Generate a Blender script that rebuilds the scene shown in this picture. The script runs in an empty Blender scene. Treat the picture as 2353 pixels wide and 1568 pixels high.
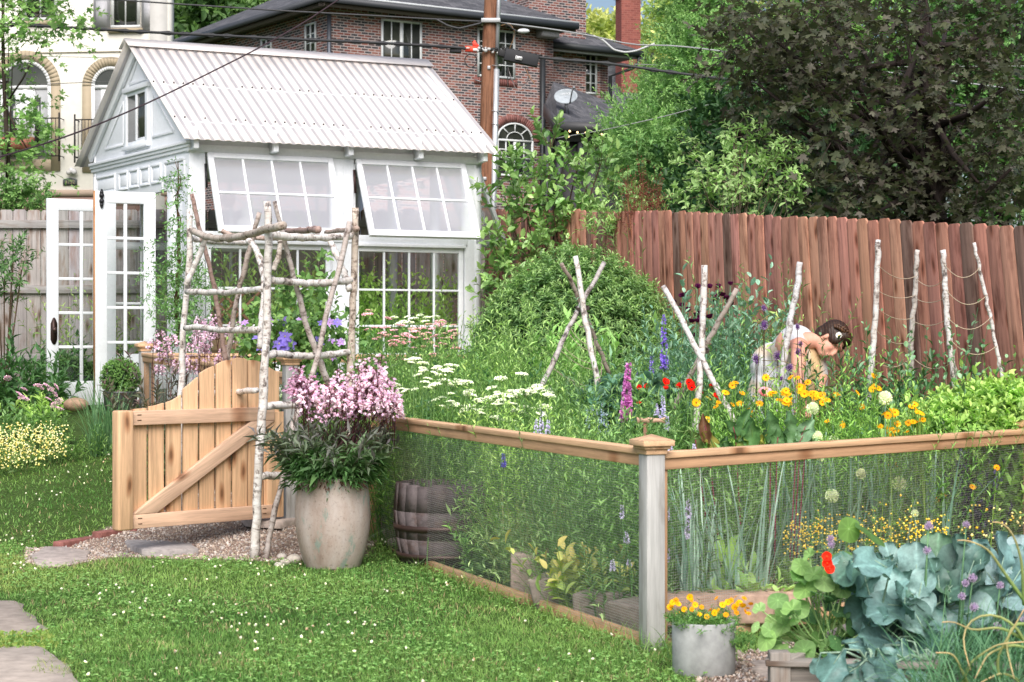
import bpy, math, random
import numpy as np
from mathutils import Vector, Matrix
rng=np.random.default_rng(7); random.seed(7)
sc=bpy.context.scene; COL=sc.collection
EYE=1.39; F=4182.0; R=math.radians
def W(px,py,d): return np.array([(px-1176.5)/F*d, d, EYE-(py-784)/F*d])
def GX(px,d): return (px-1176.5)/F*d
_T=[-1e3,11.0,12.5,14.0,16.3,20.5,24,40,90]; _Z=[0,0,.20,.48,.70,1.05,1.15,1.6,2.5]
def gz(x,y): return np.interp(np.asarray(y)+.4*np.clip(np.asarray(x),-8,8),_T,_Z)
def lin(h):
    c=[int(h[i:i+2],16)/255 for i in (0,2,4)]
    return tuple((x/12.92 if x<.04045 else ((x+.055)/1.055)**2.4) for x in c)
# ---------------------------------------------------------------- mesh builder
class MB:
    def __init__(s): s.v=[];s.c=[];s.g=[];s.f={};s.n=0
    def add(s,V,faces,col=(.5,.5,.5),gv=None):
        V=np.asarray(V,float).reshape(-1,3); n=len(V); c=np.asarray(col,float)
        if c.ndim==1: c=np.tile(c,(n,1))
        s.v.append(V); s.c.append(c[:,:3]); s.g.append(V if gv is None else np.asarray(gv,float))
        for f in faces:
            f=np.asarray(f,int)
            if f.size==0: continue
            if f.ndim==1: f=f[None]
            s.f.setdefault(f.shape[1],[]).append(f+s.n)
        s.n+=n
    def frame(s,c,A,size,col,grain=0,jit=.06):
        A=np.asarray(A,float); size=np.asarray(size,float)
        L=np.array([[x,y,z] for x in(-.5,.5) for y in(-.5,.5) for z in(-.5,.5)])*size
        V=np.asarray(c)+L@A
        g=np.roll(L,-grain,axis=1)+rng.uniform(0,60,3)
        k=1+rng.uniform(-jit,jit)
        s.add(V,[[[0,1,3,2],[4,6,7,5],[0,4,5,1],[2,3,7,6],[0,2,6,4],[1,5,7,3]]],np.array(col)*k,g)
    def pbox(s,O,U,N,u0,u1,z0,z1,n0,n1,col,grain=0,jit=.04):
        """box in a wall frame: u along wall, z up (relative to O z), n outward"""
        O=np.array([O[0],O[1],O[2] if len(O)>2 else 0.]); U=np.array([U[0],U[1],U[2] if len(U)>2 else 0.]); N=np.array([N[0],N[1],0.]); Z=np.array([0,0,1.])
        c=O+U*(u0+u1)/2+N*(n0+n1)/2+Z*(z0+z1)/2
        s.frame(c,[U,N,Z],(abs(u1-u0),abs(n1-n0),abs(z1-z0)),col,grain,jit)
    def box(s,c,size,col,rz=0,grain=0,jit=.04):
        C,S=math.cos(rz),math.sin(rz)
        s.frame(c,[[C,S,0],[-S,C,0],[0,0,1]],size,col,grain,jit)
    def bar(s,a,b,w,t,col,up=(0,0,1),jit=.05):
        a=np.asarray(a,float);b=np.asarray(b,float);X=b-a;L=np.linalg.norm(X);X/=L
        if abs(np.dot(X,np.asarray(up,float)))>.98: up=(0,1,0) if abs(X[1])<.9 else (1,0,0)
        Y=np.cross(up,X);Y/=np.linalg.norm(Y);Zv=np.cross(X,Y)
        s.frame((a+b)/2,[X,Y,Zv],(L,w,t),col,0,jit)
    def strip(s,us,lo,hi,O,U,Wd,N,n0,n1,col,grain=2):
        """solid between curves lo(u), hi(u) in plane U,Wd, from n0 to n1 along N"""
        us=np.asarray(us,float);lo=np.broadcast_to(lo,us.shape).astype(float);hi=np.broadcast_to(hi,us.shape).astype(float);n=len(us)
        O,U,Wd,N=[np.array(list(a)+[0]*(3-len(a)),float) for a in(O,U,Wd,N)]
        P=[];G=[];off=rng.uniform(0,60,3)
        for nn in(n0,n1):
            for cur in(lo,hi):
                P.append(O+us[:,None]*U+cur[:,None]*Wd+nn*N)
                g=np.stack([cur,us,np.full(n,nn)],1) if grain==2 else np.stack([us,cur,np.full(n,nn)],1)
                G.append(g+off)
        f=[];a=lambda k,i:k*n+i
        for i in range(n-1):
            f+=[[a(0,i),a(0,i+1),a(1,i+1),a(1,i)],[a(2,i),a(3,i),a(3,i+1),a(2,i+1)],[a(0,i),a(2,i),a(2,i+1),a(0,i+1)],[a(1,i),a(1,i+1),a(3,i+1),a(3,i)]]
        f+=[[a(0,0),a(1,0),a(3,0),a(2,0)],[a(0,n-1),a(2,n-1),a(3,n-1),a(1,n-1)]]
        s.add(np.concatenate(P),[f],np.array(col)*(1+rng.uniform(-.05,.05)),np.concatenate(G))
    def tube(s,path,r,col,seg=8,cap=True,gs=1.0):
        P=np.asarray(path,float);n=len(P);r=np.broadcast_to(r,(n,)).astype(float)
        T=np.gradient(P,axis=0);T/=np.linalg.norm(T,axis=1)[:,None]+1e-12
        ref=np.array([0,0,1.]) if abs(T[:,2]).mean()<.8 else np.array([0,1.,0])
        X=np.cross(ref,T);X/=np.linalg.norm(X,axis=1)[:,None]+1e-12;Y=np.cross(T,X)
        a=np.linspace(0,2*math.pi,seg,endpoint=False)
        V=P[:,None]+r[:,None,None]*(np.cos(a)[None,:,None]*X[:,None]+np.sin(a)[None,:,None]*Y[:,None])
        sl=np.concatenate([[0],np.cumsum(np.linalg.norm(np.diff(P,axis=0),axis=1))])
        G=np.stack([np.repeat(sl[:,None],seg,1),(np.cos(a)[None]*r[:,None]),(np.sin(a)[None]*r[:,None])],2)*gs+rng.uniform(0,60,3)
        i=np.arange(n-1)[:,None]*seg;j=np.arange(seg)[None];k=(j+1)%seg
        q=np.stack([i+j,i+k,i+seg+k,i+seg+j],2).reshape(-1,4)
        fs=[q]
        if cap: fs+= [np.arange(seg)[::-1][None],(np.arange(seg)+(n-1)*seg)[None]]
        c=np.asarray(col,float)
        if c.ndim==2: c=np.repeat(c,seg,0)
        s.add(V.reshape(-1,3),fs,c,G.reshape(-1,3))
    def lathe(s,prof,c,col,seg=32,noise=0):
        prof=np.asarray(prof,float);n=len(prof);a=np.linspace(0,2*math.pi,seg,endpoint=False)
        V=np.stack([prof[:,0][:,None]*np.cos(a),prof[:,0][:,None]*np.sin(a),np.repeat(prof[:,1][:,None],seg,1)],2)
        if noise: V*=1+rng.normal(0,noise,(n,seg,1))
        i=np.arange(n-1)[:,None]*seg;j=np.arange(seg)[None];k=(j+1)%seg
        q=np.stack([i+j,i+k,i+seg+k,i+seg+j],2).reshape(-1,4)
        s.add(V.reshape(-1,3)+np.asarray(c),[q],col)
    def ball(s,c,r,col,seg=10,rings=6,sq=(1,1,1),noise=0):
        th=np.linspace(0,math.pi,rings+1);a=np.linspace(0,2*math.pi,seg,endpoint=False)
        V=np.stack([np.sin(th)[:,None]*np.cos(a),np.sin(th)[:,None]*np.sin(a),np.repeat(np.cos(th)[:,None],seg,1)],2)*r*np.array(sq)
        if noise: V*=1+rng.normal(0,noise,(rings+1,seg,1))
        V[0]=V[0].mean(0);V[-1]=V[-1].mean(0)
        i=np.arange(rings)[:,None]*seg;j=np.arange(seg)[None];k=(j+1)%seg
        q=np.stack([i+j,i+seg+j,i+seg+k,i+k],2).reshape(-1,4)
        s.add(V.reshape(-1,3)+np.asarray(c),[q],col)
    def poly(s,P,col,gv=None):
        P=np.asarray(P,float);s.add(P,[np.arange(len(P))[None]],col,gv)
    def prism(s,P,ext,col):
        P=np.asarray(P,float);n=len(P);Q=P+np.asarray(ext,float)
        s.add(np.concatenate([P,Q]),[np.arange(n)[::-1][None],(np.arange(n)+n)[None],[[i,(i+1)%n,n+(i+1)%n,n+i] for i in range(n)]],col)
    def scatter(s,T,tf,P,B,Ls,Ws,Zs,col):
        """T template (n,3) with Y=length; B=(X,Y,Z) bases each (m,3)"""
        m=len(P);n=len(T);X,Y,Z=B
        V=P[:,None]+X[:,None]*(T[None,:,0,None]*Ws[:,None,None])+Y[:,None]*(T[None,:,1,None]*Ls[:,None,None])+Z[:,None]*(T[None,:,2,None]*Zs[:,None,None])
        fs=[]
        for f in tf:
            f=np.asarray(f)
            fs.append((f[None]+(np.arange(m)*n)[:,None,None]).reshape(-1,f.shape[1]))
        col=np.asarray(col,float)
        if col.ndim==1: col=np.tile(col,(m,1))
        if col.ndim==2: col=np.repeat(col[:,None],n,1)
        s.add(V.reshape(-1,3),fs,col.reshape(-1,3))
    def mesh(s,name,org=(0,0,0),smooth=False):
        me=bpy.data.meshes.new(name)
        if s.n==0: return me
        V=np.concatenate(s.v)-np.asarray(org);C=np.concatenate(s.c);G=np.concatenate(s.g)
        me.vertices.add(len(V));me.vertices.foreach_set('co',V.ravel().astype(np.float32))
        li=[];lt=[]
        for k,fl in s.f.items():
            f=np.concatenate(fl);li.append(f.ravel());lt.append(np.full(len(f),k))
        li=np.concatenate(li);lt=np.concatenate(lt)
        me.loops.add(len(li));me.loops.foreach_set('vertex_index',li.astype(np.int32))
        me.polygons.add(len(lt));ls=np.concatenate([[0],np.cumsum(lt)[:-1]])
        me.polygons.foreach_set('loop_start',ls.astype(np.int32))
        me.update(calc_edges=True)
        a=me.attributes.new('Col','FLOAT_COLOR','POINT')
        a.data.foreach_set('color',np.concatenate([np.clip(C,0,1),np.ones((len(C),1))],1).ravel().astype(np.float32))
        b=me.attributes.new('gv','FLOAT_VECTOR','POINT');b.data.foreach_set('vector',G.ravel().astype(np.float32))
        if smooth: me.polygons.foreach_set('use_smooth',np.ones(len(lt),bool))
        me.validate();return me
    def build(s,name,mat,parent=None,label=None,smooth=False,bevel=0,**kw):
        org=np.array(parent.get('_o',(0,0,0))) if parent is not None else np.zeros(3)
        loc=kw.pop('loc',None)
        o=bpy.data.objects.new(name,s.mesh(name,org,smooth));COL.objects.link(o)
        if loc is not None: o.location=tuple(float(a) for a in loc)
        o.data.materials.append(mat)
        if parent is not None:
            o.parent=parent
            o['_o']=tuple(org)
        if label: o['label']=label
        for k,v in kw.items(): o[k]=v
        if bevel:
            m=o.modifiers.new('Bevel','BEVEL');m.width=bevel;m.segments=2;m.limit_method='ANGLE'
        return o
def thing(name,label,cat,loc=(0,0,0),group=None):
    o=bpy.data.objects.new(name,None);COL.objects.link(o);o.location=tuple(float(a) for a in loc);o.empty_display_size=.1
    o['_o']=tuple(float(a) for a in loc);o['label']=label;o['category']=cat
    if group:o['group']=group
    return o
def tag(o,label,cat,group=None,kind=None):
    if label:o['label']=label
    if cat:o['category']=cat
    if group:o['group']=group
    if kind:o['kind']=kind
    return o
def inst(src,name,parent,loc,rot=(0,0,0),scale=1,label=None):
    """copy of a built part (mesh shared) placed at world loc under parent"""
    o=src.copy() if isinstance(src,bpy.types.Object) else bpy.data.objects.new(name,src)
    o.name=name;COL.objects.link(o);o.parent=parent
    po=np.array(parent.get('_o',(0,0,0))) if parent is not None else np.zeros(3)
    o.location=tuple(float(a) for a in (np.asarray(loc)-po));o.rotation_euler=rot;o.scale=(scale,)*3 if np.isscalar(scale) else scale
    if label:o['label']=label
    return o
# ---------------------------------------------------------------- materials
def nt(name):
    m=bpy.data.materials.new(name);m.use_nodes=True;n=m.node_tree;n.nodes.clear()
    return m,n
class NB:
    def __init__(s,name): s.m,s.t=nt(name);s.out=s.n('ShaderNodeOutputMaterial')
    def n(s,t,**k):
        x=s.t.nodes.new(t)
        for a,b in k.items():
            if a=='i':
                for kk,vv in b.items(): x.inputs[kk].default_value=vv
            else: setattr(x,a,b)
        return x
    def l(s,a,b): s.t.links.new(a,b)
    def attr(s,nm): return s.n('ShaderNodeAttribute',attribute_name=nm)
    def noise(s,vec,scale,detail=3,rough=.5,dim='3D'):
        x=s.n('ShaderNodeTexNoise',i={'Scale':scale,'Detail':detail,'Roughness':rough});s.l(vec,x.inputs['Vector']);return x.outputs['Fac']
    def mapv(s,vec,sc):
        x=s.n('ShaderNodeMapping');x.inputs['Scale'].default_value=sc;s.l(vec,x.inputs['Vector']);return x.outputs[0]
    def ramp(s,f,stops,interp='LINEAR'):
        x=s.n('ShaderNodeValToRGB');x.color_ramp.interpolation=interp;e=x.color_ramp.elements
        while len(e)<len(stops): e.new(.5)
        for a,(p,c) in zip(e,stops):
            a.position=p;a.color=(*((c,)*3 if np.isscalar(c) else c),1)
        s.l(f,x.inputs[0]);return x.outputs[0]
    def mix(s,a,b,f=1.0,mode='MULTIPLY'):
        x=s.n('ShaderNodeMix',data_type='RGBA',blend_type=mode)
        for k,v in((0,f),(6,a),(7,b)):
            if isinstance(v,bpy.types.NodeSocket): s.l(v,x.inputs[k])
            elif k==0: x.inputs[0].default_value=v
            else: x.inputs[k].default_value=(*v,1)
        return x.outputs[2]
    def bsdf(s,col,rough=.6,spec=.3,**k):
        x=s.n('ShaderNodeBsdfPrincipled')
        if isinstance(col,bpy.types.NodeSocket): s.l(col,x.inputs['Base Color'])
        else: x.inputs['Base Color'].default_value=(*col,1)
        if isinstance(rough,bpy.types.NodeSocket): s.l(rough,x.inputs['Roughness'])
        else: x.inputs['Roughness'].default_value=rough
        x.inputs['Specular IOR Level'].default_value=spec
        for a,b in k.items(): x.inputs[a].default_value=b
        return x
    def bump(s,h,b,strength=.3,dist=.01):
        x=s.n('ShaderNodeBump',i={'Strength':strength,'Distance':dist});s.l(h,x.inputs['Height']);s.l(x.outputs[0],b.inputs['Normal'])
    def fin(s,sh): s.l(sh.outputs[0] if hasattr(sh,'outputs') else sh,s.out.inputs[0]);return s.m
def m_paint(name,rough=.5,dirt=.12,scale=3,spec=.35,bump=.1):
    b=NB(name);c=b.attr('Col').outputs['Color'];g=b.attr('gv').outputs['Vector']
    n1=b.noise(b.mapv(g,(1,2,3)),scale,5,.6);n2=b.noise(g,scale*14,3)
    c=b.mix(c,b.ramp(n1,[(.3,1-dirt),(.65,1)]),1);c=b.mix(c,b.ramp(n2,[(.3,1-dirt*.6),(.6,1)]),1)
    p=b.bsdf(c,rough,spec);b.bump(n2,p,bump,.004);return b.fin(p)
def m_wood(name,knots=True,contrast=.5,rough=.65,grey=0,weather=None):
    b=NB(name);c=b.attr('Col').outputs['Color'];g=b.attr('gv').outputs['Vector']
    n0=b.noise(g,3,2)
    gr=b.noise(b.mapv(g,(1.6,38,38)),1.0,4,.6);fine=b.noise(b.mapv(g,(9,240,240)),1,3,.6)
    c1=b.mix(c,b.ramp(gr,[(.32,1-contrast*.62),(.5,.93),(.7,1.08)]),1)
    c1=b.mix(c1,b.ramp(fine,[(.3,1-.3*contrast),(.6,1.03)]),1)
    c1=b.mix(c1,b.ramp(n0,[(.3,(.86,.83,.82)),(.7,(1.06,1.04,1.02))]),.8)
    if knots:
        v=b.n('ShaderNodeTexVoronoi',voronoi_dimensions='2D',i={'Scale':1.0,'Randomness':1.0});
        wob=b.n('ShaderNodeVectorMath',operation='ADD');nn=b.n('ShaderNodeTexNoise',i={'Scale':6.0});b.l(g,nn.inputs['Vector'])
        s2=b.n('ShaderNodeVectorMath',operation='SCALE');s2.inputs[3].default_value=.03;b.l(nn.outputs['Color'],s2.inputs[0]);b.l(g,wob.inputs[0]);b.l(s2.outputs[0],wob.inputs[1])
        b.l(b.mapv(wob.outputs[0],(1.9,5.5,5.5)),v.inputs['Vector'])
        c1=b.mix(c1,b.ramp(v.outputs['Distance'],[(.035,(.2,.12,.08)),(.085,(.6,.46,.38)),(.17,(1,1,1))]),.85)
    if weather:
        wn=b.noise(b.mapv(g,(2.2,9,9)),1,4,.65);c1=b.mix(c1,b.mix(c1,weather,1,'MULTIPLY'),b.ramp(wn,[(.5,0),(.64,1)]),'MIX')
    p=b.bsdf(c1,rough,.25);b.bump(gr,p,.35,.004);return b.fin(p)
def m_leaf(name,trans=.3,rough=.5,spec=.35,vein=False,sat=.9,hue=.49):
    b=NB(name);c=b.attr('Col').outputs['Color'];oc=b.n('ShaderNodeTexCoord').outputs['Object']
    c=b.mix(c,b.ramp(b.noise(oc,9,3),[(.3,1.0),(.7,1.6)]),1)
    if vein: c=b.mix(c,b.ramp(b.noise(oc,70,4,.6),[(.35,.8),(.65,1.12)]),1)
    hs=b.n('ShaderNodeHueSaturation',i={'Hue':hue,'Saturation':sat*.95,'Value':1.12});b.l(c,hs.inputs['Color']);c=hs.outputs[0]
    p=b.bsdf(c,rough,spec);t=b.n('ShaderNodeBsdfTranslucent');b.l(b.mix(c,(1.25,1.35,.9),1),t.inputs[0])
    ms=b.n('ShaderNodeMixShader');ms.inputs[0].default_value=trans;b.l(p.outputs[0],ms.inputs[1]);b.l(t.outputs[0],ms.inputs[2]);return b.fin(ms)
def m_birch():
    b=NB('birch_bark');g=b.attr('gv').outputs['Vector'];c=b.attr('Col').outputs['Color']
    n1=b.noise(b.mapv(g,(55,14,14)),1,3,.6);n2=b.noise(b.mapv(g,(9,9,9)),1,4,.6);n3=b.noise(b.mapv(g,(18,22,22)),1,5,.7)
    c=b.mix(c,b.ramp(n1,[(.3,(.3,.27,.25)),(.4,(.8,.77,.75)),(.55,(1,1,1))]),.9)
    c=b.mix(c,b.ramp(n3,[(.33,(.10,.09,.09)),(.41,(.5,.45,.43)),(.47,(1,1,1))]),.95)
    c=b.mix(c,b.ramp(n2,[(.3,(.72,.66,.6)),(.65,(1,1,1))]),.8)
    p=b.bsdf(c,.65,.2);b.bump(n3,p,.5,.006);return b.fin(p)
def m_brick(name='brick_wall',cols=None,bw=.215,rh=.075,mort=.013,mc=(.42,.36,.35)):
    b=NB(name);g=b.attr('gv').outputs['Vector']
    t=b.n('ShaderNodeTexBrick',i={'Color1':(0,0,0,1),'Color2':(1,1,1,1),'Mortar':(.5,.5,.5,1),'Scale':1.0,'Mortar Size':mort,'Mortar Smooth':.15,'Brick Width':bw,'Row Height':rh,'Bias':0.0})
    b.l(g,t.inputs['Vector'])
    cols=cols or [(0,(.055,.055,.062)),(.28,(.10,.07,.07)),(.42,(.22,.085,.065)),(.62,(.27,.12,.095)),(.82,(.19,.065,.055))]
    c=b.ramp(t.outputs['Color'],cols,'CONSTANT')
    c=b.mix(c,b.ramp(b.noise(g,7,4),[(.3,.75),(.7,1.2)]),1)
    c=b.mix(c,mc,t.outputs['Fac'],'MIX')
    c=b.mix(c,b.ramp(b.noise(g,.6,3),[(.3,.86),(.7,1.08)]),1)
    p=b.bsdf(c,.85,.15);return b.fin(p)
def m_glass(name,tint=(.9,.95,.95),refl=.12,rough=.02,light_veil=0):
    b=NB(name);lw=b.n('ShaderNodeLayerWeight',i={'Blend':.35})
    f=b.n('ShaderNodeMath',operation='MULTIPLY_ADD');b.l(lw.outputs['Facing'],f.inputs[0]);f.inputs[1].default_value=.5;f.inputs[2].default_value=refl
    tr=b.n('ShaderNodeBsdfTransparent');tr.inputs[0].default_value=(*tint,1)
    gl=b.n('ShaderNodeBsdfGlossy',i={'Roughness':rough});gl.inputs[0].default_value=(1,1,1,1)
    ms=b.n('ShaderNodeMixShader');b.l(f.outputs[0],ms.inputs[0]);b.l(tr.outputs[0],ms.inputs[1]);b.l(gl.outputs[0],ms.inputs[2])
    if light_veil:
        df=b.n('ShaderNodeBsdfDiffuse');df.inputs[0].default_value=(.88,.89,.97,1);m2=b.n('ShaderNodeMixShader');m2.inputs[0].default_value=light_veil  # pale diffuse veil in the glass stands in for bright sky and interior
        b.l(ms.outputs[0],m2.inputs[1]);b.l(df.outputs[0],m2.inputs[2]);ms=m2
    return b.fin(ms)
def m_darkglass():
    b=NB('house_window_glass');oc=b.n('ShaderNodeTexCoord').outputs['Object']
    n=b.noise(oc,1.3,3);c=b.ramp(n,[(.35,(.012,.016,.014)),(.65,(.05,.055,.045))]);p=b.bsdf(c,.06,.9);b.bump(b.noise(oc,2.5,1),p,.06,.02);return b.fin(p)
def m_simple(name,rough=.6,spec=.3,metal=0,var=.15,scale=8,bump=.15,emit=None):
    b=NB(name);c=b.attr('Col').outputs['Color'];oc=b.n('ShaderNodeTexCoord').outputs['Object'];n=b.noise(oc,scale,5,.6)
    c=b.mix(c,b.ramp(n,[(.3,1-var),(.7,1+var)]),1);p=b.bsdf(c,rough,spec,Metallic=metal);b.bump(n,p,bump,.006)
    if emit: p.inputs['Emission Color'].default_value=(*emit[0],1);p.inputs['Emission Strength'].default_value=emit[1]
    return b.fin(p)
def m_pot():
    b=NB('weathered_glaze');oc=b.n('ShaderNodeTexCoord').outputs['Object']
    n1=b.noise(b.mapv(oc,(5,5,2)),1,6,.7);n2=b.noise(b.mapv(oc,(4,4,2.2)),1.4,4,.6);n3=b.noise(oc,60,4,.7)
    c=b.ramp(n1,[(.32,(.28,.20,.165)),(.45,(.40,.315,.275)),(.6,(.47,.40,.37)),(.74,(.56,.51,.50))])
    sh=b.n('ShaderNodeVectorMath',operation='ADD');sh.inputs[1].default_value=(3.3,1.7,2.1);b.l(oc,sh.inputs[0])
    n4=b.noise(b.mapv(sh.outputs[0],(6,6,3)),1.2,5,.7)
    c=b.mix(c,(.22,.31,.27),b.ramp(n4,[(.53,0),(.6,.75)]),'MIX')
    c=b.mix(c,b.ramp(n3,[(.32,.72),(.45,1)]),1);c=b.mix(c,b.ramp(n2,[(.3,.84),(.7,1.06)]),1)
    p=b.bsdf(c,.6,.3);b.bump(n3,p,.25,.004);return b.fin(p)
def m_roof():
    b=NB('roof_sheet');c=b.attr('Col').outputs['Color'];g=b.attr('gv').outputs['Vector'];c=b.mix(c,b.ramp(b.noise(b.mapv(g,(1,6,1)),3,5,.6),[(.3,.88),(.65,1)]),1)
    p=b.bsdf(c,.3,.5);t=b.n('ShaderNodeBsdfTranslucent');b.l(c,t.inputs[0]);ms=b.n('ShaderNodeMixShader');ms.inputs[0].default_value=.3;b.l(p.outputs[0],ms.inputs[1]);b.l(t.outputs[0],ms.inputs[2]);return b.fin(ms)
M=dict(paint=m_paint('white_paint',.45,.08),trim=m_paint('house_trim'),stucco=m_paint('stucco',.9,.1,.6,.1),cedar=m_wood('cedar'),redfence=m_wood('red_stained_boards',True,.55,.75,weather=(.52,.46,.44)),
 grey=m_wood('grey_weathered_boards',True,.6,.85,weather=(.75,.62,.55)),postwood=m_wood('silvered_post',False,.42,.8,weather=(.72,.7,.66)),petal=m_leaf('petals',.3,.6,.15,False,1.05,.5),leaf=m_leaf('leaves'),soft=m_leaf('soft_leaves',.38,.6,.2),gloss=m_leaf('glossy_leaves',.22,.33,.5),
waxy=m_leaf('waxy_leaves',.16,.42,.4,True),birch=m_birch(),brick=m_brick(),brick2=m_brick('plain_brick',[(0,(.26,.085,.07)),(.5,(.3,.10,.08)),(.8,(.22,.07,.06))],mc=(.30,.12,.10)),
 shingle=m_brick('shingles',[(0,(.085,.087,.098)),(.35,(.105,.106,.118)),(.7,(.13,.13,.142))],.33,.14,.006,(.05,.05,.055)),
 glass=m_glass('window_glass',(.93,.96,.96),.05),skyglass=m_glass('sash_glass',(.97,.98,.99),.09,.03,.31),dglass=m_darkglass(),plain=m_simple('plain'),metal=m_simple('metal',.45,.5,.6,.1),stone=m_simple('stone',.85,.2,0,.28,22,.5),
 concrete=m_simple('concrete',.9,.15,0,.2,16,.35),rubber=m_simple('cable_sheath',.6,.3,0,.05),pot=m_pot(),soil=m_simple('soil',.95,.1,0,.45,30,.8),skin=m_simple('skin',.5,.3,0,.05,14,.02),cloth=m_simple('linen',.85,.1,0,.08,40,.2),
 roof=m_roof(),hair=m_simple('hair',.5,.4,0,.3,60,.3),bulb=m_simple('bulb',.5,.3,0,0,1,0,((1,.66,.3),3.2)),pole=m_wood('pole_wood',False,.9,.8,weather=(.6,.5,.45)))
WHITE=(.84,.87,.92)
# ---------------------------------------------------------------- wall frames
def bear(deg): a=R(deg);return np.array([math.sin(a),math.cos(a),0.])
def outn(U,side=1): return np.array([U[1],-U[0],0.])*side
def onp(px,py,O,U):
    k=(px-1176.5)/F
    u=(O[0]-k*O[1])/(k*U[1]-U[0]);d=O[1]+u*U[1]
    return u,EYE-(py-784)/F*d
# ================================================================ GREENHOUSE
GO=np.array([-3.067,17.3,0.]);UF=bear(65);NF=outn(UF);US=bear(-32);NS=-outn(US);GL,GD=3.04,2.72
fu=lambda px,py:onp(px,py,GO,UF)
su=lambda px,py:onp(px,py,GO,US)
gh=thing('greenhouse','white wooden greenhouse with corrugated roof and old reclaimed windows','greenhouse',(GO[0],GO[1],.7))
mb=MB();B=lambda *a,**k:mb.pbox(GO,UF,NF,*a,**k)
UL0,_=fu(472,345);UL1,_=fu(764,350);UR0,_=fu(813,350);UR1,_=fu(1068,360)
ZT=3.19;ZM=2.44;ZLT=2.36
B(0,UL0,.7,ZT,-.09,0,WHITE,grain=2);B(UL1,UR0,.7,ZT,-.09,.003,WHITE,grain=2);B(UR1,GL,.7,ZT,-.09,0,WHITE,grain=2)
B(UL0,GL-.16,ZLT,ZM,-.088,.012,WHITE)
B(-.02,GL,ZT,ZT+.07,-.085,.02,WHITE);B(0,GL,ZT+.07,3.44,-.084,-.01,WHITE)
B(UL0,UR1,.7,1.22,-.08,-.015,WHITE)
for u in (UL0+.02,(UL0+UL1)/2): pass
for i in range(3):  # applied vertical battens for relief on wide posts
    u=(UL1+UR0)/2+(-.12+.12*i);B(u-.006,u+.006,.75,ZT-.05,.003,.009,WHITE)
front=mb.build('front_wall',M['paint'],gh,bevel=.004)
def lattice_win(mb,O,U,N,u0,u1,z0,z1,nc,zr,fr=.045,mu=.018,n0=-.05,n1=-.01,col=WHITE):
    P=lambda *a:mb.pbox(O,U,N,*a,col)
    P(u0,u0+fr,z0,z1,n0,n1);P(u1-fr,u1,z0,z1,n0,n1);P(u0+fr,u1-fr,z1-fr,z1,n0,n1);P(u0+fr,u1-fr,z0,z0+fr,n0,n1)
    for i in range(1,nc):
        u=u0+fr+(u1-u0-2*fr)*i/nc;P(u-mu/2,u+mu/2,z0+fr,z1-fr,n0+.006,n1-.006)
    for z in zr: P(u0+fr,u1-fr,z-mu/2,z+mu/2,n0+.009,n1-.009)
def pane(parent,O,U,N,u0,u1,z0,z1,n,mat,name='pane'):
    m=MB();O=np.array([O[0],O[1],0.]);Z=np.array([0,0,1.])
    P=[O+U*a+Z*b+N*n for a,b in((u0,z0),(u1,z0),(u1,z1),(u0,z1))];m.poly(P,(.8,.85,.85));return m.build(name,mat,parent)
for (a,b,lbl) in((UL0,UL1,'lower left'),(UR0,UR1,'lower right')):
    mb=MB();mb.pbox(GO,UF,NF,a,b,ZLT-.03,ZLT,-.06,.03,WHITE)
    lattice_win(mb,GO,UF,NF,a+.01,b-.01,1.22,ZLT-.03,4,(1.9,1.54),.05,.02)
    w=mb.build('lower_window',M['paint'],gh,bevel=.002);pane(w,GO,UF,NF,a+.05,b-.05,1.26,ZLT-.06,-.03,M['glass'])
# awning sashes, hinged at the top and propped open
def sash(a,b,zt,length,out,O=GO,U=UF,N=NF,nc=4):
    A=math.asin(out/length);D=-np.array([0,0,1.])*math.cos(A)+N*math.sin(A);NN=N*math.cos(A)+np.array([0,0,1.])*math.sin(A)
    o=O+N*.02+np.array([0,0,zt]);m=MB();fr=.055
    def P(u0,u1,w0,w1,n0,n1): m.frame(o+U*(u0+u1)/2+D*(w0+w1)/2+NN*(n0+n1)/2,[U,NN,D],(u1-u0,n1-n0,w1-w0),WHITE)
    P(a,a+fr,0,length,-.02,.02);P(b-fr,b,0,length,-.02,.02);P(a+fr,b-fr,0,fr,-.02,.02);P(a+fr,b-fr,length-fr-.01,length,-.02,.02)
    for i in range(1,nc):
        u=a+fr+(b-a-2*fr)*i/nc;P(u-.01,u+.01,fr,length-fr,-.013,.013)
    P(a+fr,b-fr,length/2-.01,length/2+.01,-.0115,.0115)
    s=m.build('awning_sash',M['paint'],gh,bevel=.002)
    g=MB();g.poly([o+U*u+D*w for u,w in((a+fr,fr),(b-fr,fr),(b-fr,length-fr),(a+fr,length-fr))],(.8,.85,.9));g.build('pane',M['skyglass'],s)
    return s
sash(UL0+.01,UL1-.01,ZT-.01,.87,.40).__setitem__('label','left open sash swung out')
sash(UR0+.01,UR1-.01,ZT-.01,.87,.40).__setitem__('label','right open sash swung out')
m=MB();m.tube([GO+UF*(UL0-.0)+NF*.01+[0,0,3.08],GO+UF*(UL0)+NF*.05+[0,0,2.85]],.012,(.03,.03,.035),6);m.tube([GO+UF*(UR0)+NF*.01+[0,0,3.08],GO+UF*(UR0)+NF*.05+[0,0,2.85]],.012,(.06,.03,.03),6);m.build('window_stay',M['metal'],gh)
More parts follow.
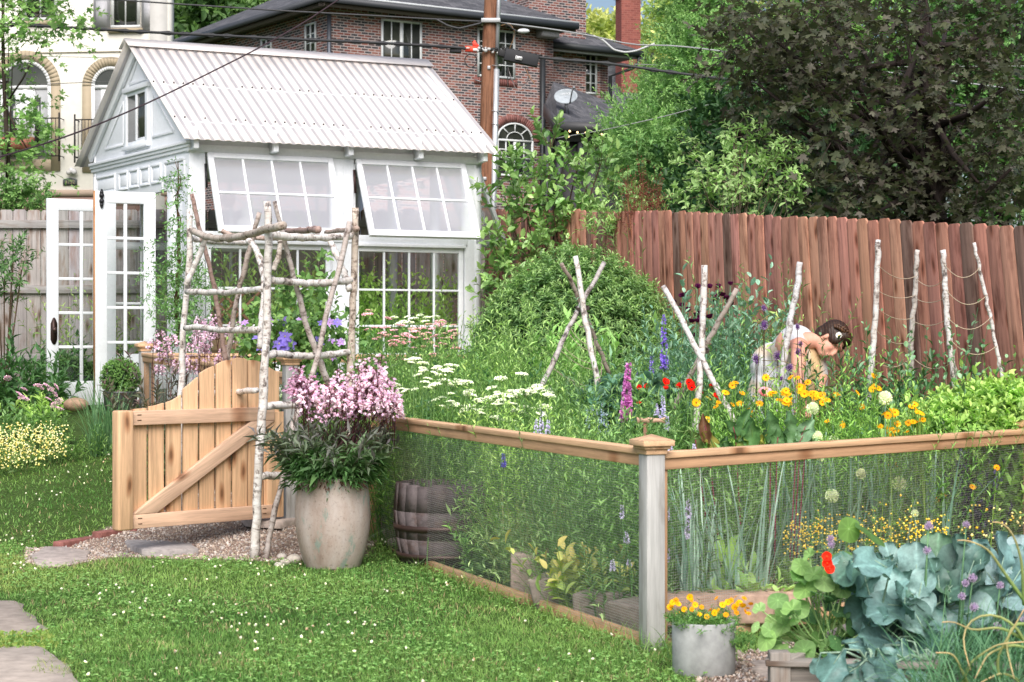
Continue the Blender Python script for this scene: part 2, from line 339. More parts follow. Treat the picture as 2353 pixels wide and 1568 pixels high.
# gable side
mb=MB();S=lambda *a,**k:mb.pbox(GO,US,NS,*a,**k)
ZC=3.20
S(.0,GD,2.86,ZC,-.06,0,WHITE)            # sheathing above door
S(0,.14,.7,2.9,-.06,.012,WHITE,grain=2);S(.14,.42,.7,2.86,-.05,-.02,WHITE,grain=2)
S(.40,.55,.7,2.86,-.06,.01,WHITE,grain=2);S(2.46,GD,.7,2.86,-.06,.01,WHITE,grain=2)
for k,(z,t,n) in enumerate(((ZC,.035,.02),(ZC+.035,.03,.035),(ZC+.065,.03,.05))): S(-.03-.01*k,GD+.02,z,z+t,-.06,n,WHITE)
for (a,b) in((.10,.62),(.72,.98),(1.03,1.29),(1.34,1.60),(1.65,1.91),(2.02,2.6)):   # raised panel frames
    z0,z1=2.97,3.12
    S(a,b,z1,z1+.022,0,.016,WHITE);S(a,b,z0-.022,z0,0,.016,WHITE);S(a,a+.022,z0,z1,0,.016,WHITE);S(b-.022,b,z0,z1,0,.016,WHITE);S(a+.045,b-.045,z0+.022,z1-.022,0,.007,WHITE)
for a in (.68,1.98): S(a-.008,a+.008,2.86,2.95,0,.01,WHITE)
mb.build('side_wall',M['paint'],gh,bevel=.003)
ZR=4.41;ZE=3.43
mb=MB();Z3=np.array([0,0,1.])
def tri(n0,n1,ins,z0=ZC+.095,col=WHITE):
    h=GD/2;P=[GO+US*ins*1.6+Z3*z0,GO+US*(GD-ins*1.6)+Z3*z0,GO+US*h+Z3*(ZR-.02-ins*1.2)]
    e=ZE-.02-z0
    if ins==0: P=[GO+Z3*z0,GO+US*GD+Z3*z0,GO+US*GD+Z3*ZE,GO+US*h+Z3*(ZR-.02),GO+Z3*ZE]
    mb.prism([p+NS*n0 for p in P],NS*(n1-n0),col)
tri(-.06,0,0)
def rb(p,q,w=.03,n=.012):
    a=GO+US*p[0]+Z3*p[1]+NS*n/2;b=GO+US*q[0]+Z3*q[1]+NS*n/2;mb.bar(a,b,n,w,WHITE,up=np.cross(NS,(b-a)/np.linalg.norm(b-a)) if 0 else (0,0,1))
for P in ([(.38,3.42),(.95,3.42),(.95,3.86)],[(2.34,3.42),(1.77,3.42),(1.77,3.86)],[(1.12,4.02),(1.60,4.02),(1.36,4.24)]):
    for i in range(3): rb(P[i],P[(i+1)%3],.024,.014)
mb.build('gable',M['paint'],gh,bevel=.002)
mb=MB();S=lambda *a,**k:mb.pbox(GO,US,NS,*a,**k)
g0,z1_=su(343,200);g1,z0_=su(281,300);z0_=3.38;z1_=3.93;g0,g1=1.03,1.70
S(g0,g0+.07,z0_,z1_,0,.03,WHITE);S(g1-.07,g1,z0_,z1_,0,.03,WHITE);S(g0-.02,g1+.02,z1_,z1_+.05,0,.045,WHITE);S(g0-.02,g1+.02,z0_-.04,z0_,0,.05,WHITE)
S(g0+.07,g1-.07,z1_-.04,z1_,0,.02,WHITE);S(g0+.07,g1-.07,z0_,z0_+.04,0,.02,WHITE);S((g0+g1)/2-.012,(g0+g1)/2+.02,z0_+.04,z1_-.04,0,.025,WHITE);S(g0+.07,(g0+g1)/2,z0_+.04,z0_+.06,0,.018,WHITE)
w=mb.build('gable_window',M['paint'],gh,bevel=.002);m=MB();m.pbox(GO,US,NS,g0+.07,g1-.07,z0_+.04,z1_-.04,0,.008,(.1,.12,.12));m.build('pane',M['dglass'],w)
# back wall and far gable wall, seen through the panes
mb=MB();BO=GO+US*GD;
K=lambda *a,**k:mb.pbox(BO,UF,-NF,*a,**k)
for u in(0,.95,1.95,GL-.1): K(u,u+.1,.7,3.43,-.07,0,WHITE)
K(0,GL,3.15,3.43,-.06,-.01,WHITE);K(0,GL,2.38,2.46,-.065,.0,WHITE);K(0,GL,.7,1.25,-.06,-.01,WHITE);K(0,GL,1.78,1.81,-.05,-.02,WHITE)
for u in(.5,1.5,2.5):K(u,u+.03,1.25,3.15,-.05,-.02,WHITE)
mb.build('back_wall',M['paint'],gh)
mb=MB();EO=GO+UF*GL
E=lambda *a,**k:mb.pbox(EO,US,-NS,*a,**k)
for u in(0,.85,1.8,GD-.1):E(u,u+.1,.7,3.43,-.07,0,WHITE)
E(0,GD,3.15,3.43,-.06,-.01,WHITE);E(0,GD,2.38,2.46,-.065,0,WHITE);E(0,GD,.7,1.25,-.06,-.01,WHITE)
P=[EO+Z3*3.43,EO+US*GD+Z3*3.43,EO+US*GD/2+Z3*(ZR-.03)];mb.prism([p+NS*.06 for p in P],-NS*.05,WHITE)
mb.build('end_wall',M['paint'],gh)
s=sash(.12,.84,ZT-.01,.87,.36,EO,US,-NS,3);s['label']='open sash on the far end wall'
# roof: corrugated sheets on both slopes
def roof_side(sgn):
    m=MB();nu=33*8+1;us=np.linspace(-.13,GL+.12,nu);ph=(us+.13)/(GL+.25)*33*2*math.pi
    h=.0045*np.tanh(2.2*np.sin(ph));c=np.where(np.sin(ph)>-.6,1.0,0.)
    ss=[GD/2,.9,.45,.0,-.22] if sgn>0 else [GD/2,1.8,2.3,GD+.05,GD+.22]
    V=[];C=[];G=[]
    for k,sv in enumerate(ss):
        t=abs(sv-GD/2)/(GD/2);z=ZR-(ZR-ZE)*t
        p=GO+UF*us[:,None]+US*sv+Z3*(z+.012)+h[:,None]*Z3
        V.append(p);C.append(np.where(c[:,None]>.5,np.array([.98,.92,.885]),np.array([.58,.56,.58])));G.append(np.stack([us*0+t*1.7,us,us*0],1))  # valleys painted greyer in place of the sheet's translucence
    n=nu;i=np.arange(len(ss)-1)[:,None]*n;j=np.arange(n-1)[None]
    m.add(np.concatenate(V),[np.stack([i+j,i+j+1,i+n+j+1,i+n+j],2).reshape(-1,4)],np.concatenate(C),np.concatenate(G))
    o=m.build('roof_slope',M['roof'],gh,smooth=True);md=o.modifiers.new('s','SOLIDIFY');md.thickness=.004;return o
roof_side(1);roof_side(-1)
m=MB();a=GO+US*GD/2-UF*.15+Z3*(ZR+.035);b=GO+US*GD/2+UF*(GL+.13)+Z3*(ZR+.035)
for sg in(1,-1):
    d=(-US if sg>0 else US)*.14-Z3*.09;m.prism([a,b,b+d,a+d],Z3*.006,(.95,.9,.88))
m.build('ridge_cap',M['roof'],gh)
m=MB()
for t in(.07,.52,.93):
    for i in range(0,66,2 if t>.1 else 2):
        u=-.13+(GL+.25)*(i//2+.25)/33+rng.uniform(-.004,.004)
        if rng.random()<.25: continue
        sv=GD/2*(1-t);m.ball(GO+UF*u+US*sv+Z3*(ZR-(ZR-ZE)*t+.03),.0095,(.04,.04,.05),6,3)
m.build('roof_screw',M['metal'],gh,kind='stuff')
# purlins, verge boards, rafter tails
m=MB()
for sgn in(1,-1):
    sl=np.array(-US if sgn>0 else US)
    for u in(-.02,GL-.02):
        a=GO+UF*u+US*GD/2+Z3*(ZR-.05);b=GO+UF*u+US*GD/2+sl*(GD/2+.05)+Z3*(ZE-.075);m.bar(a,b,.035,.1,WHITE)
    for t in(.05,.5,.93):
        a=GO+US*GD/2+sl*GD/2*t+Z3*(ZR-(ZR-ZE)*t-.03);m.bar(a+UF*0,a+UF*GL,.09,.035,WHITE)
m.build('rafter',M['paint'],gh,bevel=.003)
for px in(441,623,794,954,1108):
    m=MB();u,_=fu(px,300);u=min(u,GL-.03);m.strip([0,.17],[-.05,-.17 if 0 else -.04],[.15,.07],GO+UF*u+Z3*(3.25),NF,Z3,UF,-.025,.025,WHITE)
    m.pbox(GO,UF,NF,u-.025,u+.025,ZT+.03,3.42,.0,.12,WHITE);m.build('rafter_tail',M['paint'],gh,bevel=.003)
m=MB()  # small pink and white hanging pots + cord seen through left sash
ip=GO+UF*.75+US*.9
m.tube([ip+Z3*3.2,ip+Z3*2.86],.004,(.2,.2,.2),4);m.ball(ip+Z3*2.82,.075,(.45,.22,.2),12,8,(1,1,1.15));m.build('hanging_lamp',M['plain'],gh)
m=MB();ip=GO+UF*.9+US*.8;m.ball(ip+Z3*2.56,.1,(.7,.72,.7),12,8,(1,1,.9));m.tube([ip+Z3*2.64,ip+Z3*2.74],.05,(.7,.72,.7),10);m.build('hanging_jug',M['plain'],gh)
m=MB();pts=[GO+UF*(.15+2.7*t)+US*.7+Z3*(3.1-.12*abs(math.sin(t*9.4))) for t in np.linspace(0,1,30)];m.tube(pts,.005,(.25,.25,.27),5)
for p in pts[1::3]: m.ball(p-Z3*.05,.028,(.65,.66,.66),8,6);m.tube([p,p-Z3*.03],.014,(.2,.2,.22),6)
m.build('string_light',M['plain'],gh)
# lattice, shelf, basket inside lower-left window
lt=thing('potting_bench','wooden potting bench with diamond lattice back inside the greenhouse','bench',(GO[0],GO[1],.75))
m=MB();LO=GO+US*.35
for i in range(-3,9):
    for sg in(1,-1):
        a=np.array([.12+i*.15,1.45]);b=a+np.array([.45*sg,.45]);
        u0,u1=a[0],b[0];
        if min(u0,u1)<.1 or max(u0,u1)>.98: continue
        m.bar(LO+UF*u0+Z3*a[1],LO+UF*u1+Z3*b[1],.012,.028,(.42,.24,.15))
m.build('lattice',M['cedar'],lt);m=MB()
m.pbox(GO+US*.25,UF,NF,.1,1.15,1.40,1.44,-.35,.1,(.5,.33,.2));m.pbox(GO+US*.25,UF,NF,.1,1.15,1.24,1.40,.06,.1,(.5,.33,.2))
for u in(.12,1.1):m.pbox(GO+US*.25,UF,NF,u,u+.06,.72,1.40,-.3,.05,(.45,.3,.19))
m.build('bench_top',M['cedar'],lt)
bk=MB();bk.lathe([(.001,0),(.09,0),(.12,.05),(.125,.13),(.115,.14),(.11,.05),(.001,.02)],GO+US*.33+UF*.22+Z3*1.445,(.45,.33,.19),20);tag(bk.build('wicker_basket',M['plain']),'small round wicker basket on the bench inside the greenhouse','basket')
# french doors
def door(px0,px1,d0,d1,zt,zb,label,hinge):
    a=W(px0,784,d0);b=W(px1,784,d1);U=b-a;U[2]=0;Lw=np.linalg.norm(U);U/=Lw;N=outn(U)
    t=thing('french_door',label,'door',(a[0],a[1],zb)) if 0 else None
    m=MB();P=lambda *q:m.pbox(a*[1,1,0],U,N,*q,(.77,.80,.84))
    st=.115;H=zt-zb;P(0,st,zb,zt,-.02,.02);P(Lw-st,Lw,zb,zt,-.02,.02);P(st,Lw-st,zt-.115,zt,-.0195,.0195);P(st,Lw-st,zb,zb+.24,-.0195,.0195)
    z0,z1=zb+.24,zt-.115
    P(Lw/2-.016,Lw/2+.016,z0,z1,-.014,.014)
    for i in range(1,5): z=z0+(z1-z0)*i/5;P(st,Lw-st,z-.014,z+.014,-.0125,.0125)
    o=m.build('door',M['paint'],gh,label,bevel=.004)
    g=MB();g.poly([a*[1,1,0]+U*u+Z3*z for u,z in((st,z0),(Lw-st,z0),(Lw-st,z1),(st,z1))],(.8,.8,.8));g.build('pane',M['glass'],o)
    return o,a*[1,1,0],U,N,Lw
o,a,U,N,L=door(107,266,17.85,18.15,2.79,.755,'left door leaf with dark knob plate standing open',0)
m=MB()
m.strip([.035,.045,.05,.062,.075,.087,.092,.1],[1.405,1.38,1.37,1.355,1.355,1.37,1.38,1.405],[1.56,1.585,1.60,1.62,1.62,1.60,1.585,1.56],a,U,Z3,N,.02,.027,(.06,.035,.03))
m.ball(a+U*.066+N*.06+Z3*1.50,.028,(.06,.035,.03),12,8);m.tube([a+U*.066+N*.02+Z3*1.50,a+U*.066+N*.055+Z3*1.50],.01,(.06,.035,.03),8);m.build('door_knob',M['metal'],o)
o,a,U,N,L=door(218,357,17.5,17.75,2.835,.80,'right door leaf with bare orange wood edge standing open',0)
m=MB();m.pbox(a,U,N,-.012,-.0,.8,2.835,-.02,.02,(.5,.26,.13),grain=2);m.build('bare_edge',M['cedar'],o)
m=MB()
for z,r in((2.84,.012),(2.82,.02),(2.79,.026),(2.765,.014),(2.735,.026),(2.70,.02),(2.68,.013)): m.ball(a+U*.06+N*.03+Z3*z,r,(.03,.03,.035),8,6)
m.build('hinge',M['metal'],o)
# base footing
m=MB();m.pbox(GO,UF,NF,0,GL,.55,.70,-.2,-.02,(.35,.33,.3));m.pbox(GO,US,NS,0,GD,.45,.74,-.3,.0,(.35,.33,.3));m.pbox(GO,UF,NF,0.1,GL-.1,.68,.72,-2.4,-.2,(.55,.52,.48));m.build('floor_slab',M['concrete'],gh)
# ================================================================ GARDEN FENCE
CED=(.68,.42,.25);CED2=(.78,.51,.31);GP=(.46,.465,.46)
PB=np.array([GX(667,12.6),12.6,0]);PA=np.array([GX(333,16.3),16.3,0]);PC=np.array([GX(861,12.1),12.1,0]);PD=np.array([.60+.03,8.2,0]);PE=np.array([3.0,10.47,0])
fn=thing('garden_fence','low garden fence of cedar rails and silvered posts with wire mesh panels','fence',(PD[0],PD[1],0))
def capd(m,c,z,U,N,s=.155):
    for (w,z0,z1) in((.105,-.012,.012),(.128,.012,.026),(.155,.026,.052)): m.frame(c+Z3*(z+(z0+z1)/2),[U,N,Z3],(w,w,z1-z0),CED2)
    P=[c+U*a*s/2+N*b*s/2+Z3*(z+.052) for a,b in((-1,-1),(1,-1),(1,1),(-1,1))]+[c+Z3*(z+.078)]
    m.add(P,[[[0,1,4],[1,2,4],[2,3,4],[3,0,4]]],CED2)
def fpost(c,z0,z1,U,label=None,w=.09,nocap=False,col=GP):
    U=np.array(U)/np.linalg.norm(U);N=outn(U);m=MB();m.frame(c*[1,1,0]+Z3*(z0+z1)/2,[U,N,Z3],(w,w,z1-z0),col,grain=2)
    p=m.build('post',M['postwood'],fn,label,bevel=.004)
    if not nocap: m=MB();capd(m,c*[1,1,0],z1,U,N);m.build('post_cap',M['cedar'],p,bevel=.003)
    return p
def panel(a,b,ztop,zbot,sag=(0,0),mesh=True,g0=.045,g1=.045):
    """ztop,zbot may be pairs (start,end)"""
    a=a*[1,1,0];b=b*[1,1,0];U=(b-a);L=np.linalg.norm(U);U/=L;N=outn(U)
    if N[1]>0:N=-N
    zt=np.broadcast_to(ztop,2);zb=np.broadcast_to(zbot,2)
    p0=a+U*g0;p1=b-U*g1
    m=MB();m.bar(p0+Z3*(zt[0]-.014),p1+Z3*(zt[1]-.014),.088,.028,CED2);tr=m.build('top_rail',M['cedar'],fn,bevel=.003)
    m=MB();m.bar(p0+N*.012+Z3*(zt[0]-.028-.026),p1+N*.012+Z3*(zt[1]-.028-.026),.04,.052,CED);m.build('sub_rail',M['cedar'],fn,bevel=.003)
    m=MB();m.bar(p0+Z3*(zb[0]+.03),p1+Z3*(zb[1]+.03),.038,.06,CED);m.build('bottom_rail',M['cedar'],fn,bevel=.003)
    for p,zz,z2 in((p0+U*.02,zt[0],zb[0]),(p1-U*.02,zt[1],zb[1])):
        m=MB();m.frame(p+Z3*(zz-.08+z2+.06)/2,[U,N,Z3],(.038,.04,zz-.08-z2-.06),(.6,.36,.21),grain=2);m.build('frame_upright',M['cedar'],fn,bevel=.002)
    if mesh:
        m=MB();q0=p0+U*.04+N*.022;Lm=L-g0-g1-.08;s=.0127;wc=(.52,.54,.54);r=.00065
        P=[];nu=int(Lm/s)
        for i in range(nu+1):
            t=i/nu;x=q0+U*(i*s);za=zb[0]+(zb[1]-zb[0])*t+.05;zc=zt[0]+(zt[1]-zt[0])*t-.075
            P.append((x+Z3*za,x+Z3*zc,U))
        nz=int((zt[0]-zb[0]-.125)/s)
        for j in range(nz+1):
            za=zb[0]+.05+j*s;dz=(zb[1]-zb[0]) if 1 else 0
            P.append((q0+Z3*za,q0+U*Lm+Z3*(za+dz),Z3))
        A=np.array([p[0] for p in P]);Bb=np.array([p[1] for p in P]);S=np.array([p[2] for p in P])
        V=np.stack([A-S*r,A+S*r,Bb+S*r,Bb-S*r],1).reshape(-1,3)
        m.add(V,[np.arange(len(V)).reshape(-1,4)],wc);m.build('wire_mesh',M['metal'],fn)
ULft=(PC-PD)/np.linalg.norm(PC-PD)
fpost(PD,-.06,.893,ULft,'silvery corner post with peaked cedar cap')
fpost(PE,0,.872,(PE-PD)/np.linalg.norm(PE-PD))
fpost(PB,.0,1.235,(PA-PB)/np.linalg.norm(PA-PB));fpost(PA,.4,1.312,(PA-PB)/np.linalg.norm(PA-PB))
fpost(PC,-.03,.90,ULft,'plain cedar end post beside the pot',nocap=True,w=.07,col=CED)
panel(PD,PC,.905,-.005);panel(PD,PE,(.888,.888),(-.03,0.05))
panel(PB,PA,(1.165,1.285),(.22,.55))
PF=PA+bear(62)*3.4;panel(PA,PF,(1.285,1.25),(.6,.7));fpost(PF,.5,1.33,bear(62))
PG=PE+bear(33)*2.2;panel(PE,PG,(.888,.93),(.06,.12),g0=.05)
# ================================================================ GATE
gA=W(265,784,11.6)*[1,1,0];gB=W(655,784,12.5)*[1,1,0];gU=gB-gA;gLn=np.linalg.norm(gU);gU/=gLn;gN=outn(gU)
gate=thing('picket_gate','open cedar picket gate with arched top and diagonal brace','gate',(gA[0],gA[1],.19))
gu=lambda px,py:onp(px,py,gA,gU)
def zrow(px,py): return gu(px,py)[1]
def gz_(X,Y): return gu(X/3.029,800+Y/3.029)
H0=gz_(855,1268)[1];HT=gz_(855,435)[1]
m=MB();m.pbox(gA,gU,gN,0,gz_(908,0)[0],H0,HT,-.045,.045,CED2,grain=2);m.build('hinge_stile',M['cedar'],gate,bevel=.012)
bs=[(925,1030),(1048,1150),(1170,1270),(1288,1387),(1403,1502),(1518,1617),(1632,1730),(1740,1840),(1850,1953)]
tops=[(428,418),(407,382),(378,325),(288,203),(178,126),(117,83),(76,80),(86,105),(122,182)]
for (x0,x1),(y0,y1) in zip(bs,tops):
    a,za=gz_(x0,y0);b,zb_=gz_(x1,y1);us=np.linspace(a,b,6);t=(us-a)/(b-a)
    bend={0:0,1:-.004,2:-.008,3:.0,4:.006,5:.008,6:.01,7:.008,8:.008}[bs.index((x0,x1))]
    hi=za+(zb_-za)*t+bend*4*t*(1-t);m=MB();m.strip(us,H0+.02,hi,gA,gU,Z3,gN,-.035,-.014,CED2);m.build('picket',M['cedar'],gate,bevel=.002)
uR=gz_(1899,0)[0];uS=gz_(1970,0)[0]
m=MB();m.pbox(gA,gU,gN,gz_(1855,0)[0],uS,H0+.005,gz_(1900,445)[1],-.014,.01,CED2,grain=2);m.build('latch_stile',M['cedar'],gate,bevel=.003)
zt1=gz_(915,438)[1];zt0=gz_(915,538)[1];zb1=gz_(915,1160)[1];zb0=gz_(915,1258)[1];u0=gz_(912,0)[0]
for (z0,z1,nm) in((zt0,zt1,'top_rail'),(zb0,zb1,'bottom_rail')):
    m=MB();m.pbox(gA,gU,gN,u0,uR,z0,z1,-.014 if nm=='bottom_rail' else -.0139,.024,(.72,.49,.35));m.build(nm,M['cedar'],gate,bevel=.003)
ub=gz_(1082,1145)[0];ut=gz_(1735,505)[0]
m=MB();P=[gA+gU*u+Z3*z+gN*-.0138 for u,z in((u0+.003,zb1+.002),(ub,zb1+.002),(uR,zt0-.002),(ut,zt0-.002))]
dv=(P[2]-P[0])/np.linalg.norm(P[2]-P[0]);dn=np.cross(dv,gN)
V=np.array(P+[p+gN*.0375 for p in P]);G=np.stack([V@dv,V@dn,V@gN],1)+7
m.add(V,[[[3,2,1,0],[4,5,6,7],[0,1,5,4],[1,2,6,5],[2,3,7,6],[3,0,4,7]]],(.72,.50,.36),G);m.build('diagonal_brace',M['cedar'],gate,bevel=.003)
m=MB()
for X,Y in((960,465),(960,502),(965,1183),(965,1222),(1830,1115),(1830,1150)):
    u,z=gz_(X,Y);m.pbox(gA,gU,gN,u-.018,u+.012,z-.003,z+.003,.0235,.0255,(.12,.06,.03),jit=0)
m.build('screw_slot',M['plain'],gate)
# ================================================================ BIRCH ARBOR
BK=(.82,.80,.79);RB=(.42,.30,.27)
arb=thing('birch_arbor','rustic arbor of peeling birch poles lashed over the garden gate','arbor',W(588,1285,11.6))
def curve(pts,d0,d1,n=14):
    pts=np.array(pts,float);L=np.concatenate([[0],np.cumsum(np.linalg.norm(np.diff(pts,axis=0),axis=1))]);t=np.linspace(0,L[-1],n)
    x=np.interp(t,L,pts[:,0]);y=np.interp(t,L,pts[:,1])
    for _ in range(2):
        x[1:-1]=(x[:-2]+2*x[1:-1]+x[2:])/4;y[1:-1]=(y[:-2]+2*y[1:-1]+y[2:])/4
    d=np.linspace(d0,d1,n);return np.array([W(a,b,c) for a,b,c in zip(x,y,d)])
def pole(root,name,pts,d0,d1,r0,r1,col=BK,seg=12,n=26,label=None):
    P=curve(pts,d0,d1,n);P[1:-1]+=rng.normal(0,.0025,(n-2,3));r=np.linspace(r0,r1,n)*(1+rng.normal(0,.035,n))
    for i in rng.integers(2,n-2,2): r[i]*=1.14
    m=MB();m.tube(P,r,col,seg);return m.build(name,M['birch'],root,label,smooth=False if 0 else True)
A_=[('post',[(614,463),(618,526),(616,635),(612,779),(607,850),(604,926),(595,1070),(584,1290)],11.55,11.6,.024,.029,BK),
('post',[(816.5,478),(816,560),(814,635),(808,779),(805,900),(801,1100),(798,1240)],12.3,12.3,.022,.027,(.68,.6,.53)),
('post',[(436,482),(437,541),(436,617),(427,689),(421,761),(417,880),(412,1000),(408,1196)],13,13,.021,.026,BK),
('rung',[(430,671),(520,672),(604,665)],12.9,11.7,.021,.02,BK),('rung',[(427,754),(455,751),(510,760),(594,757)],12.9,11.7,.021,.021,BK),
('rung',[(443,530),(462,540),(495,549),(556,545),(600,530),(651,518.5)],13,11.2,.024,.026,(.6,.54,.49)),
('rung',[(618,541),(700,547),(760,546),(809,542)],11.6,12.3,.026,.023,BK),
('rung',[(440,550),(500,557),(580,559)],13.05,13.9,.019,.019,BK),('rung',[(655,531),(700,530),(732,527.5)],13.9,12.4,.02,.024,RB),('rung',[(750,535),(790,530),(820,526)],13.8,12.2,.02,.022,(.5,.4,.35)),('rung',[(510,530),(540,545),(640,549)],13.9,13.9,.019,.019,(.5,.4,.36)),
('rung',[(620,644),(700,651),(760,650),(809,643)],11.6,12.3,.023,.023,BK),('rung',[(614,815),(650,814),(711,819),(760,816),(805,809)],11.6,12.3,.024,.022,BK),
('rung',[(610,933),(698,930),(800,925)],11.6,12.3,.025,.024,BK),('rung',[(598,1095),(700,1093),(800,1088)],11.6,12.3,.025,.024,BK),
('rung',[(420,905),(500,903),(590,897)],13,12,.02,.02,BK),
('brace',[(631,463),(645,519),(665,599),(690,689),(701,743),(729,815),(756,884)],11.75,12.1,.014,.022,(.6,.55,.53)),
('brace',[(804,510),(780,620),(755,700),(737,790),(715,875),(690,921),(661,1034),(656,1088),(642,1131),(626,1196),(610,1292)],12.15,11.55,.019,.017,(.52,.47,.45)),
('brace',[(758,553),(776,592),(791,628),(804,668)],12.5,12.25,.02,.022,BK),
('brace',[(440.5,446),(457,523),(474,584),(493,660),(502,725),(517,826),(530,900)],13.1,13.3,.015,.02,RB),
('brace',[(596,489),(578,559),(557,635),(540,707),(531,779),(520,830),(512,900)],13,13.35,.017,.02,(.52,.45,.42)),
('brace',[(570,552),(588,568),(598,599),(607,646),(606,690),(600,745),(597,800)],12.6,12.2,.022,.02,BK),
('brace',[(473,548),(456,592),(427,656)],12.9,12.95,.021,.02,BK),('brace',[(647,548),(640,590),(628,622)],13.6,13.5,.02,.021,(.5,.46,.42))]
for nm,p,d0,d1,r0,r1,c in A_: pole(arb,nm,p,d0,d1,r0,r1,c)
# ================================================================ OTHER BIRCH SUPPORTS
def teepee(label,sticks,d,tie):
    t=thing('birch_teepee',label,'plant support',W(sticks[0][0][-1][0],sticks[0][0][-1][1],d),'birch pole teepees in the beds')
    for pts,d0,d1,r,c in sticks: pole(t,'pole',pts,d0,d1,r,r*1.12,c,10,18)
    m=MB();c=W(*tie,d)
    for k in range(3):
        a=np.linspace(0,2*math.pi,12);m.tube([c+np.array([.045*math.cos(x),.045*math.sin(x),.006*k-.006+.012*math.sin(x)]) for x in a],.004,(.09,.07,.06),4)
    m.build('tie',M['rubber'],t);return t
T1=[([(1322,589),(1336,680),(1343,727),(1363,829),(1384,930),(1392,1010)],12.35,12.3,.018,BK),([(1290,606),(1318,655),(1331,688),(1366,775),(1402,864)],12.5,12.9,.014,(.45,.38,.34)),([(1388,604),(1362,655),(1335,696),(1290,790),(1243,893)],12.6,12.1,.016,(.5,.48,.48))]
t1=teepee('birch pole teepee strung with twine in front of the round bush',T1,12.4,(1339,708))
T2=[([(1618.5,610),(1617,700),(1612,806),(1606,900),(1597,995),(1585,1090)],10.9,10.8,.0185,(.78,.77,.78)),([(1524,658),(1558,718),(1581,766),(1608,815),(1640,880),(1691,978)],11,10.7,.0165,(.74,.73,.74)),([(1693,664),(1655,735),(1628,782),(1585,865),(1542,948)],11.1,11.3,.0155,(.48,.42,.39))]
t2=teepee('tall white birch teepee among the red poppies',T2,10.9,(1612,806))
m=MB()
c1=lambda t:curve(T1[2][0],12.6,12.1,30)[int(t*29)];c2=lambda t:curve(T1[0][0],12.35,12.3,30)[int(t*29)];c3=lambda t:curve(T1[1][0],12.5,12.9,30)[int(t*29)]
for k,t in enumerate((.45,.55,.58,.68,.7,.83,.86)):
    for A,Bq in((c1(t),c2(t*.9)),(c2(t*.9),c3(t))):
        q=np.linspace(0,1,7);m.tube([A*(1-x)+Bq*x-Z3*.03*4*x*(1-x) for x in q],.0022,(.4,.34,.26),4)
m.build('twine',M['rubber'],t1)
st=pole(None,'birch_stake',[(1838,603),(1832,660),(1816,734),(1806,800),(1791,872),(1785,960)],11.6,11.5,.019,.024,(.66,.67,.70));tag(st,'leaning birch stake standing right in front of the bending woman','stake')
SR=[([(2018,552),(2014,701),(2003,830),(1994,930)],11.0,.0165,'tall straight birch stake, leftmost of the twine-strung row by the red fence'),([(2108,575),(2102,680),(2092,777),(2096,864)],11.3,.015,'grey birch stake, second in the twine-strung row by the red fence'),([(2166,575),(2170,650),(2178,748),(2190,850),(2197,896)],10.9,.016,'rough peeling birch stake, third in the twine-strung row'),([(2238,558),(2255,640),(2274,723),(2290,800),(2305,876)],10.9,.0105,'thin leaning birch stake, rightmost of the twine-strung row')]
cs=[]
for pts,d,r,lb in SR:
    o=pole(None,'birch_stake',pts,d,d,r,r*1.15,(.74,.73,.74) if r!=.015 else (.55,.52,.5));tag(o,lb,'stake','birch stakes in a twine-strung row');cs.append(curve(pts,d,d,40))
tw=thing('twine','sagging jute twine strung in swags between the four birch stakes','twine',cs[0][20],None)
for k,(ia,ib) in enumerate(((0,1),(1,2),(2,3))):
    for j,yy in enumerate(([615,675,727,780,838],[642,708,782,0,840],[616,672,735,786,0])[k]):
        if not yy: continue
        ya={0:(612,665,710,760,822),1:(640,685,735,800,820),2:(605,665,728,782,0)}[k][j];yb={0:(638,677,730,780,820),1:(640,680,735,0,830),2:(612,680,728,794,0)}[k][j]
        pa=cs[ia][np.argmin(abs((784-(cs[ia][:,2]-EYE)*F/cs[ia][:,1])-ya))];pb=cs[ib][np.argmin(abs((784-(cs[ib][:,2]-EYE)*F/cs[ib][:,1])-yb))]
        sg=[.045,.03,.035,.05,.06][j] if k!=2 else .07
        m=MB();q=np.linspace(0,1,14);m.tube([pa*(1-x)+pb*x-Z3*sg*4*x*(1-x)+[0,-.02,0] for x in q],.0021,(.55,.45,.33),4);m.build('strand',M['rubber'],tw)
# ================================================================ RED AND GREY FENCES
fa=np.array([3.28,10.9,0]);fb=np.array([-.30,20.7,0]);fU=(fb-fa)/np.linalg.norm(fb-fa);fN=outn(fU,-1)
if fN[1]>0: fN=-fN
rf=thing('board_fence','tall red-brown stained board fence with dog-ear tops leaning slightly','fence',(fa[0],fa[1],.2))
def dogear(m,O,U,N,u,w,z0,z1,th,col,lean=0.,lay=0):
    c=.022;us=np.array([0,c,w-c,w]);hi=z1+np.array([-c,0,0,-c]);m.strip(us,z0,hi,O+U*u+N*lay,U,Z3+U*lean,N,0,th,col)
Lf=np.linalg.norm(fb-fa);u=-4.2;m=MB();i=0
while u<Lf+.1:
    p=fa+fU*u;frac=np.clip(u/Lf,0,1)
    dd=p[1];top=.735+frac*.0
    top=np.interp(dd,[10.2,11.3,15.9,20.6],[2.07,2.12,2.53,2.88])+rng.normal(0,.006)
    lean=.16*(1-frac)**1.3+rng.normal(0,.004);w=.139
    k=rng.uniform(.8,1.15);c=np.array([.51,.25,.18])*k*np.array([1,1+rng.uniform(-.08,.1),1+rng.uniform(-.08,.14)])
    if rng.random()<.12:c=np.array([.24,.15,.12])
    dogear(m,fa,fU,fN,u-lean*1.6,w,float(gz(*p[:2]))-.05,top,.016,c,lean,lay=rng.uniform(-.006,.006));u+=.143;i+=1
m.build('fence_boards',M['redfence'],rf,bevel=.002)
m=MB()
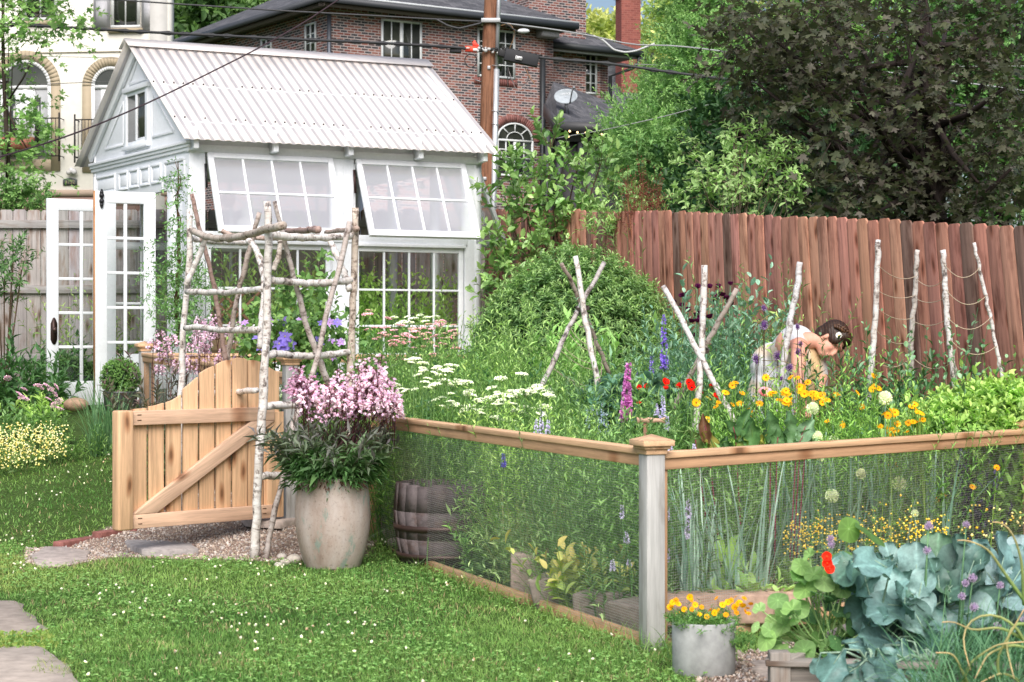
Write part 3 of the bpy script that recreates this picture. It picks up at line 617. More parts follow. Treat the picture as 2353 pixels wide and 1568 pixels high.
for zf in(.3,1.0,1.6):
    a=fa+fU*-4.1;m.bar(a-fN*.03+Z3*(.05+zf),fb-fN*.03+Z3*(1.0+zf),.035,.085,(.2,.1,.08))
m.build('backing_rail',M['redfence'],rf)
gf=thing('board_fence','weathered grey board fence behind the open greenhouse doors','fence',(-7,20.6,1))
m=MB();ga=np.array([-9.5,20.45,0]);gUu=bear(90);gn=np.array([0,-1.,0]);u=0
while u<9.1:
    c=np.array([.40,.39,.395])*rng.uniform(.82,1.12)*np.array([1,rng.uniform(.95,1),rng.uniform(.9,1.02)]);top=2.86+rng.normal(0,.006)
    dogear(m,ga,gUu,gn,u,.15,.6,top,.016,c);u+=.156
m.build('fence_boards',M['grey'],gf,bevel=.002)
m=MB()
for z in(2.70,1.97,1.2): m.pbox(ga,gUu,gn,0,9.1,z-.045,z+.045,.016,.055,(.36,.35,.35))
m.build('rail',M['grey'],gf,bevel=.002)
# ================================================================ UTILITY POLE AND CABLES
DP=26.0
up=thing('utility_pole','tall brown wooden utility pole behind the greenhouse with cables and boxes','utility pole',(GX(1118,DP),DP,1.2))
m=MB();m.tube([W(1136,-250,DP),W(1129,0,DP),W(1124,115,DP),W(1119,320,DP),W(1116,470,DP),W(1112,900,DP)],[.095,.1,.103,.106,.11,.115],(.30,.145,.085),18,gs=1);m.build('pole_shaft',M['pole'],up,smooth=True)
m=MB();m.tube([W(1150,-250,DP-.05),W(1146,0,DP-.06),W(1141,160,DP-.06)],.03,(.5,.52,.55),10);m.tube([W(1141,160,DP-.06),W(1134,470,DP-.06),W(1130,800,DP-.06)],.042,(.55,.57,.6),10);m.build('conduit',M['metal'],up,smooth=True)
def wbox(m,x0,y0,x1,y1,d,dep,col,tilt=0):
    a=W((x0+x1)/2,(y0+y1)/2,d);w=(x1-x0)/F*d;h=(y1-y0)/F*d;C,S=math.cos(tilt),math.sin(tilt)
    m.frame(a,[[C,0,-S],[0,1,0],[S,0,C]],(w,dep,h),col)
for q_ in((1106,46,1150,56,DP,.3,(.35,.36,.37)),(1120,152,1127,160,DP-.11,.02,(.4,.4,.41)),(1110,407,1118,415,DP-.11,.02,(.4,.4,.41))): m=MB();wbox(m,*q_);m.build('bracket',M['metal'],up,bevel=.004)
for y in(150,255,285,355): m=MB();m.tube([W(1130,y,DP-.1),W(1149,y+3,DP-.1)],.006,(.3,.3,.3),5);m.build('conduit_strap',M['metal'],up)
for y in(190,288): m=MB();m.tube([W(1092,y-6,DP),W(1110,y,DP)],.008,(.25,.25,.26),5);m.build('spike_bolt',M['metal'],up)
m=MB();a=W(1160,126,DP-.12);b=W(1237,142,DP-.12);m.bar(a,b,.13,.17,(.025,.026,.03));m.bar(W(1146,121,DP-.12),W(1162,126,DP-.12),.1,.1,(.02,.02,.022))
for k in range(7): q=a*(1-k/6)+b*k/6;m.bar(q+Z3*.08,q+Z3*.1,.12,.04,(.02,.02,.02),up=(0,1,0))
sb=m.build('splice_case',M['rubber'],up,bevel=.012)
def text(s,name,loc,U,up_,size,col,parent,mat,ext=.002):
    cu=bpy.data.curves.new(name,'FONT');cu.body=s;cu.size=size;cu.extrude=ext;cu.align_x='CENTER';cu.align_y='CENTER'
    ob=bpy.data.objects.new('tmp',cu);COL.objects.link(ob);bpy.context.view_layer.update()
    me=bpy.data.meshes.new_from_object(ob.evaluated_get(bpy.context.evaluated_depsgraph_get()));bpy.data.objects.remove(ob)
    V=np.array([v.co for v in me.vertices]);U=np.array(U,float);U/=np.linalg.norm(U);up_=np.array(up_,float);up_/=np.linalg.norm(up_);N=np.cross(U,up_)
    V=np.asarray(loc)+V[:,:1]*U+V[:,1:2]*up_+V[:,2:3]*N
    q=MB();q.add(V,[],col)
    for p in me.polygons: q.f.setdefault(len(p.vertices),[]).append(np.array([list(p.vertices)]))
    return q.build(name,mat,parent)
m=MB();lc=W(1192,134,DP-.21);dU=(b-a)/np.linalg.norm(b-a);dV=np.cross([0,-1,0],dU)*-1
if dV[2]<0:dV=-dV
m.frame(lc,[dU,[0,1,0],dV],(.095,.004,.052),(.75,.76,.76));pl=m.build('number_plate',M['plain'],sb)
text('7164','number_lettering',lc+np.array([0,-.0045,0]),dU,dV,.042,(.02,.02,.02),pl,M['plain'],.001)
m=MB();m.ball(W(1203,72,DP-.1),.085,(.62,.64,.66),14,8,(1.05,.5,.42));m.build('amplifier_box',M['plain'],up,smooth=True)
m=MB();wbox(m,1034,110,1060,122,DP,.1,(.03,.03,.035),.05);m.build('small_splice_case',M['rubber'],up,bevel=.01)
m=MB();wbox(m,1069,107,1099,120,DP-.03,.03,(.85,.09,.05),.05);m.strip([0,.03,.06,.09],[-.01,0,-.01,0],[.06,.09,.04,.02],W(1086,107,DP-.03),(1,0,0),Z3,(0,-1,0),0,.01,(.85,.09,.06));tg=m.build('red_tag',M['plain'],up)
m=MB();wbox(m,1087,112,1099,118,DP-.05,.01,(.8,.75,.72));wbox(m,1071,109,1079,113,DP-.05,.01,(.8,.5,.45));m.build('tag_lettering',M['plain'],tg)
m=MB();q=[W(1082+14*math.cos(x),140+15*math.sin(x),DP-.05) for x in np.linspace(0,2*math.pi,24)];m.tube(q,.008,(.03,.03,.03),5)
m.tube(curve([(1168,155),(1172,185),(1195,200),(1215,190),(1213,155)],DP-.1,DP-.1),.006,(.1,.09,.09),4);m.tube(curve([(1166,155),(1167,200)],DP-.1,DP-.1),.006,(.05,.05,.05),4);m.tube(curve([(1170,165),(1185,208),(1205,207),(1213,175)],DP-.1,DP-.1),.004,(.3,.28,.28),4);m.tube(curve([(1206,155),(1218,180),(1229,193)],DP-.1,DP-.1),.008,(.35,.2,.12),4)
m.tube(curve([(1143,52),(1165,55),(1180,68),(1188,73)],DP-.1,DP-.1),.01,(.05,.05,.05),5);m.tube(curve([(1150,60),(1172,52),(1184,75),(1178,95),(1170,115)],DP-.1,DP-.1),.004,(.35,.2,.1),4)
for k in range(26):
    x=rng.uniform(1098,1160);m.ball(W(x,113+(x-1098)*.1+rng.uniform(-5,5),DP-.15),rng.uniform(.012,.03),(.03,.03,.03) if rng.random()<.6 else (.5,.5,.5),6,4)
for k in range(5): m.tube(curve([(1104,108+3*k),(1125,112+rng.uniform(-4,6)),(1162,118+2*k)],DP-.14,DP-.14),.009,(.03,.03,.03),4)
m.build('cable_coil',M['rubber'],up)
CB=[('black upper cable running left from the pole over the greenhouse',[(180,-6),(412,10),(659,26),(850,36),(1002,45),(1112,50)],26,26,.012,(.06,.06,.065)),
('thick bundled black cable running left above the greenhouse roof',[(-40,54),(150,63),(312,73),(500,82),(659,90),(850,98),(1033,108),(1112,116)],25,26,.02,(.035,.036,.04)),
('thin dark wire crossing the cream house wall above its arches',[(-20,127),(271,134),(500,142)],30,30,.005,(.1,.1,.1)),('thin dark wire crossing the cream house through its arched windows',[(-20,199),(218,189),(320,186)],30,30,.006,(.08,.08,.08)),
('dark sagging wire slanting down in front of the greenhouse gable',[(-30,370),(19,356),(134,321),(218,290),(312,250),(387,215),(468,175),(590,114),(700,52),(800,-15)],14.5,20,.0075,(.05,.03,.035)),
('light grey cable running right from the pole top',[(1145,52),(1266,67),(1363,83),(1420,96),(1465,110),(1504,101),(1613,112),(1707,125),(1881,145),(2100,175),(2400,215)],26,24,.011,(.32,.33,.34)),
('thick bundled black cable running right into the dark maple',[(1145,116),(1238,134),(1394,145),(1550,168),(1707,187),(1906,209),(2100,232),(2400,262)],26,24,.02,(.045,.047,.05)),
('drooping pale drip loop below the light grey cable',[(1363,83),(1385,92),(1410,115),(1435,121),(1460,118),(1504,101)],25.9,25.9,.015,(.5,.51,.52)),
('thin wire crossing the tall green tree at mid height',[(1457,148),(1600,153),(1741,158),(2100,154),(2400,152)],27,26,.006,(.35,.36,.36)),
('thin pale wire rising from the porch towards the dark maple',[(1279,318),(1394,298),(1519,270),(1675,229),(1760,205)],27,24,.007,(.4,.4,.4)),
('looped black cable hanging under the upper cable left of the pole',[(1003,45),(1030,60),(1055,66),(1080,60),(1112,52)],25.9,25.9,.014,(.06,.06,.065))]
for lb,pts,d0,d1,r,c in CB:
    m=MB();P=curve(pts,d0,d1,36);m.tube(P,r,c,6)
    if r==.02:
        for k in range(2): 
            Q=P.copy();Q[:,2]+=.03*np.sin(np.arange(36)*2.1+k*3);m.tube(Q,.009,c,5)
    tag(m.build('cable',M['rubber']),lb,'cable')
# ================================================================ BRICK HOUSE
K0=np.array([GX(758,50),50.,0.]);HU=bear(58);HN=outn(HU);HS=bear(-35);HNS=-outn(HS)
bh=thing('brick_house','two storey red and grey brick house with slate roof and white windows','house',(K0[0],K0[1],2))
def wall(m,O,U,N,u0,u1,z0,z1,n0,n1,col=(.3,.2,.2)):
    O=np.array(O)*[1,1,0];P=[];G=[]
    for nn in(n0,n1):
        for u,z in((u0,z0),(u1,z0),(u1,z1),(u0,z1)):
            P.append(O+U*u+N*nn+Z3*z);G.append((u,z,nn*0))
    # end faces need own gv: separate verts
    m.add(P,[[[0,3,2,1],[4,5,6,7]]],col,G)
    for (i,j) in((0,1),(1,2),(2,3),(3,0)):
        q=[P[i],P[j],P[j+4],P[i+4]];ax=0 if i in(1,3) else 1
        g=[(nn_,p[2],0) for p,nn_ in((P[i],n0),(P[j],n0),(P[j+4],n1),(P[i+4],n1))] if ax==0 else [(0,p[2],0) for p in q]
        m.add(q,[[0,1,2,3]],col,g)
uE=onp(1271,0,K0,HU)[0]
m=MB();wall(m,K0,HU,HN,0,uE,1.5,10.6,-.3,0);m.build('front_wall',M['brick'],bh)
m=MB();wall(m,K0,HS,HNS,0,10.3,1.5,10.55,-.3,-.002);m.build('side_wall',M['brick'],bh)
m=MB();e=K0+HU*uE;wall(m,e,-HN,HU,0,1.25,1.5,10.55,-.3,.0);m.build('return_wall',M['brick'],bh)
TW=(.72,.75,.76)
def hwin(parent,O,U,N,px0,py0,px1,py1,nc,nr,dbl=False,arch=False,fr=.06,zfix=None):
    u0,z1=onp(px0,py0,O,U);u1,_=onp(px1,py0,O,U);_,z0=onp(px0,py1,O,U)
    m=MB();P=lambda *a:m.pbox(O*[1,1,0],U,N,*a,TW)
    ts=z1
    if arch: rr=(u1-u0)/2;ts=z1-rr*.78
    P(u0,u0+fr,z0,ts,0,.05);P(u1-fr,u1,z0,ts,0,.05);P(u0+fr,u1-fr,z0,z0+fr,0,.05);P(u0+fr,u1-fr,ts-fr,ts,0,.05)
    P((u0+u1)/2-(.05 if dbl else .02),(u0+u1)/2+(.05 if dbl else .02),z0+fr,ts-fr,0,.045)
    for h in((0,1) if dbl else (0,)):
        a=u0+fr if not h else (u0+u1)/2+.05;b=(u0+u1)/2-.05 if (dbl and not h) else u1-fr
        for i in range(1,nc): q=a+(b-a)*i/nc;P(q-.014,q+.014,z0+fr,ts-fr,0,.035)
        for j in range(1,nr): q=z0+fr+(ts-z0-2*fr)*j/nr;P(a,b,q-.014,q+.014,0,.033)
    if arch:
        c=(u0+u1)/2;q=[]
        for R_,w in((rr-.03,.06),(rr*.45,.03)):
            th=np.linspace(0,math.pi,17);pts=[O*[1,1,0]+U*(c-R_*math.cos(t))+Z3*(ts+R_*.78*math.sin(t))+N*.03 for t in th];m.tube(pts,w/2,TW,6)
        for t in(math.pi*.25,math.pi*.5,math.pi*.75):
            p=lambda r:O*[1,1,0]+U*(c-r*math.cos(t))+Z3*(ts+r*.78*math.sin(t))+N*.03
            m.tube([p(rr*.45),p(rr-.03)],.018,TW,5)
    w=m.build('window',M['trim'],parent);g=MB()
    if arch:
        th=np.linspace(0,math.pi,17);pts=[O*[1,1,0]+U*u1+Z3*z0+N*.012,O*[1,1,0]+U*u0+Z3*z0+N*.012][::-1]
        pts=[O*[1,1,0]+U*u0+Z3*z0+N*.012,O*[1,1,0]+U*u1+Z3*z0+N*.012]+[O*[1,1,0]+U*((u0+u1)/2+rr*math.cos(t))+Z3*(ts+rr*.78*math.sin(t))+N*.012 for t in th];g.poly(pts,(.1,.1,.1))
    else: g.pbox(O*[1,1,0],U,N,u0+.01,u1-.01,z0+.01,z1-.01,0,.012,(.1,.1,.1))
    g.build('pane',M['dglass'],w);return u0,u1,z0,z1,ts
hwin(bh,K0,HU,HN,875,43,968,196,2,3,dbl=True)
r=hwin(bh,K0,HU,HN,1096,64,1182,176,2,4,dbl=True);m=MB();
for i in range(20): u=r[0]-.1+(r[1]-r[0]+.2)*i/20;m.pbox(K0,HU,HN,u,u+.06,r[2]-.22,r[2]-.02,0,.03,(.2,.08,.07),jit=.3)
m.build('brick_sill',M['plain'],bh)
r=hwin(bh,K0,HU,HN,1140,280,1224,404,2,4,dbl=True,arch=True);m=MB();cu_=(r[0]+r[1])/2;rr=(r[1]-r[0])/2
for t in np.linspace(.0,math.pi,34):
    c=K0*[1,1,0]+HU*(cu_-(rr+.13)*math.cos(t))+Z3*(r[4]+(rr*.78+.13)*math.sin(t));rad=np.array(-HU*math.cos(t)+Z3*math.sin(t));tan=np.cross(rad,HN)
    m.frame(c+HN*.01,[rad,HN,tan],(.21,.05,.065),(.21,.09,.08),jit=.3)
m.build('brick_arch',M['plain'],bh)
hwin(bh,K0,HS,HNS,728,50,703,122,2,3)
hwin(bh,K0,HS,HNS,626,84,602,122,2,2)
# roof
ov=.6;eu0,eu1=-ov,uE+.45;es0,es1=-ov,10.9;ze=10.74;pt=math.tan(R(27))
def hp(u,s,z): return K0*[1,1,0]+HU*u+HS*s+Z3*z
hw=(eu1-eu0)/2;zr=ze+hw*pt
c=[(eu0,es0),(eu1,es0),(eu1,es1),(eu0,es1)];r0=(eu0+hw,es0+hw);r1=(eu0+hw,es1-hw)
m=MB()
def slope(P):
    P=np.array(P);e=(P[1]-P[0])/np.linalg.norm(P[1]-P[0]);n=np.cross(P[1]-P[0],P[2]-P[0]);n/=np.linalg.norm(n);up_=np.cross(n,e);g=np.stack([(P-P[0])@e,(P-P[0])@up_,P[:,0]*0],1)
    m.add(P,[np.arange(len(P))[None]],(.1,.1,.11),g)
A0,A1,A2,A3=[hp(u,s,ze) for u,s in c];Q0=hp(*r0,zr);Q1=hp(*r1,zr)
slope([A0,A1,Q0]);slope([A1,A2,Q1,Q0]);slope([A2,A3,Q1]);slope([A3,A0,Q0,Q1])
rfo=m.build('roof',M['shingle'],bh)
m=MB()
for a,b,n in((A0,A1,HN),(A3,A0,HNS)):
    m.bar(a-Z3*.09,b-Z3*.09,.14,.16,(.055,.06,.07));m.bar(a+n*-.12-Z3*.2,b+n*-.12-Z3*.2,.02,.14,(.16,.13,.12))
m.bar(A0+Z3*.02+HN*.02,A1+Z3*.02+HN*.02,.05,.05,(.55,.58,.6))
m.add([A0-Z3*.17,A1-Z3*.17,A2-Z3*.17,A3-Z3*.17],[[0,3,2,1]],(.12,.1,.09));m.build('gutter',M['trim'],bh)
m=MB();u,_=onp(755,0,K0,HU);q=K0*[1,1,0]+HN*.06+HU*.0;m.tube([q+Z3*10.4-HU*.05,q+Z3*8-HU*.05,q+Z3*2-HU*.05],.06,(.1,.11,.13),8);m.build('downspout',M['metal'],bh,'slim grey downspout at the left corner')
u=onp(1243,0,K0,HU)[0];q=K0*[1,1,0]+HN*.09+HU*u;m=MB();m.tube([q+Z3*9.7,q+Z3*2],.085,(.045,.05,.055),8);dsp=m.build('downspout',M['metal'],bh,'black downspout with grey box on top')
# grey box
m=MB();u0,z1=onp(1229,64,K0,HU);u1,z0=onp(1269,95,K0,HU);m.pbox(K0,HU,HN,u0,u1,z0+.03,z1-.02,.02,.42,(.22,.22,.23));m.build('leader_box',M['stone'],dsp,bevel=.05)
# wing with chimney
K2=K0+HU*(uE-.2)-HN*1.0;uw0=0;uw1=onp(1397,0,K2,HU)[0]
m=MB();wall(m,K2,HU,HN,0,uw1,1.5,10.15,-.3,0);wall(m,K2+HU*uw1,-HN,HU,0,5,1.5,10.15,-.3,-.003);m.build('wing_wall',M['brick'],bh)
hwin(bh,K2,HU,HN,1341,122,1370,216,2,4)
# wing roof
w0=K2-HU*2.2+HN*.75;w1=K2+HU*(uw1+.75)+HN*.75;m=MB();zz=10.3
B0,B1,B2,B3=w0+Z3*zz,w1+Z3*zz,w1-HN*8+Z3*zz,w0-HN*8+Z3*zz;hw2=4.0;zp=zz+hw2*pt
R0=w0-HN*hw2+Z3*zp;R1=w1-HN*hw2-HU*hw2+Z3*zp
slope([B0,B1,R1,R0]);slope([B1,B2,R1]);slope([B2,B3,R0,R1]);m.build('wing_roof',M['shingle'],bh)
m=MB();g0=K2+HU*.1+HN*.75+Z3*zz;m.bar(g0-Z3*.09,B1-Z3*.09,.14,.17,(.04,.045,.05));m.bar(g0-Z3*.22-HN*.1,B1-Z3*.22-HN*.1,.03,.07,(.4,.42,.44));m.bar(B1-Z3*.09,B2-Z3*.09,.14,.17,(.04,.045,.05));m.add([g0-Z3*.18,B1-Z3*.18,B2-Z3*.18,K2-HN*7+Z3*(zz-.18)],[[0,3,2,1]],(.1,.09,.08))
a=K2+HU*(uw1+.05)+HN*.05;m.tube([B1-HU*.1-Z3*.15,B1-HU*.12-Z3*.4-HN*.05,B1-HU*.3-Z3*.55-HN*.1,a+Z3*9.55,a+Z3*2],.055,(.03,.035,.04),8);m.build('wing_gutter',M['trim'],bh)
uc0=onp(1209,0,K2,HU)[0];uc1=onp(1340,0,K2,HU)[0]
m=MB();wall(m,K2,HU,HN,uc0,uc1,9.5,13.2,-1.1,.16);wall(m,K2,HU,HN,0.0,uc1,1.5,9.9,-.05,.14);m.build('chimney',M['brick'],bh)
# neighbour: red chimney + roof behind
nh=thing('neighbour_house','partly hidden house with tall plain red chimney behind the brick house','house',(GX(1440,62),62,2))
NO=np.array([GX(1380,62),62,0.]);NU=bear(75);NN=outn(NU)
m=MB();wall(m,NO,NU,NN,0.6,2.2,6,13.2,-.7,0);m.build('chimney',M['brick2'],nh);m=MB()
u0=onp(1428,0,NO+NN*.3,NU)[0];u1=onp(1472,0,NO+NN*.3,NU)[0]
m=MB();wall(m,NO+NN*.3,NU,NN,u0,u1,9.0,13.1,-.65,0);o=bpy.data.objects.get('chimney.001')
nh.children[0].data=m.mesh('chimney');nh.children[0].data.materials.append(M['brick2']);nh.children[0].data.transform(Matrix.Translation(-Vector(nh['_o'])))
m=MB();m.pbox(NO+NN*.3,NU,NN,u0-.06,u1+.06,13.1,13.28,-.7,.06,(.4,.38,.36));m.build('chimney_cap',M['stone'],nh.children[0])
m=MB();pp=[NO-NU*2+NN*1.2+Z3*9.25,NO+NU*8+NN*1.2+Z3*9.25,NO+NU*8-NN*3+Z3*12.0,NO-NU*2-NN*3+Z3*12.0];slope(pp);m.build('roof',M['shingle'],nh)
m=MB();m.bar(pp[0]-Z3*.1,pp[1]-Z3*.1,.12,.2,(.06,.035,.035));m.bar(pp[0]-Z3*.3-NN*.1,pp[1]-Z3*.3-NN*.1,.05,.15,(.35,.28,.26));m.build('gutter',M['trim'],nh)
m=MB();m.pbox(NO,NU,NN,-2,8,1.5,9.1,-.3,.3,(.16,.13,.125));m.build('wall',M['stucco'],nh)
m=MB();u0,z1=onp(1432,218,NO+NN*.3,NU);u1,z0=onp(1447,250,NO+NN*.3,NU);m.pbox(NO+NN*.3,NU,NN,u0,u1,z0,z1,0,.03,(.5,.22,.1));m.build('lit_window',M['bulb'] if 0 else M['plain'],nh)
# porch
pO=W(1282,784,50.5)*[1,1,0];pU=bear(72);pN=outn(pU)
po=thing('screened_porch','dark screened porch with grey shingle roof beside the brick house','porch',(pO[0],pO[1],2));DK=(.028,.028,.034)
zE=onp(1282,283,pO,pU)[1];m=MB();P0=pO-pU*.1+pN*.3+Z3*zE;P1=pO+pU*2.6+pN*.3+Z3*(zE)
a=np.array([GX(1271,53),53,0])+Z3*W(1271,188,53)[2];b=np.array([GX(1440,54.5),54.5,0])+Z3*W(1440,248,54.5)[2];L0=np.array([GX(1252,52.4),52.4,0])+Z3*W(1252,240,52.4)[2]
slope([P0,P1,b,a]);slope([P0,a,L0]);m.build('roof',M['shingle'],po)
m=MB();m.bar(P0-Z3*.12,P1-Z3*.12,.1,.24,(.05,.05,.055));m.bar(P0-Z3*.16,L0-Z3*.16,.1,.36,(.075,.075,.085));m.build('fascia',M['trim'],po)
m=MB();P=lambda *q:m.pbox(pO,pU,pN,*q);P(0,2.6,1.5,zE-.1,-.25,-.2,(.03,.028,.034))
for u in(0,.62,1.25,1.9,2.5): P(u,u+.11,1.5,zE-.1,-.2,0,(.05,.05,.058))
P(0,2.6,zE-.5,zE-.2,-.18,.02,(.035,.035,.04));m.build('screen_wall',M['plain'],po)
m=MB();q=W(1268,784,51.6)*[1,1,0];m.pbox(q,bear(10),-outn(bear(10)),-1.2,1.2,1.5,zE-.2,-.1,0,(.045,.045,.052));m.build('side_screen',M['plain'],po)
sl=thing('string_lights','warm glowing bulbs strung along the dark screened porch','string lights',W(1345,306,50));
for x,y in((1309,302),(1327,305),(1346,306),(1382,309),(1307,314),(1458,320)):
    m=MB();m.ball(W(x,y,49.6 if x!=1458 else 29),.028 if x!=1458 else .018,(1,.75,.4),8,6);m.build('bulb',M['bulb'],sl)
m=MB();m.tube(curve([(1290,296),(1309,299),(1327,302),(1346,303),(1382,306),(1420,302)],49.65,49.65),.008,(.02,.02,.02),4);m.build('cord',M['rubber'],sl)
# satellite dish
dc=W(1300,222,51.0);dn=np.array([-.12,-.93,.34]);dn/=np.linalg.norm(dn);dx=np.cross([0,0,1],dn);dx/=np.linalg.norm(dx);dx=-dx if dx[0]<0 else dx;dy=np.cross(dn,dx);dy=dy if dy[2]>0 else -dy
dish=thing('satellite_dish','grey oval satellite dish mounted on the porch roof','satellite dish',W(1297,258,51))
m=MB();V=[];n=28
for k,rr in enumerate((0,.3,.6,.85,1)):
    for t in range(n):
        a=2*math.pi*t/n;V.append(dc+dx*.335*rr*math.cos(a)+dy*.235*rr*math.sin(a)*1.0-dn*.06*(1-rr*rr))
f=[[k*n+t,k*n+(t+1)%n,(k+1)*n+(t+1)%n,(k+1)*n+t] for k in range(4) for t in range(n)]
m.add(V,[f],(.36,.40,.44));dd=m.build('reflector',M['plain'],dish,smooth=True);dd.modifiers.new('s','SOLIDIFY').thickness=.02
text('\u25a0 DIRECTV','dish_lettering',dc+dn*.0-dx*.03+dy*.09-dn*.02,dx,dy,.085,(.7,.72,.74),dd,M['plain'],.004)
m=MB();m.tube([dc+dx*.12-dy*.24,dc+dx*.2+dn*.25+dy*.02,dc+dx*.24+dn*.28+dy*.1],.018,(.05,.05,.055),6);m.ball(dc+dx*.25+dn*.28+dy*.12,.045,(.25,.26,.28),8,6);m.build('feed_arm',M['metal'],dish)
m=MB();b0=W(1297,262,51.1);m.tube([dc-dy*.2-dn*.06,b0],.028,(.12,.12,.13),8);m.tube([dc-dy*.2-dn*.06+dx*.05,b0+dx*.12],.012,(.12,.12,.13),6);m.build('mast',M['metal'],dish)
# ================================================================ CREAM HOUSE
CO=W(388,784,40)*[1,1,0];CU=bear(-84);CN=-outn(CU)   # u runs to the left from the right corner
cu=lambda px,py:onp(px,py,CO,CU)
ch=thing('cream_house','cream stucco house with arched french windows and grey shutters','house',(CO[0],CO[1],1.6))
CR=(.72,.70,.64);TN=(.42,.35,.25)
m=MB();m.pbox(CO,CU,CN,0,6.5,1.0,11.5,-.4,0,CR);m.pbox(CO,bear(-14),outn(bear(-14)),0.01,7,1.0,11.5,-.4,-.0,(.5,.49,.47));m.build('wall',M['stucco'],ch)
zb1=cu(200,437)[1]
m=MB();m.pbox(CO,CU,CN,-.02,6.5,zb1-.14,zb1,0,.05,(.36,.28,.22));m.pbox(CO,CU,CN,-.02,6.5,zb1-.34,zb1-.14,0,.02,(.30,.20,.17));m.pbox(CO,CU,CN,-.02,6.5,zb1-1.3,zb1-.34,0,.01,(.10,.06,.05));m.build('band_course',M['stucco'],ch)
m=MB();m.pbox(CO,CU,CN,0,6.5,cu(100,121)[1]-.015,cu(100,121)[1],0,.03,(.5,.45,.36));m.build('string_course',M['stucco'],ch)
def arcwin(pxl,pxr,pyt,pyb,trim_l,trim_r,trim_t):
    uL,uR=cu(pxl,0)[0],cu(pxr,0)[0];c=(uL+uR)/2;r=abs(uL-uR)/2;zt=cu(pxr,pyt)[1];z0=cu(pxr,pyb)[1];zs=zt-r
    q=lambda u,z,n:CO+CU*u+Z3*z+CN*n
    th=np.linspace(0,math.pi,25);m=MB()
    def ring(r0,r1,n0,n1,col,zlow):
        for s_ in(1,):
            pts=[(c+r0*math.cos(t),zs+r0*math.sin(t)) for t in th];pto=[(c+r1*math.cos(t),zs+r1*math.sin(t)) for t in th]
            for i in range(24): m.prism([q(*pts[i],n0),q(*pts[i+1],n0),q(*pto[i+1],n0),q(*pto[i],n0)],CN*(n1-n0),col)
        for sg in(1,-1):
            a,b=c+sg*r0,c+sg*r1;m.pbox(CO,CU,CN,min(a,b),max(a,b),zlow,zs,n0,n1,col,jit=0)
    ring(r,r+.2,0,.05,TN,z0-.28);m.pbox(CO,CU,CN,c-r,c+r,z0-.28,z0-.03,0,.05,TN,jit=0);tr=m.build('arch_surround',M['stucco'],ch)
    m=MB();ring(r-.08,r,0,.04,(.7,.71,.72),z0);P=lambda *a:m.pbox(CO,CU,CN,*a,(.7,.71,.72))
    P(c-r+.08,c+r-.08,zs-.06,zs+.02,0,.045);P(c-.05,c+.05,z0,zs-.06,0,.04)
    for s_ in(-1,1): P(min(c+s_*.05,c+s_*.22),max(c+s_*.05,c+s_*.22),z0,zs-.06,0,.03) ;
    w=m.build('arched_window',M['trim'],ch)
    for s_ in(-1,1):
        m=MB();m.pbox(CO,CU,CN,*sorted((c+s_*.05,c+s_*(r-.08))),z0,zs-.07,.0,.02,(.36,.37,.38));m.build('door_leaf',M['trim'],w)
        m=MB();m.pbox(CO,CU,CN,*sorted((c+s_*.2,c+s_*(r-.24))),z0+.25,zs-.25,.02,.026,(.05,.05,.05));m.build('pane',M['dglass'],w)
    g=MB();g.poly([q(c-(r-.05)*math.cos(t),zs+(r-.05)*math.sin(t),.012) for t in th],(.1,.1,.1));g.build('pane',M['dglass'],w)
    m=MB();zr_=cu(pxr,pyb-88)[1]
    for zz_ in(zr_,z0+.02): m.tube([q(c-r-.28,zz_,.3),q(c+r+.28,zz_,.3)],.014,(.03,.028,.028),5)
    for k in range(18): u=c-r-.2+(2*r+.4)*k/17;m.tube([q(u,z0+.02,.3),q(u,zr_,.3)],.008,(.03,.028,.028),4)
    for s_ in(-1,1):m.tube([q(c+s_*(r+.28),z0-.1,.3),q(c+s_*(r+.28),zr_+.12,.3)],.02,(.03,.028,.028),6)
    for s_ in(-1,1):
        for zz_ in(z0+.02,zr_): m.tube([q(c+s_*(r+.28),zz_,.0),q(c+s_*(r+.28),zz_,.3)],.012,(.03,.028,.028),5)
    m.build('balcony_rail',M['metal'],ch)
arcwin(0,119,137,364,-3,128,122);arcwin(211,300,152,366,198,310,139)
m=MB();a=cu(4,330);m.pbox(CO,CU,CN,cu(92,0)[0],cu(2,0)[0],cu(50,348)[1],cu(50,321)[1],.3,.5,(.28,.10,.07));m.build('window_box',M['plain'],ch)
def rwin(x0,y0,x1,y1):
    a,z1=cu(x1,y0);b,z0=cu(x0,y1);m=MB();P=lambda *q:m.pbox(CO,CU,CN,*q,(.68,.69,.70))
    P(a,a+.07,z0,z1,0,.04);P(b-.07,b,z0,z1,0,.04);P(a,b,z0,z0+.06,0,.045);P((a+b)/2-.015,(a+b)/2+.015,z0,z1,0,.03);P(a,b,z0+.62,z0+.65,0,.028)
    w=m.build('window',M['trim'],ch);m=MB();m.pbox(CO,CU,CN,a,b,z0,z1,0,.012,(.1,.1,.1));m.build('pane',M['dglass'],w)
    m=MB();m.pbox(CO,CU,CN,a-.06,b+.06,z0-.1,z0-.01,0,.08,TN);m.build('sill',M['stucco'],w)
rwin(256,-70,323,66);rwin(55,-70,133,49)
for x0,x1 in((216,254),(326,360)):
    a,z0=cu(x1,66);b,_=cu(x0,0);m=MB();m.pbox(CO,CU,CN,a,b,z0-.03,z0+1.35,0,.035,(.36,.36,.38))
    for k in range(1): m.pbox(CO,CU,CN,a+.06,b-.06,z0+.05,z0+.6,.035,.045,(.40,.40,.42));m.pbox(CO,CU,CN,a+.06,b-.06,z0+.68,z0+1.25,.035,.045,(.40,.40,.42))
    m.build('shutter',M['trim'],ch)
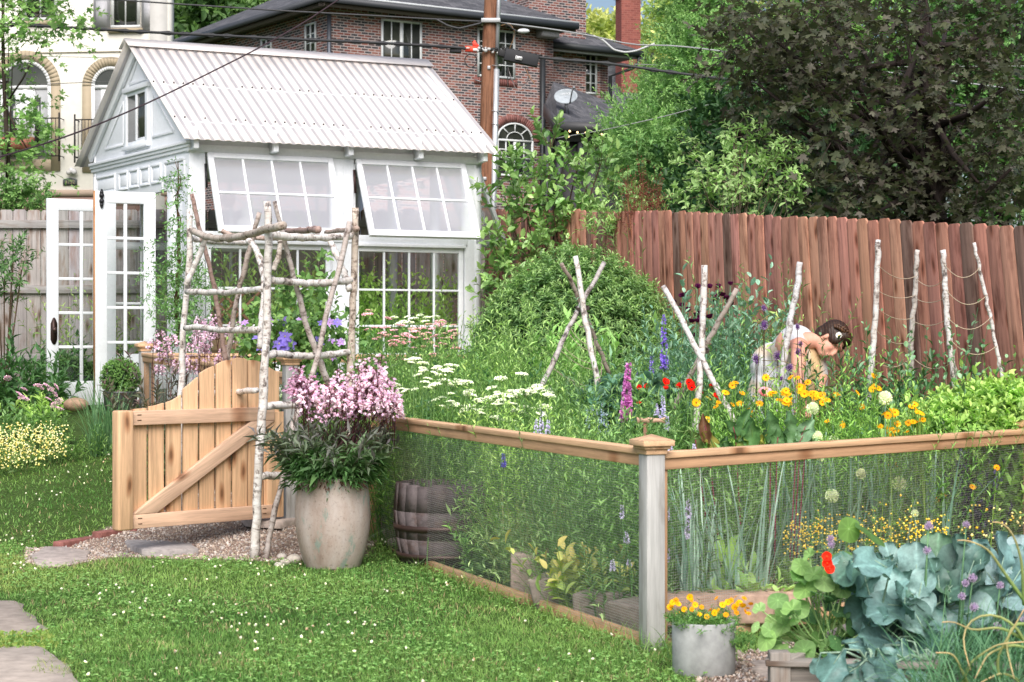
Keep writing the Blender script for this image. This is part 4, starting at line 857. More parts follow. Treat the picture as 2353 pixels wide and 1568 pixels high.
u0,z1=cu(178,411);u1,z0=cu(146,427);m=MB();m.strip(np.linspace(u0,u1,9),z0,z1-.02+.035*np.sin(np.linspace(0,math.pi,9)),CO,CU,Z3,CN,0,.03,(.055,.065,.065));pq=m.build('number_plaque',M['plain'],ch)
text('4152','number_lettering',CO+CU*(u0+u1)/2+Z3*((z0+z1)/2)+CN*.034,-CU,Z3,.115,(.30,.26,.16),pq,M['plain'],.002)
m=MB();c=CO+CU*cu(168,0)[0]+Z3*cu(168,400)[1];m.ball(c+CN*.12+Z3*.03-CU*.07,.065,(.5,.5,.5),10,8);m.ball(c+CN*.12+Z3*.02+CU*.06,.055,(.45,.44,.42),10,8);m.tube([c+Z3*.07,c+Z3*.07+CN*.12],.06,(.5,.5,.5),8);m.build('wall_light',M['plain'],ch)
m=MB()
q=lambda u,z,n:CO+CU*u+Z3*z+CN*n
uu0,uu1=cu(70,0)[0],cu(0,0)[0]+.6;za,zb_=cu(40,390)[1],cu(40,431)[1]
m.tube([q(uu0,za,1),q(uu1,za,1)],.014,(.02,.02,.02),5)
for k in range(16): u=uu0+(uu1-uu0)*k/15;m.tube([q(u,zb_-.2,1),q(u,za,1)],.009,(.02,.02,.02),4)
m.tube([q(uu0,zb_-.2,1),q(uu0,za+.03,1)],.022,(.02,.02,.02),5)
m.build('stair_rail',M['metal'],ch)
# ================================================================ PLANT ENGINE
def _n(a): return a/(np.linalg.norm(a,axis=-1,keepdims=True)+1e-9)
def basis(D,N):
    Y=_n(D);X=_n(np.cross(Y,N)+1e-6);Z=np.cross(X,Y);return X,Y,Z
LANCE=(np.array([[0,0,0],[-.5,.42,.12],[0,.45,0],[.5,.42,.12],[0,1,-.12]],float),[np.array([[0,2,4,1],[0,3,4,2]])])
OVAL=(np.array([[0,0,0],[-.38,.22,.06],[-.5,.5,.1],[-.3,.82,.04],[0,1,-.1],[.3,.82,.04],[.5,.5,.1],[.38,.22,.06],[0,.5,0]],float),[np.array([[0,8,2,1],[8,4,3,2],[0,7,6,8],[8,6,5,4]])])
def starleaf():
    pts=[(0,0)]
    tips=[(-130,.55),(-62,.85),(0,1.0),(62,.85),(130,.55)];cx,cy=0,.38;P=[(0,.0)]
    for i,(a,r) in enumerate(tips):
        for da,rr in((-17,.55),(0,.62),(17,.55)):
            t=R(a+da);q=r*rr if da else r*.62;P.append((cx+math.sin(t)*q*(.8 if da else 1.0),cy+math.cos(t)*q*(.8 if da else 1)))
        if i<4:
            t=R((a+tips[i+1][0])/2);P.append((cx+math.sin(t)*.22,cy+math.cos(t)*.22))
    P=np.array(P[::-1]);n=len(P);V=np.concatenate([[[cx,cy,0]],np.column_stack([P,-.15*np.linalg.norm(P-[cx,cy],axis=1)])])
    return V,[np.array([[0,1+(i+1)%n,1+i] for i in range(n)])]
STAR=starleaf()
def roundleaf(n=12,wav=.06,cup=.12):
    a=np.linspace(0,2*math.pi,n,endpoint=False);V=[[0,.42,0]]+[[.5*math.sin(t),.5-.5*math.cos(t),cup*(1+wav*5*math.sin(3*t))] for t in a]
    return np.array(V),[np.array([[0,1+(i+1)%n,1+i] for i in range(n)])]
def nastleaf(n=36):
    a=np.linspace(0,2*math.pi,n,endpoint=False);V=[[0,.44,0]];K=[1.35]
    for rr,zz in((.1,.01),(.3,.05),(.43,.09),(.5,.10)):
        for i,t in enumerate(a): V.append([rr*math.sin(t)*(1+.04*math.sin(4*t)*(rr>.4)),.5-rr*math.cos(t)*(1+.04*math.sin(4*t))-.06*(1-rr*2),zz*(1+.5*math.sin(4.5*t+1))+ (.012 if i%4==0 else 0)]);K.append(1.3-rr*.5 if i%4==0 else (.93 if rr<.45 else 1.03))
    f=[[1+k*n+i,1+k*n+(i+1)%n,1+(k+1)*n+(i+1)%n,1+(k+1)*n+i] for k in range(3) for i in range(n)]
    return np.array(V),[np.array([[0,1+(i+1)%n,1+i] for i in range(n)]),np.array(f)],np.array(K)
NAST=nastleaf()
ROUND=roundleaf()
QUAD=(np.array([[-.5,0,0],[.5,0,0],[.35,1,0],[-.35,1,0]],float),[np.array([[0,1,2,3]])])
def ruffle(nu=7,nv=6,amp=.09,wav=5):
    V=[];
    for j in range(nv+1):
        y=j/nv;w=math.sin(math.pi*min(1,(y*.92+.06)))**.6
        for i in range(nu+1):
            x=(i/nu-.5);e=abs(x)*2;V.append([x*w*(1+.08*math.sin(y*21)),y,.16*e*e+amp*e*math.sin(y*wav*math.pi+ (0 if x<0 else 1.3))-.22*y*y])
    f=[[j*(nu+1)+i,j*(nu+1)+i+1,(j+1)*(nu+1)+i+1,(j+1)*(nu+1)+i] for j in range(nv) for i in range(nu)]
    return np.array(V),[np.array(f)]
RUF=ruffle()
def C(h): return np.array(lin(h))
def mixc(a,b,t): t=np.asarray(t)[...,None];return a*(1-t)+b*t
def stems(mb,A,Bt,r,col,sag=None):
    """many 3-sided prisms from A to Bt (m,3)"""
    A=np.asarray(A,float);Bt=np.asarray(Bt,float);m=len(A)
    if m==0:return
    D=_n(Bt-A);X=_n(np.cross(D,np.array([.3,1,.1])));Y=np.cross(D,X);r=np.broadcast_to(r,(m,))[:,None]
    V=[]
    for P,k in((A,1.),(Bt,.6)):
        for t in(0,2.094,4.189): V.append(P+r*k*(math.cos(t)*X+math.sin(t)*Y))
    V=np.stack(V,1).reshape(-1,3);o=(np.arange(m)*6)[:,None,None]
    f=(np.array([[0,1,4,3],[1,2,5,4],[2,0,3,5]])[None]+o).reshape(-1,4)
    col=np.asarray(col,float);mb.add(V,[f],np.repeat(col,6,0) if col.ndim==2 else col)
def shoots(mb,P,D,L,k,ll,lw,tm=LANCE,ca=None,cb=None,tip=None,ang=55,droop=.15,t0=.15,sr=0,sc_=None,whorl=2.4,tipsc=.55,sizej=.25,face=.6,fold=1.0,smb=None):
    P=np.asarray(P,float);N=len(P);D=_n(np.asarray(D,float));L=np.broadcast_to(L,(N,)).astype(float)
    X=_n(np.cross(D,rng.normal(0,1,(N,3))));Y=np.cross(D,X)
    j=np.arange(k)[None];t=t0+(1-t0)*(j+rng.random((N,k)))/k
    az=j*whorl+rng.random((N,1))*6.28+rng.normal(0,.3,(N,k))
    pos=P[:,None]+D[:,None]*(L[:,None]*t)[...,None];pos[...,2]-=droop*L[:,None]*t*t
    rad=X[:,None]*np.cos(az)[...,None]+Y[:,None]*np.sin(az)[...,None]
    a=R(1)*(ang*(1-.35*t)+rng.normal(0,12,(N,k)))
    d=D[:,None]*np.cos(a)[...,None]+rad*np.sin(a)[...,None];d[...,2]-=droop*.8*rng.random((N,k))
    nn=D[:,None]*face+np.array([0,0,1.])*(1-face)+rng.normal(0,.25,(N,k,3))
    s=(1-(1-tipsc)*t)*(1+rng.normal(0,sizej,(N,k)).clip(-.6,.6))
    c=mixc(ca,cb,rng.random((N,k)))*(1+.12*rng.normal(0,1,(N,1,1)))
    if tip is not None: c=c*(1-(t**2.2)[...,None]*.85)+tip*((t**2.2)[...,None]*.85)
    B=basis(d.reshape(-1,3),nn.reshape(-1,3));s=s.ravel()
    mb.scatter(tm[0],tm[1],pos.reshape(-1,3),B,ll*s,lw*s,ll*s*fold,np.clip(c.reshape(-1,3),0.002,1))
    if sr:
        e=P+D*L[:,None]*.98;e[:,2]-=droop*L;mid=P+D*(L*.5)[:,None];mid[:,2]-=droop*L*.25
        q=smb or mb;stems(q,P,mid,sr,sc_);stems(q,mid,e,sr*.7,sc_)
def blades(mb,P,L,w,lean,curl,ca,cb,az=None,seg=4,tipc=None,jl=.25,flat=1):
    P=np.asarray(P,float);N=len(P);az=rng.random(N)*6.283 if az is None else az
    L=np.broadcast_to(L,(N,))*(1+rng.normal(0,jl,N)).clip(.3,1.8);ln=np.abs(rng.normal(lean,lean*.5+.02,N));cu=np.abs(rng.normal(curl,curl*.4+.02,N))
    h=np.stack([np.cos(az),np.sin(az),0*az],1);sd=np.stack([-np.sin(az),np.cos(az),0*az],1)
    col=mixc(ca,cb,rng.random(N))
    V=[];Cc=[];pos=P.copy();
    for i in range(seg+1):
        t=i/seg;ww=w*(1-t)**.6*(.6+.4*min(1,t*4)) if i<seg else 0
        th=ln+cu*t*1.6
        if i: pos=pos+(h*np.sin(th)[:,None]+np.array([0,0,1.])*np.cos(th)[:,None])*(L/seg)[:,None]
        V+= [pos-sd*ww/2,pos+sd*ww/2] if i<seg else [pos]
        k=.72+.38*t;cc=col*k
        if tipc is not None: cc=cc*(1-t**3)+tipc*t**3
        Cc+= [cc,cc] if i<seg else [cc]
    n=2*seg+1;V=np.stack(V,1).reshape(-1,3);Cc=np.stack(Cc,1).reshape(-1,3);o=(np.arange(N)*n)[:,None,None]
    q=(np.array([[2*i,2*i+1,2*i+3,2*i+2] for i in range(seg-1)])[None]+o).reshape(-1,4) if seg>1 else np.zeros((0,4),int);tr=(np.array([[2*seg-2,2*seg-1,2*seg]])[None]+o).reshape(-1,3)
    mb.add(V,[q,tr],np.clip(Cc,0,1))
def lobes(n,c,r,k=.5):
    """random clump centres over an ellipsoid"""
    d=_n(rng.normal(0,1,(n,3)));rr=(rng.random(n)**.35)[:,None]
    return np.asarray(c)+d*rr*np.asarray(r)*(1-k*.3)
def crown(mb,cl,rad,nsh,slen,k,ll,lw,tm,ca,cb,tip=None,up=.25,ang=60,droop=.15,shade=.35,sr=0,sc_=None,**kw):
    """clumps of shoots; each clump has its own random tone"""
    cl=np.asarray(cl);n=len(cl);rad=np.broadcast_to(rad,(n,))
    i=np.repeat(np.arange(n),nsh);d=_n(rng.normal(0,1,(len(i),3))+np.array([0,-.25,up]))
    P=cl[i]+d*(rad[i]*rng.uniform(.15,.75,len(i)))[:,None]
    tone=rng.normal(1,.13,n)[i]
    for lo,hi in((0,.33),(.33,.66),(.66,1.01)):
        q=np.quantile(tone,[lo,min(hi,1)]);s=(tone>=q[0])&(tone<=q[1]) if hi<1 else tone>=q[0]
        if s.sum()==0: continue
        kk=tone[s].mean();shoots(mb,P[s],d[s]+np.array([0,0,up*.5]),slen,k,ll,lw,tm,ca*kk,cb*kk,None if tip is None else tip*kk,ang,droop,sr=sr,sc_=sc_,**kw)
def limbs(mb,base,top,cl,r0,col,k=6,nl=12):
    base=np.asarray(base,float);top=np.asarray(top,float);q=np.linspace(0,1,9)
    P=np.array([base*(1-t)+top*t+[.06*math.sin(t*5),.05*math.cos(t*4),0] for t in q]);mb.tube(P,np.linspace(r0,r0*.35,9),col,9)
    for c in cl[:nl]:
        t=np.clip(rng.uniform(.25,.9),0,1);a=base*(1-t)+top*t;mid=(a+c)/2+[0,0,-.05*np.linalg.norm(c-a)];mb.tube([a,mid,c],[r0*.4*(1-t*.4),r0*.25,r0*.1],col,6)
# ================================================================ GROUND
def inpoly(x,y,P):
    P=np.asarray(P);r=np.zeros(np.shape(x),bool);j=len(P)-1
    for i in range(len(P)):
        a=((P[i,1]>y)!=(P[j,1]>y))&(x<(P[j,0]-P[i,0])*(y-P[i,1])/(P[j,1]-P[i,1]+1e-12)+P[i,0]);r^=a;j=i
    return r
def pix(pts,z=0): return np.array([[GX(x,(EYE-z)*F/(y-784)),(EYE-z)*F/(y-784)] for x,y in pts])
BED=np.array([PD[:2],PC[:2],PC[:2]+[.05,.6],PB[:2]+[.1,.2],PA[:2]+[.2,0],[-2,17.2],[-.1,19.8],[3.4,10.7],PE[:2]])
GRAV=np.concatenate([pix([(60,1262),(130,1258),(200,1250),(270,1238),(330,1222),(400,1200)]),[[-1.4,13.2],[-.75,13.3],[-.86,12.0]],pix([(850,1278),(800,1300),(700,1296),(560,1289),(420,1287),(330,1283),(250,1283),(190,1296),(120,1308),(60,1296)])])
SLAB1=pix([(-60,1380),(38,1384),(62,1408),(108,1450),(60,1462),(-60,1468)]);SLAB2=pix([(-80,1492),(95,1488),(125,1510),(170,1545),(200,1600),(-80,1620)])
GR2=pix([(1640,1520),(1700,1500),(1790,1480),(1900,1470),(2100,1480),(2100,1700),(1560,1700),(1600,1560)])
m=MB();xs=np.concatenate([np.linspace(-300,-9,12),np.arange(-8.9,8.9,.12),np.linspace(9,300,12)]);ys=np.concatenate([np.linspace(-30,5,8),np.arange(5.2,24,.12),np.linspace(25,600,24)])
X,Y=np.meshgrid(xs,ys);Zg=gz(X,Y);inb=inpoly(X,Y,BED);ing=inpoly(X,Y,GRAV)|inpoly(X,Y,GR2)
cc=np.where(inb[...,None],np.array([.05,.034,.026]),np.where(ing[...,None],np.array([.23,.175,.145]),np.array([.05,.085,.022])))
V=np.stack([X,Y,Zg+np.where(inb|ing,-.0,0)],2).reshape(-1,3);n=len(xs)
i=np.arange(len(ys)-1)[:,None]*n;j=np.arange(n-1)[None]
m.add(V,[np.stack([i+j,i+j+1,i+n+j+1,i+n+j],2).reshape(-1,4)],cc.reshape(-1,3));gr=m.build('ground',M['soil'],smooth=True);tag(gr,None,None,kind='structure')
# gravel path base sheet and pebbles
def drape(poly,res,dz,col):
    P=np.asarray(poly);x=np.arange(P[:,0].min(),P[:,0].max(),res);y=np.arange(P[:,1].min(),P[:,1].max(),res)
    X,Y=np.meshgrid(x,y);c=inpoly(X+res/2,Y+res/2,P);V=np.stack([X,Y,gz(X,Y)+dz],2).reshape(-1,3);n=len(x)
    I,J=np.nonzero(c[:-1,:-1]);a=I*n+J;m=MB();m.add(V,[np.stack([a,a+1,a+n+1,a+n],1)],col);return m
gp=drape(GRAV,.05,.004,(.25,.19,.155)).build('gravel_path',M['soil']);tag(gp,None,None,kind='structure')
gs=drape(BED,.08,.004,(.075,.05,.04)).build('garden_soil',M['soil']);tag(gs,None,None,kind='structure')
def rnd_in(poly,n):
    P=np.asarray(poly);out=[]
    a,b=P.min(0),P.max(0);p=a+rng.random((n*4,2))*(b-a);p=p[inpoly(p[:,0],p[:,1],P)][:n];return p
OCT=(np.array([[1,0,0],[0,1,0],[-1,0,0],[0,-1,0],[0,0,.7],[0,0,-.7]],float),[np.array([[0,1,4],[1,2,4],[2,3,4],[3,0,4],[1,0,5],[2,1,5],[3,2,5],[0,3,5]])])
def pebbles(mb,p,r,cols,dz=.006):
    n=len(p);P=np.column_stack([p,gz(p[:,0],p[:,1])+dz]);B=basis(rng.normal(0,1,(n,3)),rng.normal(0,1,(n,3)));s=r*rng.lognormal(0,.35,n)
    c=np.array(cols)[rng.integers(0,len(cols),n)]*rng.uniform(.7,1.25,(n,1));mb.scatter(OCT[0],OCT[1],P,B,s,s*rng.uniform(.7,1.3,n),s*rng.uniform(.6,1.1,n),c)
m=MB();pc=[(.42,.33,.27),(.5,.42,.35),(.34,.25,.2),(.56,.5,.45),(.28,.2,.17),(.4,.36,.34)];pebbles(m,rnd_in(GRAV,15000),.0085,pc);pebbles(m,rnd_in(GR2,5000),.008,pc)
tag(m.build('pea_gravel',M['stone']),'tan and brown pea gravel spread under the gate and around the planters','gravel',kind='stuff')
def slabm(P,z0,th,col,rough=.01,name='flagstone',mat='stone'):
    P=np.asarray(P);c=P.mean(0);P=c+(P-c);q=[]
    for i in range(len(P)):
        a,b=P[i],P[(i+1)%len(P)];q+= [a*(1-t)+b*t+rng.normal(0,rough,2) for t in(0,.33,.66)]
    q=np.array(q);n=len(q);zz=np.asarray(gz(c[0],c[1]))+z0;top=np.column_stack([c+(q-c)*.96,np.full(n,zz)+rng.normal(0,rough*.1,n)]);edge=np.column_stack([q,np.full(n,zz-.008)]);bot=np.column_stack([q,np.full(n,zz-th)])
    m=MB();V=np.concatenate([top,edge,bot,[[*c,zz+.002]]]);f=[[i,(i+1)%n,n+(i+1)%n,n+i] for i in range(n)]+[[n+i,n+(i+1)%n,2*n+(i+1)%n,2*n+i] for i in range(n)]
    cc=np.tile(np.array(col,float),(len(V),1))*rng.uniform(.9,1.1,(len(V),1));m.add(V,[[a[::-1] for a in f],[[3*n,i,(i+1)%n] for i in range(n)]],cc);return m.build(name,M[mat],smooth=False)
st=[([(285,1258),(330,1246),(398,1240),(430,1258),(458,1275),(400,1281),(330,1281),(300,1268)],(.34,.31,.30),'grey flagstone with ragged edge in the gravel below the gate'),([(70,1282),(105,1262),(150,1262),(205,1272),(200,1290),(150,1302),(90,1305)],(.42,.36,.33),'pinkish flagstone at the left end of the gravel'),([(545,1232),(590,1222),(680,1225),(690,1245),(640,1256),(560,1250)],(.40,.33,.29),'buff flagstone between the arbor legs and the gate')]
for q,c,lb in st: tag(slabm(pix(q),.02,.05,c),lb,'flagstone')
tag(slabm(SLAB1,.012,.08,(.34,.29,.25),.01,'paving_slab','concrete'),'upper of two worn concrete slabs in the left lawn','paving slab');tag(slabm(SLAB2,.012,.08,(.42,.36,.31),.01,'paving_slab','concrete'),'lower of two worn concrete slabs in the left lawn corner','paving slab')
tag(slabm(pix([(1720,1528),(1790,1522),(1830,1545),(1790,1570),(1740,1556)]),.018,.04,(.44,.37,.33)),'pale flagstone beside the raised bed','flagstone')
for k,(q,lb) in enumerate((([(133,1262),(172,1255),(214,1249)],'long pink edging brick nearest the left flagstone'),([(222,1252),(250,1247),(290,1243)],'half sunk edging brick in the middle of the row'),([(300,1246),(330,1237),(352,1230)],'tilted edging brick nearer the gate'),([(352,1229),(362,1226),(370,1223)],'small edging brick tucked under the gate'))):
    a=pix([q[0]])[0];b=pix([q[2]])[0];m=MB();z=float(gz(*a));m.bar([*a,z+.02],[*b,z+.02],.09,.06,(.27,.115,.10));tag(m.build('edging_brick',M['stone'],bevel=.008),lb,'brick','edging bricks along the gravel')
def rocks(lst,lb,cat,group):
    for k,(x,y,d,r,c) in enumerate(lst):
        m=MB();m.ball((0,0,0),r,c,14,9,(1,.8,.66),.03);p=W(x,y,d);p[2]=float(gz(p[0],p[1]))+r*.45;tag(m.build('river_stone',M['stone'],smooth=True,loc=p),lb,cat,group)
rocks([(655,1284,11.3,.035,(.56,.5,.44)),(676,1280,11.4,.05,(.6,.54,.47)),(640,1290,11.2,.028,(.5,.46,.42)),(690,1290,11.45,.035,(.52,.45,.4)),(648,1275,11.6,.034,(.55,.5,.45))],'rounded cream river stone left of the big clay pot','stone','river stones beside the clay pot')
rocks([(893,1258,12.0,.062,(.36,.32,.29)),(915,1240,12.2,.055,(.34,.30,.28)),(930,1268,11.75,.055,(.4,.36,.33)),(905,1268,11.8,.045,(.38,.34,.3)),(952,1272,11.7,.052,(.38,.35,.33)),(860,1268,12.0,.03,(.5,.47,.4))],'smooth grey river stone behind the wire mesh near the barrel','stone','river stones behind the mesh')
# ---------------------------------------------------------------- lawn
HOLES=[GRAV,BED,SLAB1,SLAB2,GR2]
def lawn_pts(n,y0,y1):
    x=rng.uniform(-1,1,n)*.34*1;y=np.sqrt(rng.random(n)*(y1**2-y0**2)+y0**2);x=x*y;k=np.ones(n,bool)
    for h in HOLES:k&=~inpoly(x+rng.normal(0,.035,n),y+rng.normal(0,.03,n),h)
    k&=~((x>-.6)&(y>12.1));k&=~((x>-2.1)&(y>13.0));k&=~((x<-3.6)&(y>15.2+.3*np.sin(x*3)))&~(y>16.2)
    k&=~(x+.0*y>1.2+0*(y-7))
    return x[k],y[k]
def lowf(x,y): return .5+.25*np.sin(x*2.1+1.3*np.sin(y*1.7))+.25*np.sin(y*2.9+x*1.1+2*np.sin(x*.9))
def grass(mb,n,y0,y1,L,w,seg=2):
    x,y=lawn_pts(n,y0,y1);P=np.column_stack([x,y,gz(x,y)-.004]);t=lowf(x,y)
    ca=C('45802c');cb=C('80aa48');c=mixc(ca,cb,np.clip(t*.75+.35*lowf(x*3.3+1,y*3.9)+rng.normal(-.08,.22,len(x)),0,1));yel=np.clip((-x-2.3)*1.4+(10.7-np.abs(y-11.0)*2)*.0,0,1)*(np.abs(y-10.9)<.9);c=mixc(c,np.tile(C('a6b457'),(len(x),1)),yel*.6)
    dry=rng.random(len(x))<.03+.10*(lowf(x*3.1+5,y*2.7)>.8);c[dry]=C('b4a070')
    k=len(P);
    for s_ in range(0,k,200000):
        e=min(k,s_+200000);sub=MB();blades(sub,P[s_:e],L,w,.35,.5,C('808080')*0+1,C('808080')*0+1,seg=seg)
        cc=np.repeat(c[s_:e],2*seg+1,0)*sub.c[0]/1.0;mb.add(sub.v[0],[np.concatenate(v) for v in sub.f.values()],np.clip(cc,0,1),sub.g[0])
def clover(mb,n,y0,y1,s=.011):
    x,y=lawn_pts(n,y0,y1);t=lowf(y*1.3,x*1.7);k=t+rng.normal(0,.2,len(x))>.42;x=x[k];y=y[k];n=len(x)
    P=np.column_stack([x,y,gz(x,y)+rng.uniform(.018,.04,n)])
    for a in(0,2.1,4.2):
        az=a+rng.random(n)*.4+x*50;D=np.stack([np.cos(az),np.sin(az),rng.normal(.1,.25,n)],1);B=basis(D,np.array([0,0,1.])+rng.normal(0,.25,(n,3)))
        z=s*rng.uniform(.7,1.2,n);mb.scatter(OVAL[0],OVAL[1],P,B,z,z,z,mixc(C('4d8a35'),C('86b257'),rng.random(n)))
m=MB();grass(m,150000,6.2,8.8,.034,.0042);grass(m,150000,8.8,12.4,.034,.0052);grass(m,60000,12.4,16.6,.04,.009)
tag(m.build('lawn_grass',M['soft']),'short green lawn grass dotted with clover','grass',kind='stuff')
m=MB();clover(m,26000,6.2,12.5,.0125);tag(m.build('clover_leaves',M['soft']),'low clover leaves mixed into the lawn','clover',kind='stuff')
m=MB();x,y=lawn_pts(3200,6.2,15.5);t=lowf(x*1.5+3,y*1.2);k=(t*.8+.5*lowf(x*4.1,y*3.3+2)+rng.normal(0,.2,len(x)))>.88;x=x[k];y=y[k];n=len(x);P=np.column_stack([x,y,gz(x,y)+rng.uniform(.035,.06,n)])
for _ in range(3):
    B=basis(rng.normal(0,1,(n,3)),rng.normal(0,1,(n,3)));s=rng.uniform(.005,.0088,n);m.scatter(OCT[0],OCT[1],P+rng.normal(0,.0022,(n,3)),B,s,s,s,mixc(C('c9c6b4'),C('f4f2ea'),rng.random(n))*np.where(rng.random((n,1))<.12,np.array([.75,.55,.4]),1))
tag(m.build('clover_blossoms',M['petal']),'tiny white clover blossoms scattered over the lawn','clover blossoms',kind='stuff')
# weed strip between slabs and lawn edges
m=MB();p=rnd_in(pix([(-60,1462),(110,1452),(135,1490),(-60,1500)]),1500);P=np.column_stack([p,gz(p[:,0],p[:,1])]);B=basis(rng.normal(0,1,(len(p),3))+[0,0,1.2],rng.normal(0,1,(len(p),3))+[0,0,1]);s=rng.uniform(.012,.028,len(p));m.scatter(OVAL[0],OVAL[1],P,B,s,s*.6,s,mixc(C('5c8a2a'),C('9aa648'),rng.random(len(p))))
p=rnd_in(pix([(100,1520),(190,1525),(190,1560),(60,1552)]),120);P=np.column_stack([p,gz(p[:,0],p[:,1])+.01]);blades(m,P,.05,.004,.8,.6,C('5c8a2a'),C('9aa648'))
tag(m.build('weed_strip',M['soft']),'yellow green weeds growing in the gap between the two slabs','weeds',kind='stuff')
# tufts along the fence foot and post
m=MB()
for a,b,n,L in((PC,PD,800,.11),(PD,PE,450,.1)):
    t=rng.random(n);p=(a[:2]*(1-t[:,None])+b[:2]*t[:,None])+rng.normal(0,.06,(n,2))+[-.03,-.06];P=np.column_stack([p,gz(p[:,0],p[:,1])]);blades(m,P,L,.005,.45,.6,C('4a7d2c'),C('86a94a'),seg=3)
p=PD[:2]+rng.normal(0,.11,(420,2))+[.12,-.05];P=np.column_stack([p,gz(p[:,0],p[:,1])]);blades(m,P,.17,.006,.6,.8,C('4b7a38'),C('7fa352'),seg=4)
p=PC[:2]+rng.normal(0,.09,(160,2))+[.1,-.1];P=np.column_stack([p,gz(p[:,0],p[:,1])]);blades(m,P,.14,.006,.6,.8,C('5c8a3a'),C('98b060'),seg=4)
tag(m.build('long_grass',M['soft']),'longer grass tufts left unmown along the mesh fence foot','grass',kind='stuff')
# ================================================================ PLANTS
def ground(px,d,dz=0): x=GX(px,d);return np.array([x,d,float(gz(x,d))+dz])
def plant(name,label,cat,px,d,group=None): return thing(name,label,cat,ground(px,d),group)
def upr(n,spread): return _n(np.column_stack([rng.normal(0,spread,(n,2)),np.ones(n)]))
def disc(c,rx,ry,n): 
    a=rng.random(n)*6.283;r=np.sqrt(rng.random(n));x=c[0]+rx*r*np.cos(a);y=c[1]+ry*r*np.sin(a);return np.column_stack([x,y,gz(x,y)])
def clump(root,c,rx,ry,h,n,k,ll,lw,ca,cb,tip=None,tm=LANCE,mat='leaf',spread=.22,ang=60,droop=.12,sr=.003,sc_=None,hj=.18,name='foliage',z0=0,dome=0,yt=None,**kw):
    if yt is not None:
        px_=1176.5+c[0]/c[1]*F;h1=max(.15,W(px_,yt,c[1])[2]-float(gz(c[0],c[1])))/.93;kr=min(2.6,h1/h);k=int(k*max(1,kr));n=int(n*1.15);h=h1
    m=MB();P=disc(c,rx,ry,n);P[:,2]+=z0;D=upr(n,spread)
    off=(P[:,:2]-np.asarray(c)[:2])/np.array([rx,ry]);D[:,:2]+=off*.35*spread*3;D=_n(D)
    L=h*(1+rng.normal(0,hj,n)).clip(.35,1.5)*(1-dome*(off**2).sum(1))
    shoots(m,P,D,L,k,ll,lw,tm,np.asarray(ca),np.asarray(cb),tip,ang,droop,sr=sr,sc_=np.asarray(ca)*.8 if sc_ is None else sc_,**kw)
    return m.build(name,M[mat],root)
# ---- flower heads -------------------------------------------------------
def fm_daisy(col,cc,r,n=8,w=.55):
    m=MB();a=np.arange(n)*2*math.pi/n;D=np.stack([np.cos(a),np.sin(a),.12+0*a],1)
    T=(np.array([[-.18,.1,0],[.18,.1,0],[.5,.75,.03],[-.5,.75,.03],[.28,1,-.03],[0,.88,0],[-.28,1,-.03]]),[np.array([[0,1,2,3]]),np.array([[3,2,4],[3,4,5],[3,5,6]])])
    m.scatter(T[0],T[1],np.zeros((n,3)),basis(D,np.tile([0,0,1.],(n,1))),np.full(n,r),np.full(n,r*w),np.full(n,r),np.array(col)*rng.uniform(.85,1.1,(n,1)));m.ball((0,0,r*.06),r*.24,cc,8,5,(1,1,.6));return m.mesh('flower_head')
def fm_poppy(col,r,n=5,cup=70,dark=(.03,.01,.02)):
    m=MB()
    for ring,(rr,cu) in enumerate(((1,cup*.75),(.85,cup))):
        a=np.arange(n)*2*math.pi/n+ring*.6;c=math.cos(R(cu));s=math.sin(R(cu));D=np.stack([np.cos(a)*c,np.sin(a)*c,0*a+s],1)
        m.scatter(ROUND[0],ROUND[1],np.zeros((n,3)),basis(D,np.stack([-np.cos(a),-np.sin(a),0*a+.3],1)),np.full(n,r*rr),np.full(n,r*rr*1.15),np.full(n,r*1.3),np.array(col)*rng.uniform(.75,1.15,(n,1)))
    m.ball((0,0,r*.25),r*.2,dark,8,5);return m.mesh('flower_head')
def fm_ball(col,col2,r,n=260,core=.7,sq=1.0):
    m=MB();m.ball((0,0,0),r*core,np.array(col)*.75,12,8,(1,1,sq));D=_n(rng.normal(0,1,(n,3)));s=np.full(n,r*.42);P=D*r*.62*np.array([1,1,sq])
    m.scatter(LANCE[0],LANCE[1],P,basis(D,rng.normal(0,1,(n,3))),s,s*.35,s*.4,mixc(np.array(col),np.array(col2),rng.random(n)));return m.mesh('seed_head')
def fm_umbel(col,col2,r,n=44,stemc=(.1,.16,.05)):
    m=MB();a=np.arange(n)*2.399;q=np.sqrt((np.arange(n)+.5)/n)*r;P=np.stack([q*np.cos(a),q*np.sin(a),-q*q/r*.22+rng.normal(0,r*.04,n)],1);s=np.full(n,r*.15)*rng.uniform(.7,1.3,n)
    m.scatter(OCT[0],OCT[1],P,basis(rng.normal(0,1,(n,3)),rng.normal(0,1,(n,3))),s,s,s*.8,mixc(np.array(col),np.array(col2),rng.random(n)));stems(m,np.tile([0,0,-r*.9],(len(P[::4][:10]),1)),P[::4][:10],r*.03,np.array(stemc));return m.mesh('flower_umbel')
def fm_spike(col,col2,h,r,n=90,taper=.55,pet=4):
    m=MB();t=rng.random(n);a=np.arange(n)*2.4;rr=r*(1-taper*t);D=np.stack([np.cos(a),np.sin(a),rng.normal(.1,.3,n)],1);P=D*(rr*.35)[:,None];P[:,2]=t*h
    for k in range(pet):
        d=_n(D+rng.normal(0,.6,(n,3)));s=rr*.75;m.scatter(OVAL[0],OVAL[1],P,basis(d,rng.normal(0,1,(n,3))),s,s*.8,s,mixc(np.array(col),np.array(col2),rng.random(n)))
    m.tube([[0,0,-.05],[0,0,h]],.003,(.08,.14,.05),4);return m.mesh('flower_spike')
